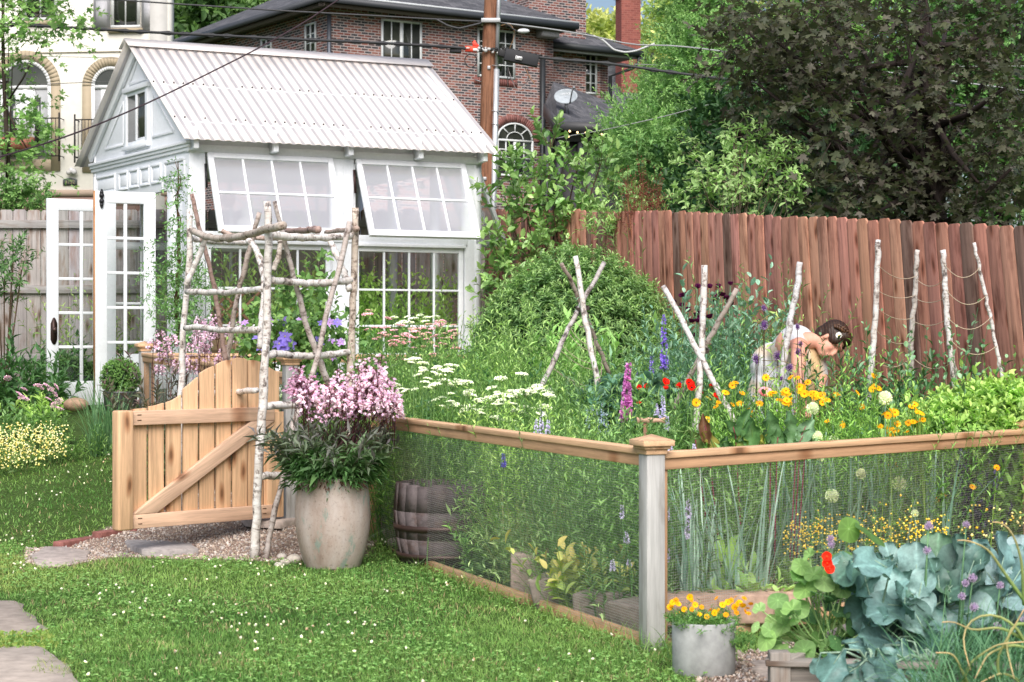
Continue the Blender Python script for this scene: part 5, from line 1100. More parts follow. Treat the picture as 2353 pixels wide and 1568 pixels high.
def fm_bells(h,col,col2,n=34,r=.05,stem=(.10,.035,.04)):
    m=MB();t=np.sort(rng.random(n));a=rng.random(n)*6.28;q=r*(1-.5*t)*rng.uniform(.5,1.1,n);P=np.stack([q*np.cos(a),q*np.sin(a),h*(.15+.85*t)],1);B0=P.copy();B0[:,:2]*=.1;B0[:,2]-=.01
    stems(m,B0,P,.0012,np.array(stem));m.tube([[0,0,-.12],[.006,0,h*.5],[0,.004,h]],.0022,stem,4)
    D=np.stack([np.cos(a),np.sin(a),-.35+rng.normal(0,.2,n)],1);D=_n(D)
    for k in range(4):
        d=_n(D+rng.normal(0,.28,(n,3)));s=.024*rng.uniform(.8,1.2,n);m.scatter(LANCE[0],LANCE[1],P,basis(d,rng.normal(0,1,(n,3))),s,s*.55,s,mixc(np.array(col),np.array(col2),rng.random(n)))
    s=np.full(n,.012);m.scatter(OVAL[0],OVAL[1],P,basis(-D,rng.normal(0,1,(n,3))),s,s*.7,s,np.array(stem)*1.5);return m.mesh('flower_spike')
def fm_clem(col,r):
    m=MB();n=6;a=np.arange(n)*2*math.pi/n;D=np.stack([np.cos(a),np.sin(a),.1+0*a],1);m.scatter(OVAL[0],OVAL[1],np.zeros((n,3)),basis(D,np.tile([0,0,1.],(n,1))),np.full(n,r),np.full(n,r*.55),np.full(n,r),np.array(col)*rng.uniform(.85,1.15,(n,1)));m.ball((0,0,.004),r*.13,(.55,.5,.3),6,4);return m.mesh('flower_head')
def put(ms,root,x,y,d,sc_=1,tilt=.3,face=None,stem=None,sr=.003,sm=None,mat='petal',name=None):
    """one flower head as a part of its plant; grows a stem down to the bed"""
    me=ms[int(rng.integers(len(ms)))] if isinstance(ms,list) else ms
    if not me.materials: me.materials.append(M[mat])
    P=W(x,y,d);rot=(rng.normal(0,tilt),rng.normal(0,tilt),rng.random()*6.28) if face is None else (face[0]+rng.normal(0,tilt),face[1]+rng.normal(0,tilt),rng.random()*6.28)
    if face is not None: 
        e=(Matrix.Rotation(rot[1],3,'Y')@Matrix.Rotation(rot[0],3,'X')@Matrix.Rotation(rot[2],3,'Z')).to_euler();rot=tuple(e)
    o=inst(me,name or me.name.split('.')[0],root,P,rot,sc_*rng.uniform(.88,1.12))
    if stem is not None and sm is not None:
        b=ground(x+rng.normal(0,14),d+rng.normal(0,.08));mid=(P+b)/2+rng.normal(0,.015,3);sm.tube([b,mid,P-[0,0,.005]],[sr*1.4,sr,sr*.8],stem,4,cap=False)
    return o
DKG=C('2f5a26');MG=C('4f8038');LG=C('7fae4c');BG=C('5f8a72');YG=C('a5c65a')
# ---- big round bush behind the teepee
rb_=plant('round_bush','big rounded dense bush with pointed leaves and bright tips behind the teepee','bush',1320,16)
c=ground(1325,16);n=1900;d=_n(rng.normal(0,1,(n,3))+[0,-.3,.35]);d[:,2]=np.abs(d[:,2])*1.0-.12;d[:,1]=-np.abs(d[:,1])*rng.choice([1,-1],n,p=[.85,.15])
S=c+[0,0,.35]+d*np.array([1.04,.8,1.38])*rng.uniform(.7,.88,(n,1))
m=MB();shoots(m,S,_n(d+np.array([0,0,.55])),.17,14,.072,.024,LANCE,C('44703f'),C('658f56'),C('86ad58'),72,.12,sr=.003,sc_=C('4a7a3a'));
shoots(m,c+[0,0,.3]+d[:700]*np.array([1.0,.8,1.3])*.5,_n(d[:700]+np.array([0,0,.3])),.4,14,.09,.035,LANCE,C('24451f'),C('35602c'),None,65,.1)  # inner leaves coloured dark for the shade inside the bush
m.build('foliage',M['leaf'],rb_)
# ---- broad-leaved plant in front of the bush
bp=plant('broad_leaf_plant','upright bright green plant with broad pointed leaves inside the teepee','plant',1335,14.2)
c=ground(1335,14.2);clump(bp,c,.3,.22,.78,20,11,.2,.062,C('4c8a34'),C('6aa64a'),C('86bf55'),spread=.12,ang=52,droop=.25,sr=.006,yt=705)
# ---- tall leafy shrub by the greenhouse corner
sh=plant('leafy_shrub','tall open shrub with large glossy oval leaves beside the greenhouse corner','shrub',1265,18.6)
c=ground(1265,18.6);cl=[];
for x,y,dd in((1265,345,18.5),(1185,420,18.3),(1230,440,18.5),(1290,420,18.6),(1330,390,18.8),(1380,400,18.6),(1350,450,18.3),(1160,480,18.4),(1210,500,18.3),(1270,500,18.4),(1330,510,18.4),(1400,470,18.6),(1180,550,18.4),(1250,560,18.3),(1310,560,18.4),(1370,540,18.5),(1420,520,18.5),(1150,600,18.2),(1215,610,18.2),(1290,610,18.2),(1160,650,18.2),(1150,700,18.2)): cl.append(W(x,y,dd))
cl=np.array(cl);m=MB();crown(m,cl,.2,9,.34,8,.125,.062,OVAL,C('3f7232'),C('6a9c48'),C('92bc5e'),up=.9,ang=58,droop=.08,sr=.004,sc_=C('5a4a33'));m.build('foliage',M['gloss'],sh)
m=MB()
for q in cl: s=c+[rng.normal(0,.12),rng.normal(0,.1),0];mid=(s+q)/2+[(s[0]-q[0])*.2,0,.1];m.tube([s,mid,q+[0,0,.1]],[.02,.012,.005],C('5a4535'),6)
m.build('branch',M['pole'],sh,smooth=True)
t=plant('elder_shrub','loose mid green shrub hiding the left end of the red fence','shrub',1450,17.2);cl=np.array([W(x,y,17.2) for x,y in((1400,500),(1440,495),(1480,530),(1430,550),(1500,570),(1470,600),(1390,560),(1520,610),(1420,610))]);m=MB();crown(m,cl,.16,10,.3,10,.09,.024,LANCE,C('4f8040'),C('83ae5c'),C('a0c468'),up=.9,sr=.003,sc_=C('6a7a4a'));m.build('foliage',M['leaf'],t);m=MB();[m.tube([ground(1455,17.2),(ground(1455,17.2)+q_)/2+[.03,0,0],q_],.008,C('6a5a44'),5) for q_ in cl];m.build('stem',M['pole'],t)
# ---- weedy stems with brown seed heads
wd=plant('seeding_weed','tall thin weed stems with small brown seed heads against the fence','weed',1480,16.8)
m=MB();c=ground(1480,16.8);
P=disc(c,.35,.15,26);D=upr(26,.08);L=rng.uniform(1.3,2.0,26);shoots(m,P,D,L,16,.09,.016,LANCE,MG,LG,None,55,.1,sr=.005,sc_=C('7a8a50'));e=P+D*L[:,None];e=e[:14];
m.build('foliage',M['leaf'],wd)
m=MB()
for k in range(16):
    q=W(rng.uniform(1435,1520),rng.uniform(405,500),16.8);s=ground(1470,16.8);m.tube([s,(s+q)/2+[.05,0,0],q],[.005,.004,.002],C('8a5a40'),4)
    t=q+rng.normal(0,1,(26,3))*[.05,.05,.12];stems(m,np.tile(q,(26,1)),t,.0015,C('7a4a38'));B_=basis(rng.normal(0,1,(26,3)),rng.normal(0,1,(26,3)));s_=np.full(26,.009);m.scatter(OCT[0],OCT[1],t,B_,s_,s_,s_,C('7c4a3c'))
m.build('seed_heads',M['plain'],wd)
# ---- climbing vine at greenhouse corner
vn=thing('climbing_vine','twining vine with small dark leaves climbing the greenhouse corner','vine',ground(410,16.9))
tr=curve([(405,795),(412,740),(400,690),(415,640),(408,590),(414,540),(406,480),(411,430),(409,372)],16.95,17.1,24);m=MB();m.tube(tr,np.linspace(.022,.005,24),C('5c4632'),7);m.tube(tr+np.stack([.025*np.sin(np.arange(24)*1.3),-.02*np.cos(np.arange(24)*1.3),np.zeros(24)],1),np.linspace(.014,.003,24),C('6a523a'),6);m.build('stem',M['pole'],vn,smooth=True)
q=[];
for x,y,n_,sx,sy in((410,400,14,9,20),(405,450,20,12,22),(412,520,34,22,26),(400,590,50,32,26),(405,640,70,34,26),(410,690,60,34,22),(420,740,50,34,24),(380,700,22,16,30),(470,640,30,30,16),(500,665,16,20,10),(450,700,26,26,18),(425,775,30,24,14),(440,590,16,14,20)):
    for _ in range(n_): q.append(W(x+rng.normal(0,sx),y+rng.normal(0,sy),16.95+rng.normal(0,.1)))
q=np.array(q);m=MB();shoots(m,q,_n(rng.normal(0,1,(len(q),3))+[0,-.3,-.2]),.17,9,.048,.019,LANCE,C('37692f'),C('699e50'),None,68,.5,sr=.0016,sc_=C('5a7a3a'));m.build('foliage',M['leaf'],vn)
# ---- foliage inside the greenhouse
ins=[]
for k,(u,s_,h,lb,n) in enumerate(((1.95,.55,1.35,'leafy tomato plant pressed against the lower right panes in the greenhouse',34),(2.6,.6,1.25,'bushy green plant behind the rightmost lower panes in the greenhouse',30),(1.05,.6,1.25,'green seedlings behind the lower left panes in the greenhouse',16),(1.15,1.3,1.85,'pale tall plant with long leaves behind the left open sash',10),(2.2,1.6,1.4,'dark climber growing at the back of the greenhouse',26))):
    c=GO+UF*u+US*s_;c=np.array([c[0],c[1],.72]);t=thing('potted_greenery',lb,'plant',c)
    m=MB();P=c+np.column_stack([rng.normal(0,.22,n),rng.normal(0,.14,n),np.zeros(n)]);n=int(n*2.6);P=c+np.column_stack([rng.normal(0,.24,n),rng.normal(0,.14,n),np.zeros(n)]);shoots(m,P,upr(n,.12),rng.uniform(.6,1.05,n)*h*1.25,26,.10 if k!=3 else .2,.045,OVAL,C('7cb458') if k!=3 else C('8db878'),C('bcdc84') if k!=3 else C('b0cf95'),C('a9c95c'),60,.1,sr=.004,sc_=C('5f8a40'),t0=.1);m.build('foliage',M['soft'],t)
# ---- left border by the doors
t=plant('broad_shrub','airy shrub with narrow green leaves in front of the grey fence','shrub',25,19.2)
m=MB();cl=np.array([W(x,y,19.2) for x,y in((-10,590),(30,600),(10,640),(50,620),(30,670),(-20,700),(-20,650))]);crown(m,cl,.12,9,.3,9,.1,.03,LANCE,C('3c6a38'),C('6a9a55'),None,up=.7,sr=.003,sc_=C('4a5a3a'));m.build('foliage',M['leaf'],t);m=MB();[m.tube([ground(10,19.2),q],.008,C('5a4a3a'),5) for q in cl];m.build('stem',M['pole'],t)
for nm,lb,cat,px,d,rx,ry,h,n,k,ll,lw,ca,cb,tip in(
 ('peony_plant','dark leafy peony mound at the left edge behind the lawn','plant',45,17.6,.42,.3,.85,70,12,.16,.05,'2c5a2b','47783a',None),
 ('peony_plant','dark green leaf mound just behind the left door leaf','plant',180,19.2,.5,.3,.75,60,12,.13,.05,'2b5526','44733a',None),
 ('phlox_plant','bright yellow green upright leafy stems beside the left door leaf','plant',78,16.3,.2,.15,.46,16,12,.14,.04,'5f9a38','8dbb48','a5cb55'),
 ('leafy_plant','dull green low foliage in front of the dark mound at far left','plant',10,16.2,.25,.2,.35,36,10,.09,.03,'4a7a3a','6f9c50',None)):
    t=plant(nm,lb,cat,px,d);clump(t,ground(px,d),rx,ry,h,n,k,ll,lw,C(ca),C(cb),None if tip is None else C(tip),spread=.22,droop=.2,dome=.35)
# phlox with pink flowers
t=plant('phlox_plant','phlox clump with clusters of pink and white flowers near the door','flowering plant',100,15.6)
clump(t,ground(100,15.6),.24,.18,.4,40,12,.07,.02,C('4f7f3a'),C('7aa552'),None,dome=.2)
ph=fm_umbel(C('c98fc0'),C('f0d8e6'),.035,30);
for x,y in((57,893),(45,903),(50,912),(95,890),(108,884),(117,893),(128,905),(112,915),(135,921),(122,930),(138,938),(88,884),(131,888),(60,915),(18,868)): put(ph,t,x,y,15.45,1.0,.5)
t=plant('feverfew_plant','frothy mass of tiny yellow and white flowers at the left lawn edge','flowering plant',50,14.9)
clump(t,ground(40,14.9),.36,.25,.34,70,10,.06,.014,C('5f8a40'),C('93ae5c'),None,dome=.3,spread=.35)
m=MB();P=disc(ground(45,14.8),.4,.25,900);P[:,2]+=rng.uniform(.08,.36,900);B_=basis(rng.normal(0,1,(900,3)),rng.normal(0,1,(900,3)));s_=rng.uniform(.006,.011,900);m.scatter(OCT[0],OCT[1],P,B_,s_,s_,s_,mixc(C('e3d27a'),C('f3efd8'),rng.random(900)));m.build('blossoms',M['petal'],t,kind='stuff')
t=plant('grassy_plant','spiky clump of tall blue green blades in front of the doors','plant',245,15.2);m=MB();c=ground(240,15.2);P=disc(c,.14,.1,150);blades(m,P,.52,.012,.16,.25,C('3f6e48'),C('6a9a60'));m.build('foliage',M['leaf'],t)
t=plant('low_herb','low wispy green herbs between the doors and the gate','plant',190,15.1);clump(t,ground(190,15.1),.3,.15,.25,50,10,.06,.012,C('4d8035'),C('82ab50'),None,spread=.4)
t=plant('boxwood_ball','small clipped round boxwood in a pot left of the fence post','shrub',277,16.0)
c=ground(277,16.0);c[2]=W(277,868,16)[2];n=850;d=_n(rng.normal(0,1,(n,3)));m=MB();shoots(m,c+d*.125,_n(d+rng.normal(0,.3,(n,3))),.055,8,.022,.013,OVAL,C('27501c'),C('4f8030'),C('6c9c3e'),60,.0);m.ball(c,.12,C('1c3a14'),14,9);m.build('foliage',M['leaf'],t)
m=MB();b=ground(277,16);m.lathe([(.001,b[2]),(.12,b[2]),(.15,c[2]-.13),(.155,c[2]-.12),(.14,c[2]-.13),(.001,c[2]-.13)],(b[0],b[1],0),(.12,.12,.13),22);p=m.build('bucket_pot',M['metal'],None,smooth=True);tag(p,'dark metal pot holding the round boxwood','pot')
m=MB();p=W(175,930,15.6);m.ball(p,.11,(.33,.22,.15),16,9,(1,.8,.55));tag(m.build('garden_boulder',M['stone'],smooth=True),'low rounded tan boulder below the open door leaf','boulder')
for px,d,lb in((165,18.6,'dark boxwood hedge ball seen through the left door panes'),):
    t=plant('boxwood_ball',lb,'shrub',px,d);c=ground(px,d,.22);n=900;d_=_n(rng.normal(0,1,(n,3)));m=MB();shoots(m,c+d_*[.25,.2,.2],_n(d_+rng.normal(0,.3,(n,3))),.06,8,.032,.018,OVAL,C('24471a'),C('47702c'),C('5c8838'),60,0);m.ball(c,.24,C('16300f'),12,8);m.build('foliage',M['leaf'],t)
t=plant('garden_plant','yellow green weeds growing against the greenhouse back wall','plant',300,20.2);clump(t,ground(300,20.0),.9,.1,1.2,60,14,.1,.03,C('6f9a40'),C('9ab85a'),None)
# ---- penstemon behind the gate
BEL=[fm_bells(h,C('d0a8d0'),C('f4e6f2')) for h in(.11,.15,.19)];BELD=[fm_bells(h,C('b485ac'),C('e6c8e0')) for h in(.12,.16)]
t=plant('penstemon_plant','pink penstemon with dark wiry stems behind the picket gate','flowering plant',430,13.9)
sm=MB()
for k in range(30):
    x=rng.uniform(350,575);y=rng.uniform(790,880)-(25 if 450<x<570 else 0);put(BEL,t,x,y,13.9+rng.normal(0,.25),.9,.12,stem=C('5a3038'),sm=sm,sr=.002)
sm.build('stems',M['plain'],t,kind='stuff')
c=ground(440,13.9);clump(t,c,.5,.2,.35,60,12,.1,.028,C('3c5a38'),C('5f7a48'),C('6a4a50'),spread=.25,yt=850)
# ---- clematis on the arbor
t=plant('clematis','clematis with open violet flowers climbing between the arbor poles','climber',660,13.3)
m=MB();q=[]
for x,y,n_,sx,sy in((600,790,40,20,24),(650,790,40,25,30),(690,790,60,35,30),(730,840,70,30,32),(760,790,60,30,28),(640,740,36,40,24),(700,740,44,40,22),(680,690,30,30,25),(750,900,50,30,26),(560,775,16,14,14),(720,660,20,22,30)):
    for _ in range(n_): q.append(W(x+rng.normal(0,sx),y+rng.normal(0,sy),13.5+rng.normal(0,.18)))
q=np.array(q);shoots(m,q,_n(rng.normal(0,1,(len(q),3))+[0,-.3,.1]),.14,6,.07,.04,OVAL,C('2c5a28'),C('65984a'),C('8ab850'),70,.2,sr=.002,sc_=C('4a6a30'));m.build('foliage',M['leaf'],t)
for k in range(7): 
    m=MB();x=rng.uniform(600,780);m.tube([ground(x,13.5),W(x+rng.normal(0,20),760,13.5)],.006,C('4a3a28'),5);m.build('stem',M['pole'],t)
CM=fm_clem(C('8a78d0'),.055);CM2=fm_clem(C('b58fd2'),.045)
for x,y in((597,779),(655,774),(642,791),(665,790),(605,795),(652,796)): put(CM,t,x,y,13.2,1.15,.35,face=(R(65),0))
for x,y in((563,742),(650,737),(690,738),(705,735),(740,745),(758,741),(775,742),(620,738),(735,783),(760,785),(782,787),(745,884),(730,905),(720,860),(742,870),(728,888),(765,820),(750,915),(735,920)): put([CM,CM2],t,x,y,13.25,.8,.5,face=(R(60),0))
# ---- vase and its penstemon
pc_=ground(767,11.2);pc_[0]=GX(765,11.2)
m=MB();prof=[(.001,0),(.165,0),(.172,.012),(.2,.10),(.225,.22),(.232,.33),(.226,.43),(.212,.53),(.214,.55),(.205,.556),(.195,.54),(.2,.46),(.001,.45)]
m.lathe(prof,(0,0,0),(.4,.36,.32),56);vs=m.build('clay_pot',M['pot'],None,smooth=True,loc=pc_);tag(vs,'large weathered barrel shaped clay pot with green stains','pot')
t=thing('penstemon_plant','big potted penstemon with dark leaves and pink bells in the clay pot','flowering plant',pc_+[0,0,.5])
m=MB();n=105;a=rng.random(n)*6.28;r=np.sqrt(rng.random(n))*.16;P=pc_+np.column_stack([r*np.cos(a),r*np.sin(a),np.full(n,.5)]);D=_n(np.column_stack([np.cos(a)*r*4.6,np.sin(a)*r*4.6,np.ones(n)*.85])+rng.normal(0,.09,(n,3)));L=rng.uniform(.28,.56,n)
shoots(m,P,D,L,17,.115,.026,LANCE,C('3a6430'),C('5a8646'),C('6a5e68'),62,.22,sr=.003,sc_=C('4a2c30'),t0=.02,tipsc=.75,face=.4)
n=170;a=rng.random(n)*6.28;P=pc_+np.column_stack([.17*np.cos(a),.17*np.sin(a),rng.uniform(.54,.72,n)]);shoots(m,P,np.column_stack([np.cos(a),np.sin(a),rng.uniform(-.1,.6,n)]),.13,6,.10,.025,LANCE,C('2b5426'),C('4a7a3c'),None,45,.5,face=.2)
m.build('foliage',M['leaf'],t)
m=MB();n=60;a=rng.uniform(3.5,6.0,n);P=pc_+np.column_stack([.2*np.cos(a),.2*np.sin(a),rng.uniform(.53,.58,n)]);shoots(m,P,np.column_stack([np.cos(a)*.3,np.sin(a)*.3,-np.ones(n)]),.05,3,.045,.012,LANCE,C('4a2f22'),C('7a5038'),None,40,.3);m.build('dry_leaves',M['leaf'],t,kind='stuff')
sm=MB()
def vs_fl(x,y,ms,s=1.05):
    b=pc_+[rng.normal(0,.09),rng.normal(0,.09),.6];put(ms,t,x,y+18,11.2+rng.normal(0,.12),s,.15);sm.tube([b,W(x,y+25,11.2)],[.003,.002],C('4a2c30'),4,cap=False)
for k in range(21): vs_fl(rng.uniform(812,888),rng.uniform(890,962),BEL)
for k in range(7): vs_fl(rng.uniform(842,872),rng.uniform(872,890),BEL)
for k in range(9): vs_fl(rng.uniform(662,712),rng.uniform(880,925),BELD)
for k in range(18): vs_fl(rng.uniform(700,815),rng.uniform(900,960),BEL)
for k in range(7): vs_fl(rng.uniform(880,910),rng.uniform(930,960),BEL)
sm.build('stems',M['plain'],t,kind='stuff')
# ---- yarrow
YP=[fm_umbel(C('e4a8c0'),C('f6d8e4'),r) for r in(.035,.045,.028)];YW=[fm_umbel(C('dfe0d6'),C('f8f8f2'),r) for r in(.04,.05,.032)];YF=fm_umbel(C('c9a59a'),C('e5cdc5'),.03)
def yarrow(root,ms,pts,d,dj=.25,s=1):
    sm=MB()
    for x,y in pts: put(ms,root,x,y,d+rng.normal(0,dj),s,.15,stem=C('6f9458'),sm=sm,sr=.0025)
    sm.build('stems',M['plain'],root,kind='stuff')
t=plant('yarrow_plant','tall pink yarrow in front of the lower right greenhouse window','flowering plant',930,14.3,'pink yarrow by the greenhouse')
P=[(rng.uniform(850,1055),rng.uniform(735,800)) for _ in range(22)]+[(848,712),(844,720),(920,745),(905,757),(885,770),(945,755),(955,760),(970,752),(935,768),(960,774),(980,778),(1000,770),(1010,776),(1020,765),(1040,758),(1050,765),(1022,790),(990,786),(940,785),(905,793),(870,775),(862,778),(888,750),(1035,775),(1005,795),(975,795),(925,778),(952,798),(846,756),(860,751),(1045,790),(985,764),(968,768),(910,772),(995,812),(930,825),(1010,830),(892,730)];yarrow(t,YP+[YF],P,14.3)
clump(t,ground(930,14.3),.5,.3,.85,110,18,.075,.011,C('4a8038'),C('7fae55'),None,spread=.1,ang=50,mat='soft',yt=812)
t=plant('yarrow_plant','upper white yarrow heads over the pink ones at the window','flowering plant',945,14.9);yarrow(t,YW,[(935,727),(950,730),(965,723),(980,728),(925,737),(915,742),(1000,726),(940,740),(905,728),(975,737)],14.9,.1,.9);clump(t,ground(945,14.9),.25,.15,.8,30,14,.08,.012,MG,LG,None,spread=.1)
t=plant('yarrow_plant','broad drift of white yarrow in the middle of the garden','flowering plant',1130,11.9)
P=[]
for x,y,n_ in((1010,850,5),(1040,840,4),(990,880,5),(1035,875,4),(1070,880,4),(1090,905,6),(1120,915,7),(1150,905,7),(1180,900,7),(1210,895,8),(1235,893,8),(1255,898,5),(1160,925,6),(1190,935,6),(1220,945,6),(1240,950,4),(1105,940,4),(1070,930,4),(1040,930,4),(1150,952,3),(950,830,4),(975,845,3),(920,880,2),(940,888,2),(1180,970,3)):
    P+=[(x+rng.normal(0,11),y+rng.normal(0,6)) for _ in range(n_)]
P+=[(rng.uniform(900,1270),rng.uniform(850,955)) for _ in range(14)]
yarrow(t,YW,P,11.9,.3,.85)
clump(t,ground(1080,11.9),.62,.4,.62,180,18,.07,.01,C('55893c'),C('8db85c'),None,spread=.12,ang=48,mat='soft',yt=900)
# ---- green masses
def mass(lb,px,d,rx,ry,h,n,k,ll,lw,ca,cb,tip=None,nm='leafy_plant',cat='plant',**kw):
    t=plant(nm,lb,cat,px,d);clump(t,ground(px,d),rx,ry,h,n,k,ll,lw,C(ca),C(cb),None if tip is None else C(tip),**kw);return t
mass('feathery yellow green foliage right of the arbor',850,13.2,.4,.3,.7,110,18,.06,.012,'5c8f3c','9cbf5e',None,spread=.12,yt=815)
mass('mid green feathery mound behind the left mesh rail',935,12.7,.42,.3,.55,120,18,.06,.011,'4f8538','88b453',None,spread=.15,mat='soft',yt=805)
mass('tall wispy lance leaved stems left of the twine teepee',1190,13.3,.45,.3,.98,90,22,.09,.016,'5a9040','86b25a','a0c868',spread=.1,yt=755)
mass('light green upright stems behind the white yarrow',1080,13.4,.35,.25,.72,80,20,.07,.014,'5d9640','90bc5c','a8cf6c',spread=.12,yt=795)
mass('airy green stems right of the twine teepee',1480,13.4,.5,.3,.75,110,22,.08,.014,'4f8540','7fae5a','93bf68',spread=.12,yt=800)
mass('grey green low foliage behind the pink larkspur',1430,12.3,.35,.25,.45,80,16,.08,.02,'4f7f50','7aa272',None,spread=.2,yt=880)
mass('low green foliage at the foot of the twine teepee',1290,12.1,.45,.25,.42,100,16,.08,.014,'528a3c','86b45a',None,spread=.2,yt=885)
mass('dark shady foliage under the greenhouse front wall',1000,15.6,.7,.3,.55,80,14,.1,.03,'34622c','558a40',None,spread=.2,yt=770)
mass('green stems with lavender buds at the fence corner',1250,10.7,.4,.35,.62,120,20,.06,.016,'6a9c44','9cc860','b5dc6c',spread=.12,mat='soft',yt=950)
mass('fine green foliage along the inside of the left mesh rail',1000,12.0,.45,.3,.65,110,20,.07,.01,'548a3c','85b058',None,spread=.15,mat='soft',yt=930)
mass('feathery light foliage between mesh rail and yarrow',1200,10.9,.3,.3,.62,80,18,.06,.008,'5f9642','95bf60',None,spread=.13,mat='soft',yt=985)
mass('bushy grey green foliage just inside the corner post',1400,9.8,.35,.35,.72,120,20,.07,.014,'5a8c4a','8cb86a',None,spread=.13,mat='soft',yt=985)
mass('leafy stems inside the corner behind the post',1540,9.4,.3,.3,.62,80,18,.07,.018,'548a3c','84b45a',None,spread=.13,yt=1015)
mass('deep green foliage carpet around the white teepee foot',1600,10.9,.42,.3,.42,110,14,.09,.03,'3c6e30','6a9c4a',None,spread=.2,yt=935)
mass('low blue green leaves below the bending woman',1720,10.9,.4,.3,.36,90,14,.11,.012,'4f8040','86b060',None,spread=.25,yt=915)
# curly kale
for px,d,lb in((1425,11.9,'curly blue green kale behind the pink larkspur'),(1500,11.7,'second head of curly kale left of the red poppies'),(1390,12.4,'small curly kale at the teepee foot')):
    t=plant('kale_plant',lb,'vegetable',px,d);m=MB();n=70;c=W(px,945,d);dd_=_n(rng.normal(0,1,(n,3))+[0,0,.8]);shoots(m,c+dd_*.03,dd_,.2,16,.045,.04,ROUND,C('3f6f58'),C('6f9a80'),None,70,.1,t0=.3,tipsc=1.1,fold=1.6,sr=.005,sc_=C('7fa080'));m.build('foliage',M['waxy'],t)
# ---- larkspur and other spikes
def spikes(nm,lb,lst,col,col2,r,px,d,fh=.35,n=70,cat='flowering plant',leaf='6a9a55',n0=8):
    t=plant(nm,lb,cat,px,d);sm=MB()
    for x,y0,y1 in lst:
        h=(y1-y0)/F*d;me=fm_spike(C(col),C(col2),h,r,n);put(me,t,x,y1,d,1,.04,stem=C(leaf),sm=sm,sr=.003)
    sm.build('stems',M['plain'],t,kind='stuff');clump(t,ground(px,d),.16,.12,fh,n0,16,.08,.012,C('4a7a3a'),C('75a355'),None,spread=.1,yt=min(q[2] for q in lst)+10);return t
spikes('larkspur','tall deep violet larkspur spike in front of the round bush',[(1527,722,850)],'7a5cc8','a890e0',.034,1527,12.4,n=75)
spikes('larkspur','thick mauve pink larkspur spike left of the red poppies',[(1438,826,962)],'a457a8','e0a0d8',.045,1438,10.9,n=150)
spikes('larkspur','small pale violet larkspur spikes between kale and poppies',[(1463,850,905),(1497,800,860),(1566,868,905),(1560,890,920)],'6a58b8','a79ad8',.02,1490,12,n=34)
spikes('salvia_plant','pale lilac flower spikes rising over the left mesh rail',[(1245,945,1010),(1232,960,1005),(1258,965,1000)],'b8b0d8','e2dcf0',.02,1245,10.3,n=45)
spikes('salvia_plant','powdery blue flower spikes at the twine teepee foot',[(1360,930,985),(1375,935,1000),(1385,925,975),(1350,945,985),(1395,950,1000)],'98a8c8','c8d0e4',.017,1372,11.2,n=40)
spikes('salvia_plant','tall pale lilac spikes beside the wooden garden stake',[(1523,912,965),(1508,925,955),(1532,955,990)],'a8a0d0','e0dcf0',.022,1520,10.4,n=50)
spikes('salvia_plant','white lilac spikes behind the mesh left of the corner post',[(1428,1158,1190),(1440,1225,1250),(1408,1288,1310),(1445,1285,1300)],'b4a8d4','e4e0f0',.018,1430,8.9,n=28,fh=.3)
spikes('salvia_plant','lilac spikes behind the mesh right of the corner post',[(1533,1160,1200),(1582,1150,1190),(1578,1192,1235),(1535,1262,1290),(1540,1010,1045),(1595,1020,1045)],'b4a8d4','e4e0f0',.018,1560,8.75,n=36,fh=.4)
spikes('larkspur','small violet larkspur seen through the left mesh panel',[(1157,1042,1075)],'4a3ab0','8a7fe0',.022,1157,10.4,n=30)
# ---- purple poppies
t=plant('purple_poppies','dark purple poppies on tall blue green stems by the red fence','flowering plant',1645,13);PP=[fm_poppy(C('4a1238'),.042,5,62),fm_poppy(C('5a1a48'),.036,5,70)];sm=MB()
for x,y in((1602,663),(1650,662),(1678,656),(1573,683),(1568,684),(1630,663),(1568,705),(1580,717),(1658,682),(1652,684),(1668,690),(1642,697),(1680,690),(1677,704),(1600,728),(1632,733),(1608,735),(1588,743),(1603,742),(1597,775),(1545,697),(1612,724)): put(PP,t,x,y,13+rng.normal(0,.15),.95,.3,stem=C('6a9470'),sm=sm,sr=.004)
SP=fm_ball(C('7fa088'),C('93b39a'),.017,20,1)
for k in range(14): put(SP,t,rng.uniform(1590,1720),rng.uniform(675,760),13,1,.2,stem=C('6a9470'),sm=sm)
sm.build('stems',M['plain'],t,kind='stuff');clump(t,ground(1655,13.1),.33,.25,.85,90,16,.1,.045,C('5a8a72'),C('86ad94'),None,tm=OVAL,spread=.1,ang=60,mat='waxy',yt=735)
mass('tall weedy green stems between the poppies and the fence',1740,13.0,.28,.2,.85,70,22,.08,.014,'4f8540','80ad58',None,spread=.1,yt=700)
mass('blue green narrow leaves below the purple poppies',1660,12.2,.4,.25,.62,100,18,.09,.02,'4f7f60','7aa284',None,spread=.14,yt=790)
t=plant('chives_clump','dark fine tufted chives behind the yellow flowers','plant',1712,12);m=MB();blades(m,disc(ground(1712,12),.19,.12,620),1.05,.006,.2,.5,C('2c5a38'),C('568a5c'));m.build('foliage',M['leaf'],t)
# ---- red poppies
t=plant('red_poppies','scattered scarlet poppies around the white birch teepee','flowering plant',1550,11);RP=[fm_poppy(C('e8281a'),.036,4,45,(.02,.02,.02)),fm_poppy(C('d8342a'),.03,4,60)];sm=MB()
for x,y in((1488,890),(1468,892),(1527,880),(1530,896),(1555,892),(1562,888),(1590,884),(1590,892),(1600,896),(1618,908),(1635,890),(1648,913),(1650,935),(1468,930),(1655,914),(1612,895),(1583,880)): put(RP,t,x,y,10.9+rng.normal(0,.1),.9,.5,stem=C('6f9a50'),sm=sm,face=(R(50),0))
sm.build('stems',M['plain'],t,kind='stuff');clump(t,ground(1560,11),.4,.2,.42,60,14,.08,.016,C('4f8540'),C('82ad5a'),None,spread=.15,yt=900)
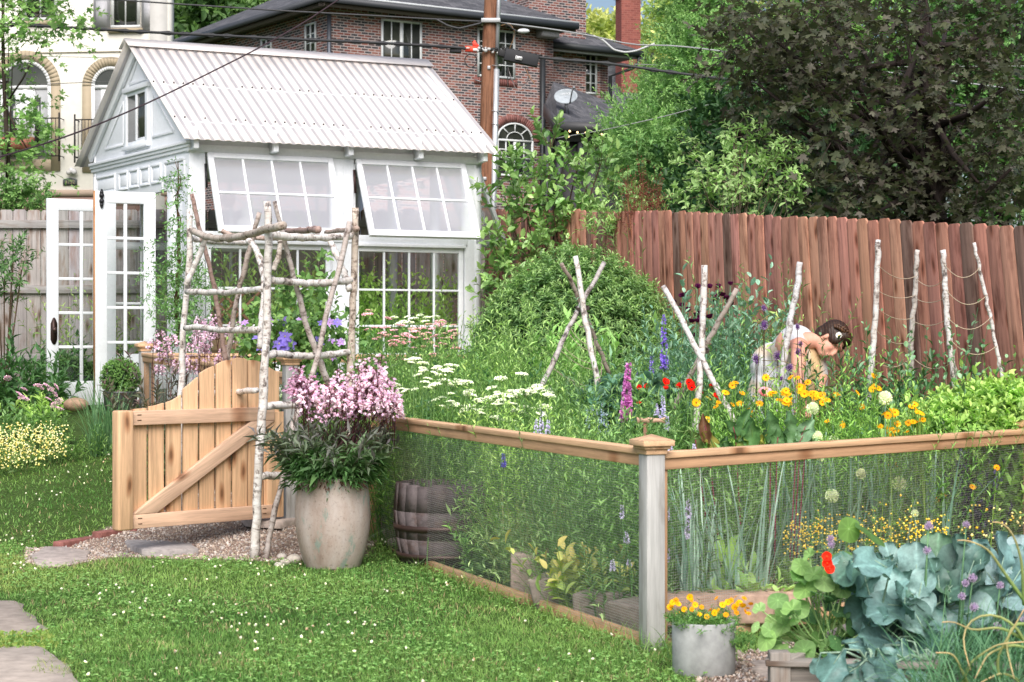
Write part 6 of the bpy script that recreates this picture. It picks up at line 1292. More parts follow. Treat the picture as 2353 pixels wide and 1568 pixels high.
# ---- anise hyssop pompoms on twigs
t=plant('hyssop_plant','twiggy stems with round purple pompoms in front of the woman','flowering plant',1790,11.2);PO=fm_ball(C('5f3f78'),C('b89ac8'),.03,150,.55,1.25);sm=MB()
for x,y,s_ in((1755,747,.85),(1755,708,.7),(1737,823,.9),(1787,818,1),(1815,845,.8),(1833,810,.7),(1832,751,.7),(1840,790,.55),(1795,870,.5),(1740,830,.6)): put(PO,t,x,y,11.3,s_*1.05,.2,stem=C('4f4034'),sm=sm)
for k in range(13):
    a=W(rng.uniform(1740,1850),rng.uniform(720,870),11.3+rng.normal(0,.04));b=a+np.array([rng.normal(0,.09),0,rng.uniform(-.16,.02)]);sm.tube([a,(a+b)/2+[0,0,.02],b],.0022,C('8a7a50'),4)
sm.build('stems',M['plain'],t,kind='stuff');m=MB();q=np.array([W(rng.uniform(1735,1850),rng.uniform(700,880),11.3) for _ in range(15)]);shoots(m,q,rng.normal(0,1,(15,3)),.07,3,.06,.02,LANCE,C('6f9a3a'),C('a5bf5a'),None,60,.2,sr=.001,sc_=C('8a8a50'));m.build('foliage',M['leaf'],t)
# ---- coreopsis
YE=[fm_daisy(C('eeaa10'),C('b87008'),.0225,8),fm_daisy(C('f2b41a'),C('b87008'),.025,9,.6),fm_daisy(C('e89c0c'),C('a06008'),.021,8)]
t=plant('coreopsis_plant','bright yellow coreopsis drift in front of the bending woman','flowering plant',1850,10.5);sm=MB()
P=[(1683,886),(1690,880),(1667,903),(1705,904),(1760,868),(1817,868),(1832,869),(1856,879),(1837,889),(1845,890),(1838,901),(1848,905),(1858,902),(1863,907),(1870,903),(1876,910),(1872,915),(1880,907),(1885,912),(1776,903),(1771,907),(1800,902),(1806,898),(1810,908),(1815,904),(1790,920),(1808,920),(1812,928),(1816,921),(1804,926),(1745,928),(1920,908),(1925,907),(1890,907),(1970,903),(1735,912),(1700,928),(1722,945),(1900,920),(1890,925),(2006,864),(2014,864),(2010,889),(2005,895),(2018,893),(1980,935),(1902,968),(1931,980),(1935,976),(1720,960),(1650,925),(1645,935),(1625,965),(1600,925),(1628,916),(1683,930),(1903,1015),(1898,1012),(1912,1008),(1880,1006)]
for x,y in P: put(YE,t,x,y,10.3+rng.normal(0,.12),1,.45,stem=C('6f9a40'),sm=sm,face=(R(48),0))
sm.build('stems',M['plain'],t,kind='stuff');clump(t,ground(1880,10.1),.48,.3,.5,210,18,.06,.013,C('4f8f30'),C('82b848'),C('96cc55'),spread=.14,mat='soft',yt=925)
t=plant('coreopsis_plant','looser yellow coreopsis group near the green shrub','flowering plant',2080,10);sm=MB()
for x,y in((2033,950),(2040,955),(2047,945),(2052,952),(2056,948),(2096,935),(2101,930),(2105,945),(2110,948),(2115,950),(2087,972),(2108,970),(2098,970),(2022,980),(2040,988),(2052,989),(2083,993),(2060,990),(2048,1005),(2072,1010),(2037,1012),(2120,965),(2062,975)): put(YE,t,x,y,9.9+rng.normal(0,.1),.95,.5,stem=C('7fa04a'),sm=sm,face=(R(48),0))
sm.build('stems',M['plain'],t,kind='stuff');clump(t,ground(2060,10.1),.3,.22,.46,90,18,.06,.012,C('4a852f'),C('7db048'),None,spread=.14,yt=965)
t=plant('coreopsis_plant','yellow coreopsis flowers seen through the right mesh panel','flowering plant',2150,10.2);sm=MB()
for x,y in((2235,1119),(2112,1146),(2168,1138),(2054,1075),(2040,1064),(2060,1068),(2125,1148),(2075,1142),(2150,1150),(2290,1075)): put(YE,t,x,y,10.1,.95,.4,stem=C('7fa04a'),sm=sm,face=(R(50),0))
sm.build('stems',M['plain'],t,kind='stuff');clump(t,ground(2120,10.3),.3,.2,.55,70,16,.06,.013,C('4a8038'),C('76a850'),None,spread=.15,yt=1090)
# ---- alliums (onions) behind the mesh
AL=[fm_ball(C('ced6b4'),C('f4f6e6'),.034,320,.8),fm_ball(C('c0c6a0'),C('eaeccf'),.036,300,.75)];AB=fm_ball(C('8fae70'),C('a8c288'),.024,60,1,1.15)
t=plant('onion_plants','onions with pale round seed heads and thick blue green leaves','vegetable',1960,9.9);sm=MB()
for x,y,s_,mm in((1867,939,1.05,AL),(2034,915,1.1,AL),(1846,985,.9,AB),(1878,1003,.85,AL),(1915,1012,.8,AL),(1911,1140,1.15,AL),(1979,1089,.85,AL),(2066,1112,1.1,AL),(1955,1042,.8,AL),(1885,1052,.7,AL),(2052,1055,.5,AB),(2102,1180,.6,AL)): put(mm,t,x,y,9.75+rng.normal(0,.06) if y>1005 else 9.9,s_,.2,stem=C('6f9a80'),sm=sm,sr=.0065)
sm.build('scape',M['waxy'],t,kind='stuff');m=MB()
for px,n_ in((1790,40),(1850,60),(1920,80),(1990,80),(2060,60),(2130,40)): blades(m,disc(ground(px,9.95),.13,.12,n_),.68,.022,.13,.2,C('5c8c7c'),C('94b8a4'),seg=5)
m.build('foliage',M['waxy'],t)
t=plant('leek_plants','row of upright blue green leeks just right of the corner post','vegetable',1640,9.0);m=MB()
for px in(1580,1600,1650,1690,1735): blades(m,disc(ground(px,8.95),.045,.045,16),.6,.018,.12,.15,C('6a9684'),C('a4c4b0'),seg=5)
m.build('foliage',M['waxy'],t)
t=plant('lettuce_plant','bright lime lettuce leaves standing behind the right mesh','vegetable',1660,8.95);m=MB()
for x,y,h in((1652,1240,.13),(1682,1255,.17),(1640,1280,.1),(1705,1270,.09),(1668,1300,.15)):
    p=W(x,y+20,9);D=np.array([[0,-.1,1.]]);m.scatter(RUF[0],RUF[1],p[None]-[0,0,h*.5],basis(D,np.array([[.2,-1,0.]])),np.array([h]),np.array([h*.45]),np.array([h*.6]),C('94c04a'))
m.build('foliage',M['soft'],t)
# chard
t=plant('chard_plant','rainbow chard with puckered dark leaves and red stems behind the rail','vegetable',1760,9.7);m=MB();s2=MB();n=0
for x,y,L,w,az,c in((1690,975,.17,.09,-.4,'3f6f34'),(1730,985,.2,.13,-.2,'4a7f3c'),(1760,975,.22,.14,.3,'3f7238'),(1800,975,.22,.12,.5,'4a7a44'),(1830,1000,.2,.12,.9,'5f8f58'),(1850,1010,.16,.1,1.1,'6f9c60'),(1720,1005,.16,.1,-.8,'7a9a30'),(1745,1010,.17,.1,0,'a0a830'),(1640,1000,.18,.09,-.6,'8a8a28'),(1625,975,.2,.08,-.3,'6a4a28'),(1785,1000,.18,.12,.1,'4f8544'),(1660,1010,.15,.09,.2,'2f5a2c'),(1600,1000,.17,.08,-.2,'56702c'),(1705,960,.2,.1,.3,'3a6a34'),(1840,975,.18,.12,.7,'6f9a70'),(1680,1020,.16,.1,-.4,'3f6f34'),(1770,1020,.16,.11,.2,'47783a')):
    p=W(x,y+28,9.6);D=np.array([[math.sin(az)*.7,-.25,1.]]);L*=.72;w*=.8;m.scatter(RUF[0],RUF[1],p[None]-[0,0,.03],basis(D,np.array([[rng.normal(0,.5),-.7,.6]])),np.array([L]),np.array([w]),np.array([L*1.6]),C(c)*rng.uniform(.8,1.1));b=ground(1760+(x-1760)*.7,9.7);s2.tube([b,(b+p)/2,p,p+D[0]*L*.5/1.2],[.004,.004,.003,.002],C('8a3048') if rng.random()<.3 else C('5a8038'),5)
m.build('foliage',M['waxy'],t,smooth=True);s2.build('leaf_stalks',M['plain'],t)
# peonies by red fence etc.
mass('dark glossy leafy plant at the fence behind the coreopsis',1985,11.5,.2,.2,.62,46,16,.13,.035,'2f5f34','4f8048',None,nm='peony_plant',spread=.16,mat='gloss',yt=850)
mass('dark leaf clump right of the tallest birch stake',2110,11.0,.3,.2,.55,50,14,.12,.032,'2c5a30','4a7c42',None,nm='peony_plant',spread=.2,mat='gloss',yt=880)
t=mass('pale milkweed stem with paired leaves by the woman',1925,12.65,.05,.05,1.15,3,12,.12,.03,'4a7f50','6fa070',None,nm='milkweed_plant',spread=.04,droop=.05,yt=700)
for px,h,lb in((2010,.62,'pea vine with curling tendrils climbing the first twine swags'),(2130,.95,'tallest pea vine climbing between the middle birch stakes'),(2245,.7,'pea vine climbing toward the rightmost birch stake')):
    px=px+(22 if px==2010 else 0);mass(lb,px,11.0,.09,.06,h,20,14,.06,.04,'4f8558','7aa87a',None,nm='pea_vine',cat='vine',tm=OVAL,spread=.15,mat='waxy',droop=.1,yt={2032:845,2130:770,2245:845}[px])
t=mass('dense bright green shrub at the right end above the rail',2290,11.0,.52,.32,.72,230,13,.09,.042,'4f8a30','7db548','a0cc50',nm='baptisia_shrub',cat='shrub',tm=OVAL,spread=.2,dome=.35,yt=890)
m=MB();n=700;d=_n(rng.normal(0,1,(n,3))+[0,-.35,.3]);c=W(2300,985,10.75);shoots(m,c+d*np.array([.42,.25,.22])*rng.uniform(.55,1,(n,1)),_n(d+np.array([0,0,.9])),.12,9,.06,.03,OVAL,C('548a34'),C('80b04c'),C('a8cc5a'),62,.05,sr=.002,sc_=C('6a9a48'));c=W(2195,1000,10.6);d=d[:300];shoots(m,c+d*np.array([.25,.2,.16])*rng.uniform(.55,1,(300,1)),_n(d+np.array([0,0,.9])),.11,9,.06,.03,OVAL,C('548a34'),C('80b04c'),C('a8cc5a'),62,.05,sr=.002,sc_=C('6a9a48'));m.build('dense_foliage',M['leaf'],t)
t=mass('second bright green mound spilling toward the right rail post',2200,10.7,.35,.22,.52,130,12,.085,.04,'4f8a30','7ab048','9ac84e',nm='baptisia_shrub',cat='shrub',tm=OVAL,spread=.22,dome=.3,yt=925)
mass('green shrub mass behind the right end of the mesh',2330,11.0,.22,.15,.75,60,14,.09,.03,'4f8534','84b04c',None,yt=900)
mass('dark purple leaved plant behind the right mesh panel',2195,10.35,.16,.13,.62,70,18,.06,.025,'2a2440','4a4568',None,nm='purple_basil',cat='plant',spread=.1,yt=1055)
mass('yellow green leafy stems at the right end of the mesh panel',2300,10.6,.24,.15,.62,50,18,.08,.025,'5a8c38','90b84c',None,yt=1050)
# chamomile
t=plant('chamomile_plant','low mass of tiny yellow button flowers behind the broccoli','flowering plant',1960,9.6);clump(t,ground(1960,9.6),.56,.2,.28,150,12,.05,.01,C('5f8a40'),C('90b25c'),None,spread=.35,mat='soft')
m=MB();n=560;x=rng.uniform(1800,2180,n);y=1235+rng.normal(0,26,n)-12*np.sin((x-1800)/380*3.1);P=np.array([W(a,b,9.55+rng.normal(0,.1)) for a,b in zip(x,y)]);s_=rng.uniform(.0055,.0085,n);B_=basis(rng.normal(0,1,(n,3)),rng.normal(0,1,(n,3)));m.scatter(OCT[0],OCT[1],P,B_,s_,s_,s_,mixc(C('e2c028'),C('f4e078'),rng.random(n)));m.build('blossoms',M['petal'],t,kind='stuff')
t=plant('yellow_daisy_plant','small yellow and white flowers at the far right behind the mesh','flowering plant',2300,8.9);clump(t,ground(2300,8.9),.3,.15,.3,70,12,.06,.014,C('5f9038'),C('90b84c'),None,spread=.3)
m=MB();n=90;P=np.array([W(rng.uniform(2200,2380),rng.uniform(1160,1320),8.85) for _ in range(n)]);s_=rng.uniform(.006,.01,n);m.scatter(OCT[0],OCT[1],P,basis(rng.normal(0,1,(n,3)),rng.normal(0,1,(n,3))),s_,s_,s_,mixc(C('d0b030'),C('e0d8a8'),rng.random(n)));m.build('blossoms',M['petal'],t,kind='stuff')
# left mesh interior: grasses
def gblade(lb,px,d,rx,ry,n,L,w,ca,cb,lean=.3,curl=.4,nm='grassy_plant',z0=0,cat='grass clump'):
    t=plant(nm,lb,cat,px,d);m=MB();P=disc(ground(px,d),rx,ry,n);P[:,2]+=z0;blades(m,P,L,w,lean,curl,C(ca),C(cb),seg=4);m.build('foliage',M['leaf'],t);return t
gblade('fine arching grass behind the barrel half',950,12.0,.25,.2,420,.62,.006,'3f7a45','6fa868',.35,.5)
gblade('wispy silver green grass over the barrel end',1190,10.8,.2,.2,300,.55,.006,'4a8048','86b478',.4,.5)
gblade('tall thin straw green grass in the middle of the left mesh panel',1240,10.2,.2,.25,300,.55,.006,'6a8c48','a8a868',.25,.3)
gblade('fresh green grass tuft at the inner end of the left panel',1330,9.8,.25,.25,320,.5,.007,'4f8540','82b058',.35,.4)
mass('leafy mint like stems against the left mesh panel',1110,10.75,.12,.12,.32,26,16,.06,.022,'4a8038','7aad50',None,spread=.15)
mass('upright lettuce going to seed behind the left mesh panel',1200,10.1,.12,.2,.45,50,18,.05,.02,'5a8c48','93b868',None,spread=.08)
mass('broad leaves beside the stone edging behind the mesh',1360,9.35,.2,.2,.35,36,10,.1,.05,'5a8c3c','9ab858','b8a850',tm=OVAL,spread=.25)
mass('low leafy growth at the foot of the left mesh panel',1150,10.6,.16,.1,.14,26,8,.07,.04,'3f7038','5f9048',None,tm=OVAL,spread=.3)
mass('sprawling green leaves beside the onions behind the mesh',1740,8.9,.14,.14,.26,22,8,.12,.05,'6a9a48','9abf68',None,tm=OVAL,spread=.4,mat='soft')
mass('small green seedlings on the dark soil behind the right mesh',1620,8.8,.2,.12,.12,26,6,.06,.025,'5f9048','8ab860',None,tm=OVAL,spread=.3)
bx0=GX(1030,11.3)
# general undergrowth so the beds read as full
m=MB();
NU=11500;x=rng.uniform(-2.6,3.4,NU);y=rng.uniform(8.6,19,NU);k=inpoly(x,y,BED)&~((y<10.3)&(x>.2)&(x<1.5)&(rng.random(NU)<.93))&((x>-.9)|(y>13.3))&~((np.hypot(x-bx0,y-11.35)<.5))
x=x[k];y=y[k];px_=1176.5+x/y*F;g_=gz(x,y)
yS=np.interp(px_,[300,820,900,1050,1150,1250,1400,1500,1560,1700,1740,1960,2000,2353],[880,840,805,805,790,815,860,830,790,780,935,935,900,900])+18+np.clip(13.2-y,0,5)*42
zt=np.maximum(EYE-(yS-784)/F*y-g_,.12);near=y<10.4;zt=np.where(near,np.minimum(zt,.3),zt);kk=~near|(rng.random(len(x))<.5);x,y,g_,zt=x[kk],y[kk],g_[kk],zt[kk]
P=np.column_stack([x,y,g_+zt*rng.uniform(0,.8,len(x))])
tt=np.where(P[:,1]<11.3,.35+.65*lowf(P[:,0]*2.6,P[:,1]*1.9),lowf(P[:,0]*2.6,P[:,1]*1.9));D=upr(len(P),.45)  # rows near the mesh get paler greens to offset the shade there
for a,b_,ca,cb,tmp_,ll,lw in((0,.25,'2f5f38','558a58',LANCE,.08,.024),(.25,.5,'4a7f38','78ab50',LANCE,.085,.016),(.5,1.01,'709c58','accb80',LANCE,.065,.014)):
    s=(tt>=a)&(tt<b_);shoots(m,P[s],D[s],rng.uniform(.14,.3,s.sum()),8,ll,lw,tmp_,C(ca),C(cb),None,58,.2,sr=.0015,sc_=C('4a7038'))
tag(m.build('undergrowth',M['leaf']),'low mixed green undergrowth filling the garden beds','ground cover',kind='stuff')
# ---- barrel, stones, path, blue ornaments
bx=GX(1030,11.3)
m=MB();c=np.array([bx,11.35,float(gz(bx,11.35))]);n=22;
for k in range(n):
    a=2*math.pi*k/n;w=2*math.pi/n*.992
    for seg_ in((0,.15,.30,.33),(.15,.32,.33,.345),(.32,.49,.345,.33)):
        z0,z1,r0,r1=seg_;tp=0
        if z1==.49: z1+=rng.uniform(-.012,.006)
        P=[c+[r*math.cos(q),r*math.sin(q),z] for r,q,z in((r0,a-w/2,z0),(r0,a+w/2,z0),(r1,a+w/2,z1),(r1,a-w/2,z1))]
        d_=-np.array([math.cos(a),math.sin(a),0])*.025;m.prism(P,d_,np.array([.13,.11,.115])*(1.0 if k%2 else 1.15))
o=m.build('staves',M['grey']);o['_o']=(0,0,0);rt=thing('half_barrel','weathered dark half barrel planter behind the left mesh panel','planter',c);o.parent=rt;o.data.transform(Matrix.Translation(-Vector(c)));m=MB()
m.lathe([(.328,.2),(.343,.2),(.347,.235),(.33,.235)],c,(.08,.05,.045),40);m.lathe([(.31,.03),(.322,.03),(.328,.06),(.31,.06)],c,(.08,.05,.045),40);m.build('hoop',M['metal'],rt);m=MB();m.lathe([(.001,.43),(.30,.43)],c,(.04,.03,.022),24);m.build('soil',M['soil'],rt)
for k,(q,lb) in enumerate((([(1180,1258),(1262,1256),(1295,1330),(1200,1335)],'tilted pinkish stone block at the left end of the bed edging'),([(1235,1335),(1330,1325),(1345,1395),(1270,1400)],'first flat stone of the curved bed edging'),([(1335,1330),(1440,1350),(1435,1430),(1345,1400)],'middle flat stone of the curved bed edging'),([(1440,1352),(1510,1372),(1505,1452),(1440,1440)],'last edging stone beside the corner post'))):
    xs_=[GX(x,9.6-(k)*.32) for x,_ in q];a,b=min(xs_),max(xs_);d=(10.0,9.45,9.05,8.75)[k];z0=float(gz(a,d));H=(.24,.16,.15,.15)[k];wdt=(GX(q[1][0],d)-GX(q[0][0],d));m=MB();m.box((GX((q[0][0]+q[1][0])/2,d),d+.05,z0+H/2),(wdt*1.12,.28,H),((.42,.32,.29) if k==0 else (.25,.21,.185)),rz=R(-14*k+4));m.v[-1]+=rng.normal(0,.013,(8,3));tag(m.build('edging_stone',M['stone'],bevel=.014),lb,'stone block','stone blocks edging the bed')
for k,(x,d,w,lb) in enumerate(((1580,8.65,.22,'left brick paver of the row behind the right mesh'),(1700,8.7,.25,'middle brick paver of the row behind the right mesh'),(1800,8.8,.2,'right brick paver beside the broccoli leaves'))):
    m=MB();m.box((GX(x,d),d,.12),(w*1.15,.2,.14),(.42,.29,.22),rz=R(6));tag(m.build('paver',M['stone'],bevel=.01),lb,'paver','brick pavers edging the soil bed')
for x,y,d,lb in((1740,1280,9.9,'pink flat paver on the soil behind the leeks'),(1850,1275,10.1,'second pink paver half hidden by leaves')):
    p=ground(x,d);m=MB();m.box((p[0],p[1],p[2]+.06),(.2,.2,.09),(.46,.32,.27),rz=.3);tag(m.build('paver',M['stone'],bevel=.01),lb,'paver')
t=thing('garden_ornament','small wooden bow tie shaped ornament on a stake among the flowers','ornament',ground(1490,10));m=MB()
for x0,x1,sg in((1463,1492,1),(1494,1528,-1)):
    a=W(x0,966,10);b=W(x1,963,10);m.strip(np.linspace(0,b[0]-a[0],7),-.018+.008*np.sin(np.linspace(0,3.1,7)),.018-.008*np.sin(np.linspace(0,3.1,7))+rng.normal(0,.002,7),a,(1,0,0),Z3,(0,-1,0),0,.02,(.62,.40,.29),grain=0)
m.build('wing',M['cedar'],t);m=MB();m.bar(ground(1483,10),W(1483,972,10),.022,.022,(.35,.2,.13),up=(0,1,0));m.build('stake',M['cedar'],t)
t=plant('rose_bush','single pale pink rose bloom below the woman skirt','flowering plant',1757,10.9);me=fm_poppy(C('e8a8b8'),.05,6,40,(.7,.35,.4));sm=MB();put(me,t,1757,909,10.7,1,.2,stem=MG,sm=sm,face=(R(50),0));sm.build('stem',M['plain'],t);clump(t,ground(1757,10.9),.12,.1,.3,26,8,.06,.03,DKG,MG,None,tm=OVAL,yt=925)
# ---- foreground: concrete planter, raised bed, brassicas, nasturtium
p=ground(1617,7.62);m=MB();m.lathe([(.001,0),(.125,0),(.131,.01),(.134,.215),(.13,.222),(.121,.22),(.118,.19),(.001,.185)],(0,0,0),(.36,.37,.37),48);o=m.build('concrete_planter',M['concrete'],None,smooth=True,loc=p);tag(o,'short round grey concrete planter outside the right mesh','planter')
t=thing('marigold_plant','low yellow marigolds filling the round concrete planter','flowering plant',p+[0,0,.19]);clump(t,p,.12,.12,.09,150,10,.032,.009,C('3f7a34'),C('6fa04a'),None,z0=.18,spread=.55,sr=.0015,mat='soft')
clump(t,p+[.13,-.02,0],.07,.08,.07,50,8,.03,.008,C('3f7a34'),C('6fa04a'),None,z0=.12,spread=.6,sr=.0012,mat='soft',name='trailing_foliage')
MA=[fm_daisy(C('f0b010'),C('d89008'),.0125,7,.7),fm_daisy(C('e89a10'),C('b87010'),.011,6,.7)]
for x,y in((1545,1385),(1553,1380),(1558,1388),(1572,1400),(1540,1395),(1588,1378),(1585,1372),(1597,1390),(1606,1412),(1612,1395),(1632,1402),(1642,1408),(1650,1404),(1668,1413),(1672,1384),(1680,1380),(1688,1395),(1694,1388),(1700,1383),(1707,1392),(1660,1390),(1692,1408),(1712,1405),(1718,1398),(1725,1388),(1690,1372),(1710,1375),(1560,1408),(1625,1418),(1590,1400),(1720,1410),(1646,1375)): put(MA,t,x,y,7.6+rng.normal(0,.05),1.15,.6,face=(R(40),0))
rbx=thing('raised_bed','weathered grey timber raised bed in the front right corner','raised bed',(1.2,6.9,0));m=MB();GW=(.30,.275,.25)
cA=W(1790,784,6.75)*[1,1,0];cU=bear(96);cV=bear(28)
for z in(.045,.145): m.bar(cA+Z3*z,cA+cU*1.9+Z3*z,.035,.092,GW);m.bar(cA+Z3*z,cA+cV*1.2+Z3*z,.035,.092,GW)
m.build('boards',M['grey'],rbx,bevel=.003);m=MB();m.box(cA+[0,0,.115]-cV*.0,(.075,.075,.25),GW,grain=2);m.build('corner_post',M['grey'],rbx,bevel=.003);m=MB();m.bar(cA+Z3*.2+cU*-.05,cA+cU*1.9+Z3*.2,.09,.02,(.36,.33,.3));m.bar(cA+Z3*.2015,cA+cV*1.2+Z3*.2015,.09,.02,(.36,.33,.3));m.build('top_board',M['grey'],rbx,bevel=.003)
m=MB();q=[cA+Z3*.17,cA+cU*1.9+Z3*.17,cA+cU*1.9+cV*1.2+Z3*.17,cA+cV*1.2+Z3*.17];m.add(q,[[0,1,2,3]],(.045,.032,.025));m.build('soil',M['soil'],rbx)
def brleaf(nu=14,nv=16):
    V=[];K=[]
    for j in range(nv+1):
        y=j/nv;w=max(.05,1-abs((y-.6)/.41)**2.5)**.5 if y>.24 else .14+.9*max(0,y-.08)
        w=max(w,.08)
        for i in range(nu+1):
            x=i/nu-.5;e=abs(x)*2;V.append([x*w*(1+.09*math.sin(y*19+x*3)),y+.05*e*math.sin(y*9),.12*e*e+.075*e*e*math.sin(y*12+(0 if x<0 else 1.7))-.25*y*y+.02*math.cos((y-e*.35)*38)])
            v_=max(0,math.cos((y-e*.42)*2*math.pi*5.5))**6*(e<.9);K.append(1.0+.55*(e<.09)+.38*v_*(1-e*.6))
    f=[[j*(nu+1)+i,j*(nu+1)+i+1,(j+1)*(nu+1)+i+1,(j+1)*(nu+1)+i] for j in range(nv) for i in range(nu)]
    return np.array(V),[np.array(f)],np.array(K)
BR=brleaf()
def bigleaf(m,p,D,N,L,w,c,tm=BR):
    m.scatter(tm[0],tm[1],np.array([p]),basis(np.array([D],float),np.array([N],float)),np.array([L]),np.array([w]),np.array([L*.9]),(np.array(c)*rng.uniform(.78,1.15)*tm[2][:,None])[None])
def brassica(lb,px,d,py,leaves,cols):
    t=thing('broccoli_plant',lb,'vegetable',(GX(px,d),d,.17));m=MB();s2=MB();c=np.array([GX(px,d),d,.2])
    leaves=[(x+rng.normal(0,6),y,L*1.0,w*1.05,az,el) for x,y,L,w,az,el in leaves]+[(x+rng.normal(0,34),y+rng.normal(8,26),L*rng.uniform(.5,.75),w*rng.uniform(.5,.75),az+rng.normal(0,.8),el+rng.normal(0,.4)) for x,y,L,w,az,el in leaves]
    for (x,y,L,w,az,el) in leaves:
        b=W(x,y,d+rng.normal(0,.09));D=np.array([math.sin(az)*math.cos(el),-.35*math.cos(el),math.sin(el)]);D/=np.linalg.norm(D);p=b-D*L*.5;N=np.array([-D[0]*.3+rng.normal(0,.35),-.7+rng.normal(0,.3),.75]);bigleaf(m,p,D,N,L,w,C(cols[int(rng.integers(len(cols)))]));s2.tube([c+rng.normal(0,.02,3),(c+p)/2+[0,0,.03],p,p+D*L*.55+np.array([0,.0,.012])],[.0055,.005,.0035,.0015],C('7f9c86'),5)
    m.build('foliage',M['waxy'],t,smooth=True);s2.build('leaf_stalks',M['waxy'],t);return t
BC=['52766f','5f8583','476c62','4c7258','6c8e8c']
brassica('big broccoli plant with grey blue ruffled leaves behind the nasturtiums',2070,7.1,1330,[(2065,1440,.2,.15,-.3,-.5),(2080,1395,.24,.17,-.5,.2),(2055,1370,.22,.15,-.7,.8),(2120,1350,.24,.18,.2,1.0),(2180,1330,.26,.18,.5,.9),(2200,1290,.2,.14,.3,1.2),(2210,1400,.22,.15,.7,.1),(2150,1430,.22,.14,.1,-.5),(2240,1360,.22,.14,1.0,.5),(2100,1310,.2,.14,-.1,1.3),(2160,1280,.18,.13,.2,1.4),(2030,1420,.16,.12,-1.1,0),(2190,1450,.2,.13,.4,-.8),(2130,1390,.2,.14,0,.4),(2240,1300,.18,.12,.8,1.1),(2080,1475,.2,.14,-.2,-.9)]+[(rng.uniform(1985,2240),rng.uniform(1300,1500),.17,.12,rng.uniform(-1,1),rng.uniform(-.2,1.2)) for _ in range(16)],BC)
brassica('second broccoli plant with pale blue leaves at the right edge',2290,7.3,1330,[(2260,1300,.2,.14,-.3,1.1),(2300,1290,.22,.15,.3,1.1),(2340,1320,.22,.15,.6,.8),(2280,1350,.2,.14,-.5,.5),(2330,1370,.2,.15,.4,.2),(2290,1400,.2,.13,0,-.3),(2250,1330,.18,.12,-.8,.7),(2350,1290,.2,.13,.3,1.3),(2360,1400,.2,.13,.6,0),(2230,1310,.15,.1,-.6,1.2),(2310,1330,.18,.13,.1,.9)],['648a8c','7a9a9e','527672','88a4aa'])
brassica('low drooping broccoli leaves hanging over the raised bed edge',2130,6.75,1540,[(2090,1540,.2,.14,-.4,-.3),(2150,1560,.22,.15,.3,-.5),(2200,1575,.22,.15,.6,-.4),(2060,1510,.16,.1,-.8,.2),(2110,1500,.18,.12,.2,.4),(2180,1530,.18,.12,.5,.1),(2020,1540,.12,.1,-1,-.3)]+[(rng.uniform(1900,2240),rng.uniform(1500,1600),.15,.11,rng.uniform(-1,1),rng.uniform(-.6,.5)) for _ in range(16)],['4f7674','5f8684','436a62'])
brassica('middle broccoli plant with dark teal leaves beside the round nasturtium leaves',2010,6.95,1330,[(rng.uniform(1950,2110),rng.uniform(1290,1500),rng.uniform(.16,.22),.14,rng.uniform(-1,.8),rng.uniform(-.5,1.1)) for _ in range(15)],['47706a','557c78','3f6658','628a88'])
brassica('drooping broccoli leaves draped over the front board of the raised bed',2010,6.62,1530,[(1930,1530,.15,.1,-.4,-.5),(1975,1550,.17,.12,-.2,-.6),(2020,1525,.16,.11,.2,-.3),(1900,1560,.12,.09,-.6,-.4),(2060,1560,.18,.12,.3,-.6)],['4f7674','5f8684','436a62'])
t=thing('nasturtium','nasturtium with round bright green leaves trailing over the bed corner','plant',(GX(1880,6.95),6.95,.18));m=MB();s2=MB();c=np.array([GX(1900,7.0),7.0,.2])
for x,y,r,cc,tl in((2000,1225,58,'5f9a3c',-.1),(1950,1215,40,'78b040',.4),(1930,1290,40,'6aa03c',.3),(1900,1330,34,'74aa48',.1),(1870,1320,30,'6a9c44',-.3),(1850,1355,38,'86b850',-.4),(1830,1330,30,'5f9a40',.2),(1840,1300,30,'7ab04a',0),(1885,1365,36,'4f8a4a',.3),(1820,1400,34,'80b450',-.5),(1800,1440,30,'92c060',-.7),(1860,1415,38,'5a9448',.1),(1760,1470,34,'8cbc58',-.6),(1775,1430,26,'a0c870',-.5),(1830,1460,42,'6aa848',.2),(1900,1440,34,'568e48',.4),(1810,1510,30,'7ab050',-.3),(1790,1490,28,'8aba5c',-.5),(1910,1500,40,'5f9c4c',.2),(1870,1540,28,'4a8a58',0),(1945,1550,30,'4f8c54',.2),(1745,1400,22,'94c068',-.8),(1735,1440,18,'9ac46c',-.8),(1900,1290,24,'5a9040',.1),(1950,1340,32,'548848',.3),(1970,1270,34,'68a040',.2),(1860,1275,22,'82b454',0),(1880,1470,30,'6ea84c',.1),(1930,1410,30,'4d8048',.3),(1850,1500,26,'76b04e',-.2))+tuple((rng.uniform(1760,1960),rng.uniform(1330,1560),rng.uniform(20,38),['6a9c48','80b058','4f8a48','94c06a'][int(rng.integers(4))],rng.uniform(-.6,.5)) for _ in range(34)):
    d=6.95+rng.normal(0,.06);p=W(x,y,d);rr=r/F*d*.75;N=_n(np.array([tl*.9+rng.normal(0,.4),-.55+rng.normal(0,.3),.7+rng.normal(0,.3)]));D=np.cross(N,[1,.2,.1]);D=D/np.linalg.norm(D);D=D if D[2]<0 else -D
    m.scatter(NAST[0],NAST[1],np.array([p-D*rr*.9]),basis(D[None],N[None]),np.array([rr*2]),np.array([rr*2.1]),np.array([rr*2.6*rng.uniform(-.4,1.3)]),(C(cc)*np.array([.82,.86,.9])*NAST[2][:,None]*rng.uniform(.62,1.0))[None]);q=c+rng.normal(0,.04,3);s2.tube([q,(q+p)/2+[0,.04,-.02],p],[.0035,.003,.0025],C('96b878'),5)
m.build('foliage',M['leaf'],t,smooth=True);s2.build('stems',M['soft'],t);me=fm_poppy(C('ee3018'),.022,5,25,(.6,.1,.02))
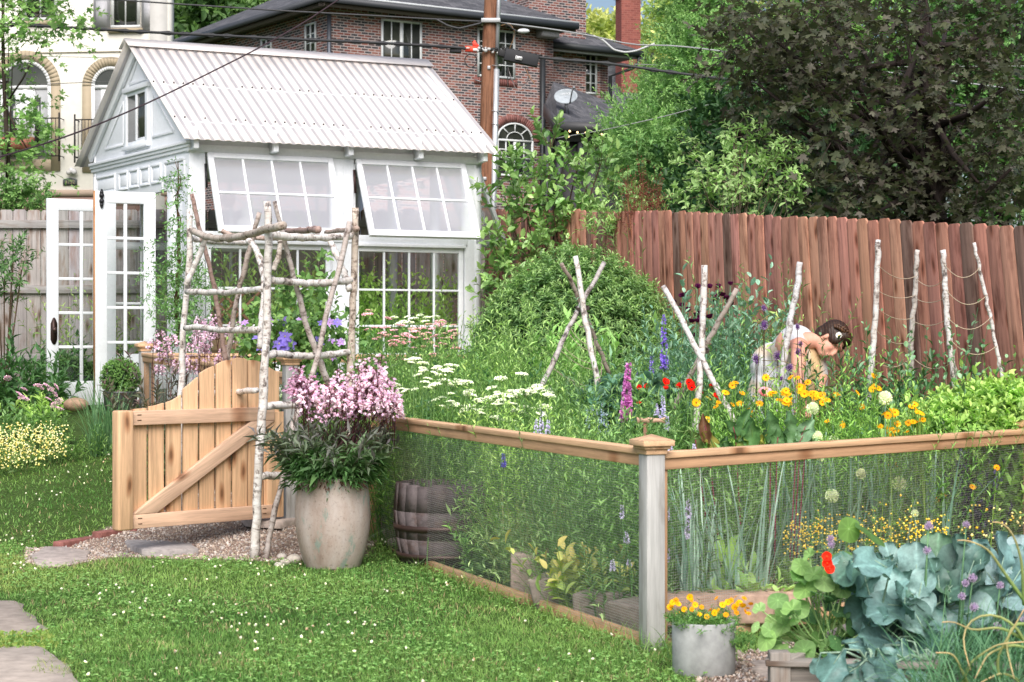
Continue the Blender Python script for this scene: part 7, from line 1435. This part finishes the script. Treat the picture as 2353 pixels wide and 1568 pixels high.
for x,y in((2013,1358),(2013,1372),(2018,1385)): put(me,t,1900+(x-2013),y-78,6.8,1,.3,face=(R(70),0))
# chives with lilac pompoms and onion leaves in the bed
t=thing('chives_clump','chives with lilac pompoms between the broccoli leaves','plant',(GX(2230,6.9),6.9,.17));m=MB();s2=MB();CH=fm_ball(C('9a86a8'),C('d0bcd4'),.017,130,.6)
n=560;P=np.column_stack([rng.uniform(GX(2150,6.8),GX(2400,6.8),n),rng.uniform(6.5,7.1,n),np.full(n,.17)]);blades(m,P,.24,.006,.4,.6,C('2f6040'),C('5a9068'),seg=4);m.build('foliage',M['leaf'],t)
for x,y in((2218,1340),(2235,1328),(2358-5,1425),(2210,1370),(2290,1440),(2298,1345),(1908,1238),(1910,1252),(2063,1540),(2135,1208),(2130,1265),(2220,1205),(2012+120,1210),(2238,1395)):
    p=W(x,y,6.9);put(CH,t,x,y,6.9,1,.3);q=np.array([p[0]+rng.normal(0,.03),7,.17]);s2.tube([q,(p+q)/2,p],.0028,C('5a8a5c'),4)
s2.build('stems',M['leaf'],t,kind='stuff')
t=thing('onion_clump','arching onion leaves with dry straw tips in the bottom right corner','vegetable',(GX(2280,6.1),6.1,.15));m=MB()
n=420;P=np.column_stack([rng.uniform(GX(2130,6.1),GX(2420,6.1),n),rng.uniform(5.9,6.5,n),np.full(n,.12)]);blades(m,P,.33,.008,.5,.7,C('376a48'),C('6a9c6c'),seg=5);m.build('foliage',M['leaf'],t)
m=MB();g2=C('7a9c50');st_=C('c8ac7c')
for pts in([(2390,1560),(2340,1440),(2280,1405),(2220,1425),(2208,1470),(2230,1540)],[(2353,1380),(2310,1320),(2270,1260),(2215,1238),(2200,1242)],[(2353,1390),(2348,1290),(2330,1230),(2300,1195),(2280,1200)],[(2370,1480),(2300,1440),(2230,1450),(2190,1425),(2165,1430)],[(2390,1500),(2330,1480),(2270,1500),(2240,1560)],[(2300,1600),(2290,1510),(2330,1440),(2353,1400)],[(2390,1440),(2330,1430),(2310,1480),(2330,1560)],[(2353,1610),(2340,1560),(2300,1545),(2250,1570)],[(2200,1600),(2230,1520),(2290,1480),(2353,1475)],[(2240,1610),(2210,1540),(2190,1500),(2150,1500)]):
    Pq=curve(pts,6.2,6.1,16);t_=np.linspace(0,1,16)[:,None];m.tube(Pq,np.linspace(.007,.002,16),g2*(1-t_**1.5)+st_*t_**1.5,6)
m.build('arching_leaf',M['soft'],t,smooth=True)
# ================================================================ TREES
def ptree(name,lb,cl,rad,nsh,slen,k,ll,lw,tm,ca,cb,tip,px,d,r0,topc,mat='leaf',bark='3f3228',limbn=12,cat='tree',**kw):
    b=ground(px,d) if d<30 else np.array([GX(px,d),d,1.8]);t=thing(name,lb,cat,b);m=MB();crown(m,cl,rad,nsh,slen,k,ll,lw,tm,C(ca),C(cb),None if tip is None else C(tip),**kw);m.build('crown',M[mat],t)
    m=MB();limbs(m,b,topc,np.asarray(cl)[rng.permutation(len(cl))],r0,C(bark),nl=limbn);m.build('trunk',M['pole'],t,smooth=True);return t
def cone(px0,px1,ytop,ybot,d,n,xap=None,pw=.7,dy=1.2):
    out=[];xap=(px0+px1)/2 if xap is None else xap
    while len(out)<n:
        t=rng.random()**.8;w=(t**pw);x=xap+(rng.uniform(px0,px1)-xap)*w;out.append(W(x,ytop+(ybot-ytop)*t,d+rng.uniform(-dy,dy)*w))
    return np.array(out)
# tall feathery green tree
cl=cone(1425,1780,-80,480,28,210,1585,.5,2.4);cl=np.array([q_ for q_ in cl if not((784-(q_[2]-EYE)*F/q_[1])<200 and (1176.5+q_[0]/q_[1]*F)<1575)]);ptree('arborvitae','tall feathery bright green tree behind the red fence left of the maple',cl,.6,30,.42,18,.10,.03,LANCE,'47783a','669a4c','8ab85c',1580,28,.2,W(1570,-60,28),bark='5a4838',up=.35,ang=52,droop=.0,t0=.1)
# light dogwood
cl=np.array([W(x,y,16.95+rng.normal(0,.15)) for x,y in((1690,300),(1720,310),(1700,340),(1740,340),(1660,360),(1700,375),(1760,370),(1790,350),(1640,400),(1680,405),(1720,400),(1770,400),(1810,395),(1830,370),(1620,430),(1660,440),(1700,440),(1750,440),(1800,430),(1600,385),(1580,350),(1620,460),(1680,470),(1740,470),(1790,465),(1640,480),(1700,490),(1825,440),(1572,460))])
ptree('dogwood','small pale lime leaved tree with thin grey twigs above the red fence',cl,.13,9,.2,7,.08,.034,OVAL,'6f9a50','92b86c','a3c47c',1700,17.0,.03,W(1700,330,17),mat='soft',bark='8a8070',limbn=29,cat='small tree',up=.7,ang=75,droop=.55,sr=.003,sc_=C('8a8070'))
# dark maple
cl=[]
for x,y,r in((1700,20,30),(1760,30,40),(1830,20,40),(1900,10,50),(1980,20,60),(2060,20,50),(2150,10,50),(2250,20,60),(2340,20,50),(1700,90,28),(1760,100,40),(1840,90,50),(1920,80,50),(2000,70,40),(2100,90,40),(2200,80,60),(2300,90,60),(1680,120,20),(1740,150,30),(1820,160,40),(1900,150,50),(2000,160,50),(2100,170,50),(2200,160,50),(2300,170,50),(1790,205,30),(1870,220,45),(1960,230,40),(2060,230,50),(2160,230,50),(2270,230,50),(2350,230,40),(1730,265,25),(1810,270,40),(1890,290,40),(2080,300,50),(2180,300,50),(2280,300,60),(1870,320,26),(2060,350,40),(2140,360,50),(2230,360,50),(2330,360,50),(2000,440,40),(1950,440,35),(1900,450,25),(2080,430,50),(2160,430,50),(2250,430,50),(2340,430,50),(2010,480,40),(1960,475,30),(2100,480,40),(2200,480,40),(2300,480,50),(1870,400,16)):
    for _ in range(2): cl.append(W(x+rng.normal(0,r*.6),y+rng.normal(0,16),17.8+rng.normal(0,.9)))
mp=ptree('maple_tree','spreading dark purple green maple behind the right half of the red fence',np.array(cl),.27,13,.34,7,.105,.115,STAR,'2f3c26','4c5434','524a44',2150,18.2,.13,W(2130,-60,18.2),mat='leaf',bark='3a3230',limbn=44,up=.1,ang=70,droop=.3,sr=.004,sc_=C('3a2c28'),face=.15,tipsc=.7)
m=MB();m.tube([ground(2125,18.2),W(2145,500,18.2),W(2160,240,18.1),W(2155,100,18.2)],[.13,.1,.07,.05],C('4a403c'),10);m.tube([W(2140,480,18.1),W(2185,420,18.1),W(2230,360,18)],[.05,.04,.03],C('4a403c'),8);m.build('trunk',M['pole'],mp,smooth=True)
# background trees
for i,(lb,nm,x0,x1,y0,y1,d,n,ca,cb,tip,r,ns,bk) in enumerate((
 ('dense mid green tree filling the view behind the maple','broadleaf_tree',1700,2120,-30,500,34,48,'2f6026','5a8f38','7fb048',1.0,26,'4a4034'),
 ('dark green broad tree at the right edge behind the maple','broadleaf_tree',2080,2480,-40,500,31,60,'24501f','447a30','5f9440',.95,26,'3f3830'),
 ('shadowy dark evergreen low behind the dogwood','evergreen_tree',1560,2080,230,520,24.5,70,'1c4020','33602c',None,.55,26,'3a3028'),
 ('yellow green sunlit tree behind the two chimneys','broadleaf_tree',1330,1440,105,240,75,14,'6f8f38','a8b858','d0d078',1.4,26,'5a4a38'),  # pale yellow leaf colours stand in for low sunlight
 ('loose backlit tree right of the plain red chimney','broadleaf_tree',1500,1700,-60,220,66,30,'5f8a35','93ad4c','c0c468',1.5,24,'5a4a38'),  # backlight is put into the bright leaf tips
 ('deep green woodland tree between the two houses','broadleaf_tree',380,520,-60,160,70,34,'244a1c','3f6a2c','5f8838',1.7,28,'3f3830'),
 ('second woodland tree over the left roof slope','broadleaf_tree',500,680,-80,90,74,30,'2c5220','4a7432','7a9a48',1.6,28,'3f3830'),
 ('tall hazy tree far right behind the others','broadleaf_tree',1800,2400,-160,300,60,42,'2f5a2a','4f7c3a','6a9448',2.0,26,'4a4034'))):
    cl=cone(x0,x1,y0,y1,d,n,None,.32,d*.05);ptree(nm,lb,cl,r,ns,r*.9,10,.28*d/45,.13*d/45,OVAL,ca,cb,tip,(x0+x1)/2,d,.3,W((x0+x1)/2,y0+40,d),bark=bk,up=.4,ang=60)
# left foreground tree
cl=np.array([W(x,y,24+rng.normal(0,.5)) for x,y in((20,20),(60,15),(100,25),(140,18),(180,15),(20,60),(60,65),(100,70),(150,75),(20,100),(-20,40),(-20,90),(30,115),(90,108),(-10,180),(10,220),(40,250),(60,300),(20,290),(90,280),(-10,330),(30,345),(70,355),(20,390),(60,400),(100,385),(110,350),(-20,400),(95,250),(-30,-20),(40,-30),(100,-20))])
t=ptree('young_maple','light green leafy branches reaching in from the left edge over the cream house',cl,.3,9,.32,8,.11,.12,STAR,'507f3a','759f50','88b060',10,24,.05,W(20,-40,24),mat='soft',bark='4a4038',limbn=9,up=.15,ang=72,droop=.3,sr=.003,sc_=C('6a5a40'),face=.15)
t=plant('shrub','dense rounded green shrub peeking over the grey fence at left','shrub',45,22);cl=np.array([W(x,y,22.5) for x,y in((0,440),(40,435),(80,445),(20,465),(60,465),(100,468),(-10,480),(40,490))]);m=MB();crown(m,cl,.2,30,.16,10,.05,.028,OVAL,C('35602c'),C('5a8c3e'),C('78a84c'));m.build('foliage',M['leaf'],t)
# ================================================================ PERSON
# joints in world space, taken from where she stands behind the coreopsis
wd=11.75
hip=W(1793,842,12.1);chest=W(1822,792,11.85);neckb=W(1862,783,11.75);shN=W(1836,795,11.66);shF=W(1880,806,11.95)
HC=W(1908,783,11.72)
fx=np.array([.40,-.60,-.70]);fx/=np.linalg.norm(fx)          # face looks down to the right and a little to us
upv=np.array([.76,.02,.50]);upv-=fx*np.dot(upv,fx);upv/=np.linalg.norm(upv)   # crown of the head
sdv=np.cross(upv,fx)
H=lambda a,b,c:HC+fx*a+upv*b+sdv*c      # a forward, b to the crown, c to her side
wm=thing('person','woman with braided brown hair bending down in a sleeveless cream and tan dress','person',(hip[0],hip[1],float(gz(hip[0],hip[1]))))
def blob(bm,c,r,A=None):
    A=np.eye(3) if A is None else np.asarray(A);bm.ball((0,0,0),1,(1,1,1),16,10);V=bm.v[-1]*np.asarray(r);bm.v[-1]=V@A+np.asarray(c)
def limb(bm,pts,rs,n=14):
    pts=np.array(pts,float);L=np.linspace(0,1,len(pts));t=np.linspace(0,1,n);P=np.stack([np.interp(t,L,pts[:,i]) for i in range(3)],1)
    for _ in range(2): P[1:-1]=(P[:-2]+2*P[1:-1]+P[2:])/4
    bm.tube(P,np.interp(t,L,rs),(1,1,1),14);blob(bm,P[0],(rs[0],)*3);blob(bm,P[-1],(rs[-1],)*3)
def remeshed(bm,name,vox,sm,mat,parent,colf,smooth=4):
    me=bm.mesh('tmp');ob=bpy.data.objects.new('tmp',me);COL.objects.link(ob);r=ob.modifiers.new('r','REMESH');r.mode='VOXEL';r.voxel_size=vox
    s=ob.modifiers.new('s','SMOOTH');s.iterations=smooth;s.factor=.5
    bpy.context.view_layer.update();e=ob.evaluated_get(bpy.context.evaluated_depsgraph_get());m2=bpy.data.meshes.new_from_object(e)
    n=len(m2.vertices);V=np.zeros(n*3);m2.vertices.foreach_get('co',V);V=V.reshape(-1,3);N=np.zeros(n*3);m2.vertices.foreach_get('normal',N)
    C_,V2=colf(V,N.reshape(-1,3));q=MB();q.add(V2,[],C_)
    for p in m2.polygons: q.f.setdefault(len(p.vertices),[]).append(np.array([list(p.vertices)]))
    bpy.data.objects.remove(ob);return q.build(name,mat,parent,smooth=True)
b=MB();A=np.array([fx,sdv,upv])
blob(b,H(-.012,.03,0),(.092,.074,.10),A);blob(b,H(.024,-.04,0),(.064,.056,.07),A);blob(b,H(.045,-.092,0),(.03,.03,.022),A)    # skull, face, chin
blob(b,H(.088,-.03,0),(.02,.013,.03),A);blob(b,H(.098,-.045,0),(.0135,.0125,.010),A)        # nose
blob(b,H(.082,.02,.0),(.02,.05,.014),A)                                                   # brow
for s_ in(-1,1): blob(b,H(.054,-.035,s_*.03),(.026,.02,.024),A);blob(b,H(.0,-.02,s_*.073),(.015,.006,.024),A)  # cheeks, ears
blob(b,H(.088,-.069,0),(.012,.021,.0065),A);blob(b,H(.085,-.08,0),(.011,.018,.006),A)     # lips
limb(b,[H(-.03,-.04,0),(H(-.05,-.08,0)+neckb)/2,neckb,chest],[.05,.05,.06,.095]);limb(b,[chest,(chest+hip)/2,hip],[.115,.115,.135])
limb(b,[shN,chest,shF],[.05,.095,.05])
eN=W(1834,868,11.45);wN=W(1846,930,11.2);eF=W(1890,868,11.75);wF=W(1870,935,11.4)
limb(b,[shN,(shN+eN)/2,eN],[.056,.05,.037]);limb(b,[eN,(eN+wN)/2,wN],[.036,.032,.022]);limb(b,[shF,(shF+eF)/2,eF],[.045,.04,.033]);limb(b,[eF,(eF+wF)/2,wF],[.034,.03,.022])
for w_,e_ in((wN,eN),(wF,eF)):
    d=(w_-e_)/np.linalg.norm(w_-e_);sx=np.cross(d,[0,1,0]);sx/=np.linalg.norm(sx);pal=w_+d*.05;blob(b,pal,(.016,.036,.045),np.array([np.cross(d,sx),sx,d]))
    for k,(o_,l_) in enumerate(((-.027,.058),(-.009,.068),(.009,.064),(.027,.05))):
        p0=pal+d*.035+sx*o_;p1=p0+d*l_*.5+np.array([0,-.01,0]);p2=p1+d*l_*.4+np.array([0,-.024,0])*-1;limb(b,[p0,p1,p2],[.0088,.008,.007],6)
    p0=pal-d*.02-sx*.03;limb(b,[p0,p0-sx*.025+d*.03,p0-sx*.03+d*.055],[.011,.0095,.008],6)
gl=float(gz(hip[0],hip[1]))
for s_ in(-1,1):
    hp_=hip+np.array([s_*.08,s_*.05,-.02]);kn=np.array([hp_[0]+.03,hp_[1]-.04,gl+.47]);an=np.array([hp_[0]-.02,hp_[1],gl+.07]);limb(b,[hp_,kn],[.095,.06]);limb(b,[kn,an],[.06,.038]);blob(b,an+[.03,-.06,-.035],(.045,.11,.035))
SK=C('d9a28c')
def skincol(V,N):
    c=np.tile(SK,(len(V),1));L=(V-HC);a=L@fx;u=L@upv;s_=L@sdv
    def g(pa,pb,pc,r,col,k=1):
        nonlocal c
        d=np.sqrt(((a-pa)/r[0])**2+((u-pb)/r[1])**2+((s_-pc)/r[2])**2);w=np.clip(1.4-d,0,1)[:,None]*k;c=c*(1-w)+np.array(col)*w
    for q in(-1,1):
        g(.085,.0,q*.032,(.03,.009,.018),C('7a4a3c'),.85);g(.088,-.004,q*.032,(.03,.003,.016),C('2e1a16'));g(.09,.022,q*.034,(.03,.0055,.02),C('5a3a2c'),.9);g(.07,-.035,q*.04,(.03,.02,.018),C('cf8574'),.5)
    g(.095,-.074,0,(.03,.009,.02),C('a85a58'));g(.11,-.05,0,(.012,.008,.012),C('cf8878'),.6)
    near=np.linalg.norm(V-neckb,axis=1);c=c*(1-np.clip(1-near/.12,0,.0)[:,None]);sh_=np.linalg.norm(V-shN,axis=1);w=np.clip(1-sh_/.1,0,.5)[:,None];c=c*(1-w)+C('d88a78')*w
    return c,V
remeshed(b,'body',.0065,0,M['skin'],wm,skincol,2)
# hair
b=MB();blob(b,H(-.028,.045,0),(.098,.086,.098),A);blob(b,H(-.06,-.01,0),(.062,.07,.07),A);blob(b,H(.03,.085,0),(.062,.07,.045),A);blob(b,H(.02,.03,.05),(.06,.03,.05),A);blob(b,H(.02,.03,-.05),(.06,.03,.05),A)
hc1,hc2=C('22150f'),C('4a3325')
def haircol(V,N):
    L=V-HC;s_=L@sdv;u=L@upv;a=L@fx;st=.5+.5*np.sin((u*2+a)*160+np.sin(s_*90)*1.5);c=mixc(hc1,hc2,np.clip(st*.6+rng.random(len(V))*.2,0,1));pw=np.exp(-(s_/.004)**2)*(a>.0);return c*(1-pw[:,None]*.5)+C('6a4f42')*(pw[:,None]*.5),V+N*(st[:,None]*.0018)
remeshed(b,'hair',.006,0,M['hair'],wm,haircol,2)
b=MB()
for k in range(30):
    t=-1.75+3.5*k/29;rad=.104;ctr=H(-.012+.062*math.cos(t)*1.0,.078+.035*math.cos(t),rad*.92*math.sin(t));tn=H(-.012+.062*math.cos(t+.1),.078+.035*math.cos(t+.1),rad*.92*math.sin(t+.1))-ctr;tn/=np.linalg.norm(tn)
    o_=upv*(.008 if k%2 else -.008);D_=tn+upv*(.7 if k%2 else -.7);D_/=np.linalg.norm(D_);X_=np.cross(D_,fx);X_/=np.linalg.norm(X_);blob(b,ctr+o_+fx*.004,(.009,.010,.0155),np.array([np.cross(X_,D_),X_,D_]));b.c[-1]=np.tile(mixc(C('3a261c'),C('64452f'),rng.random()),(len(b.v[-1]),1))
b.build('braid',M['hair'],wm,smooth=True)
fl=fm_daisy(C('f4f2ea'),C('d8c060'),.021,8,.6);fl.materials.append(M['petal']);sgn=1 if H(0,0,.1)[1]<H(0,0,-.1)[1] else -1
o=inst(fl,'hair_flower',wm,H(.045,.052,sgn*.078),(R(80),0,R(-15)))
# dress: one cloth volume with hollow neckline, darker tan panels by position
b=MB()
limb(b,[chest+[.02,0,-.0],(chest+hip)/2,hip],[.13,.13,.15]);limb(b,[shN+[0,.02,.012],chest+[0,0,.02],shF+[0,0,.0]],[.046,.112,.046]);limb(b,[chest+[.03,0,-.03],W(1866,848,11.8),W(1868,905,11.8)],[.12,.105,.085])
sk=W(1790,980,12.05);blob(b,hip+[-.03,0,.0],(.175,.17,.165));limb(b,[hip,(hip+sk)/2+[-.03,0,0],sk+[-.05,0,0],[hip[0]-.03,hip[1],gl+.32]],[.155,.19,.215,.25])
limb(b,[hip+[.05,0,0],W(1815,900,11.9),W(1820,980,11.9)],[.12,.15,.16])
def clothcol(V,N):
    X_,Z_=V[:,0],V[:,2];c=np.tile(C('d3d3d6'),(len(V),1))
    w=np.clip(1.6-np.abs(X_-1.955)/.045,0,1)*(Z_<1.345);c=c*(1-w[:,None])+C('c8ac84')*w[:,None]
    lo=np.clip((np.sin(V[:,2]*23+V[:,0]*9)-.2)*1.5,0,1)*(X_<1.80);c=c*(1-.55*lo[:,None])+C('d6b98c')*(.55*lo[:,None])
    f=.5+.5*np.sin(V[:,0]*48+np.sin(V[:,2]*9)*1.6);amp=np.clip((1.35-V[:,2])*2,0,1);return c,V+N*((f*amp)[:,None]*.013)
remeshed(b,'dress',.009,0,M['cloth'],wm,clothcol,3)
# ================================================================ CAMERA, LIGHT, WORLD
cam=bpy.data.cameras.new('camera');co=bpy.data.objects.new('camera',cam);COL.objects.link(co)
co.location=(0,0,EYE);co.rotation_euler=(R(90),0,0);cam.lens=64;cam.sensor_width=36;cam.clip_end=2000;cam.shift_y=0
cam.dof.use_dof=True;cam.dof.focus_distance=13.5;cam.dof.aperture_fstop=7.1
sc.camera=co
w=bpy.data.worlds.new('World');sc.world=w;w.use_nodes=True;t=w.node_tree;t.nodes.clear()
SUN_EL=46;SUN_AZ=179   # azimuth measured from +Y clockwise: behind the camera to the left
sky=t.nodes.new('ShaderNodeTexSky');sky.sky_type='NISHITA';sky.sun_disc=False;sky.sun_elevation=R(SUN_EL);sky.sun_rotation=R(SUN_AZ);sky.air_density=1.0;sky.dust_density=3.5;sky.ozone_density=1.0
bg=t.nodes.new('ShaderNodeBackground');bg.inputs[1].default_value=.15;o=t.nodes.new('ShaderNodeOutputWorld')
t.links.new(sky.outputs[0],bg.inputs[0]);t.links.new(bg.outputs[0],o.inputs[0])
s=bpy.data.lights.new('sun','SUN');s.energy=4.2;s.angle=R(50);s.color=(1,.965,.93);so=bpy.data.objects.new('sun',s);COL.objects.link(so)
az=R(SUN_AZ);el=R(SUN_EL);dv=Vector((math.sin(az)*math.cos(el),math.cos(az)*math.cos(el),math.sin(el)));so.rotation_euler=dv.to_track_quat('Z','Y').to_euler()
sc.cycles.max_bounces=7;sc.cycles.diffuse_bounces=3;sc.cycles.glossy_bounces=2;sc.cycles.transmission_bounces=4;sc.cycles.transparent_max_bounces=14
sc.view_settings.view_transform='Standard';sc.view_settings.look='None';sc.view_settings.exposure=0
for o in bpy.data.objects:
    if '_o' in o: del o['_o']
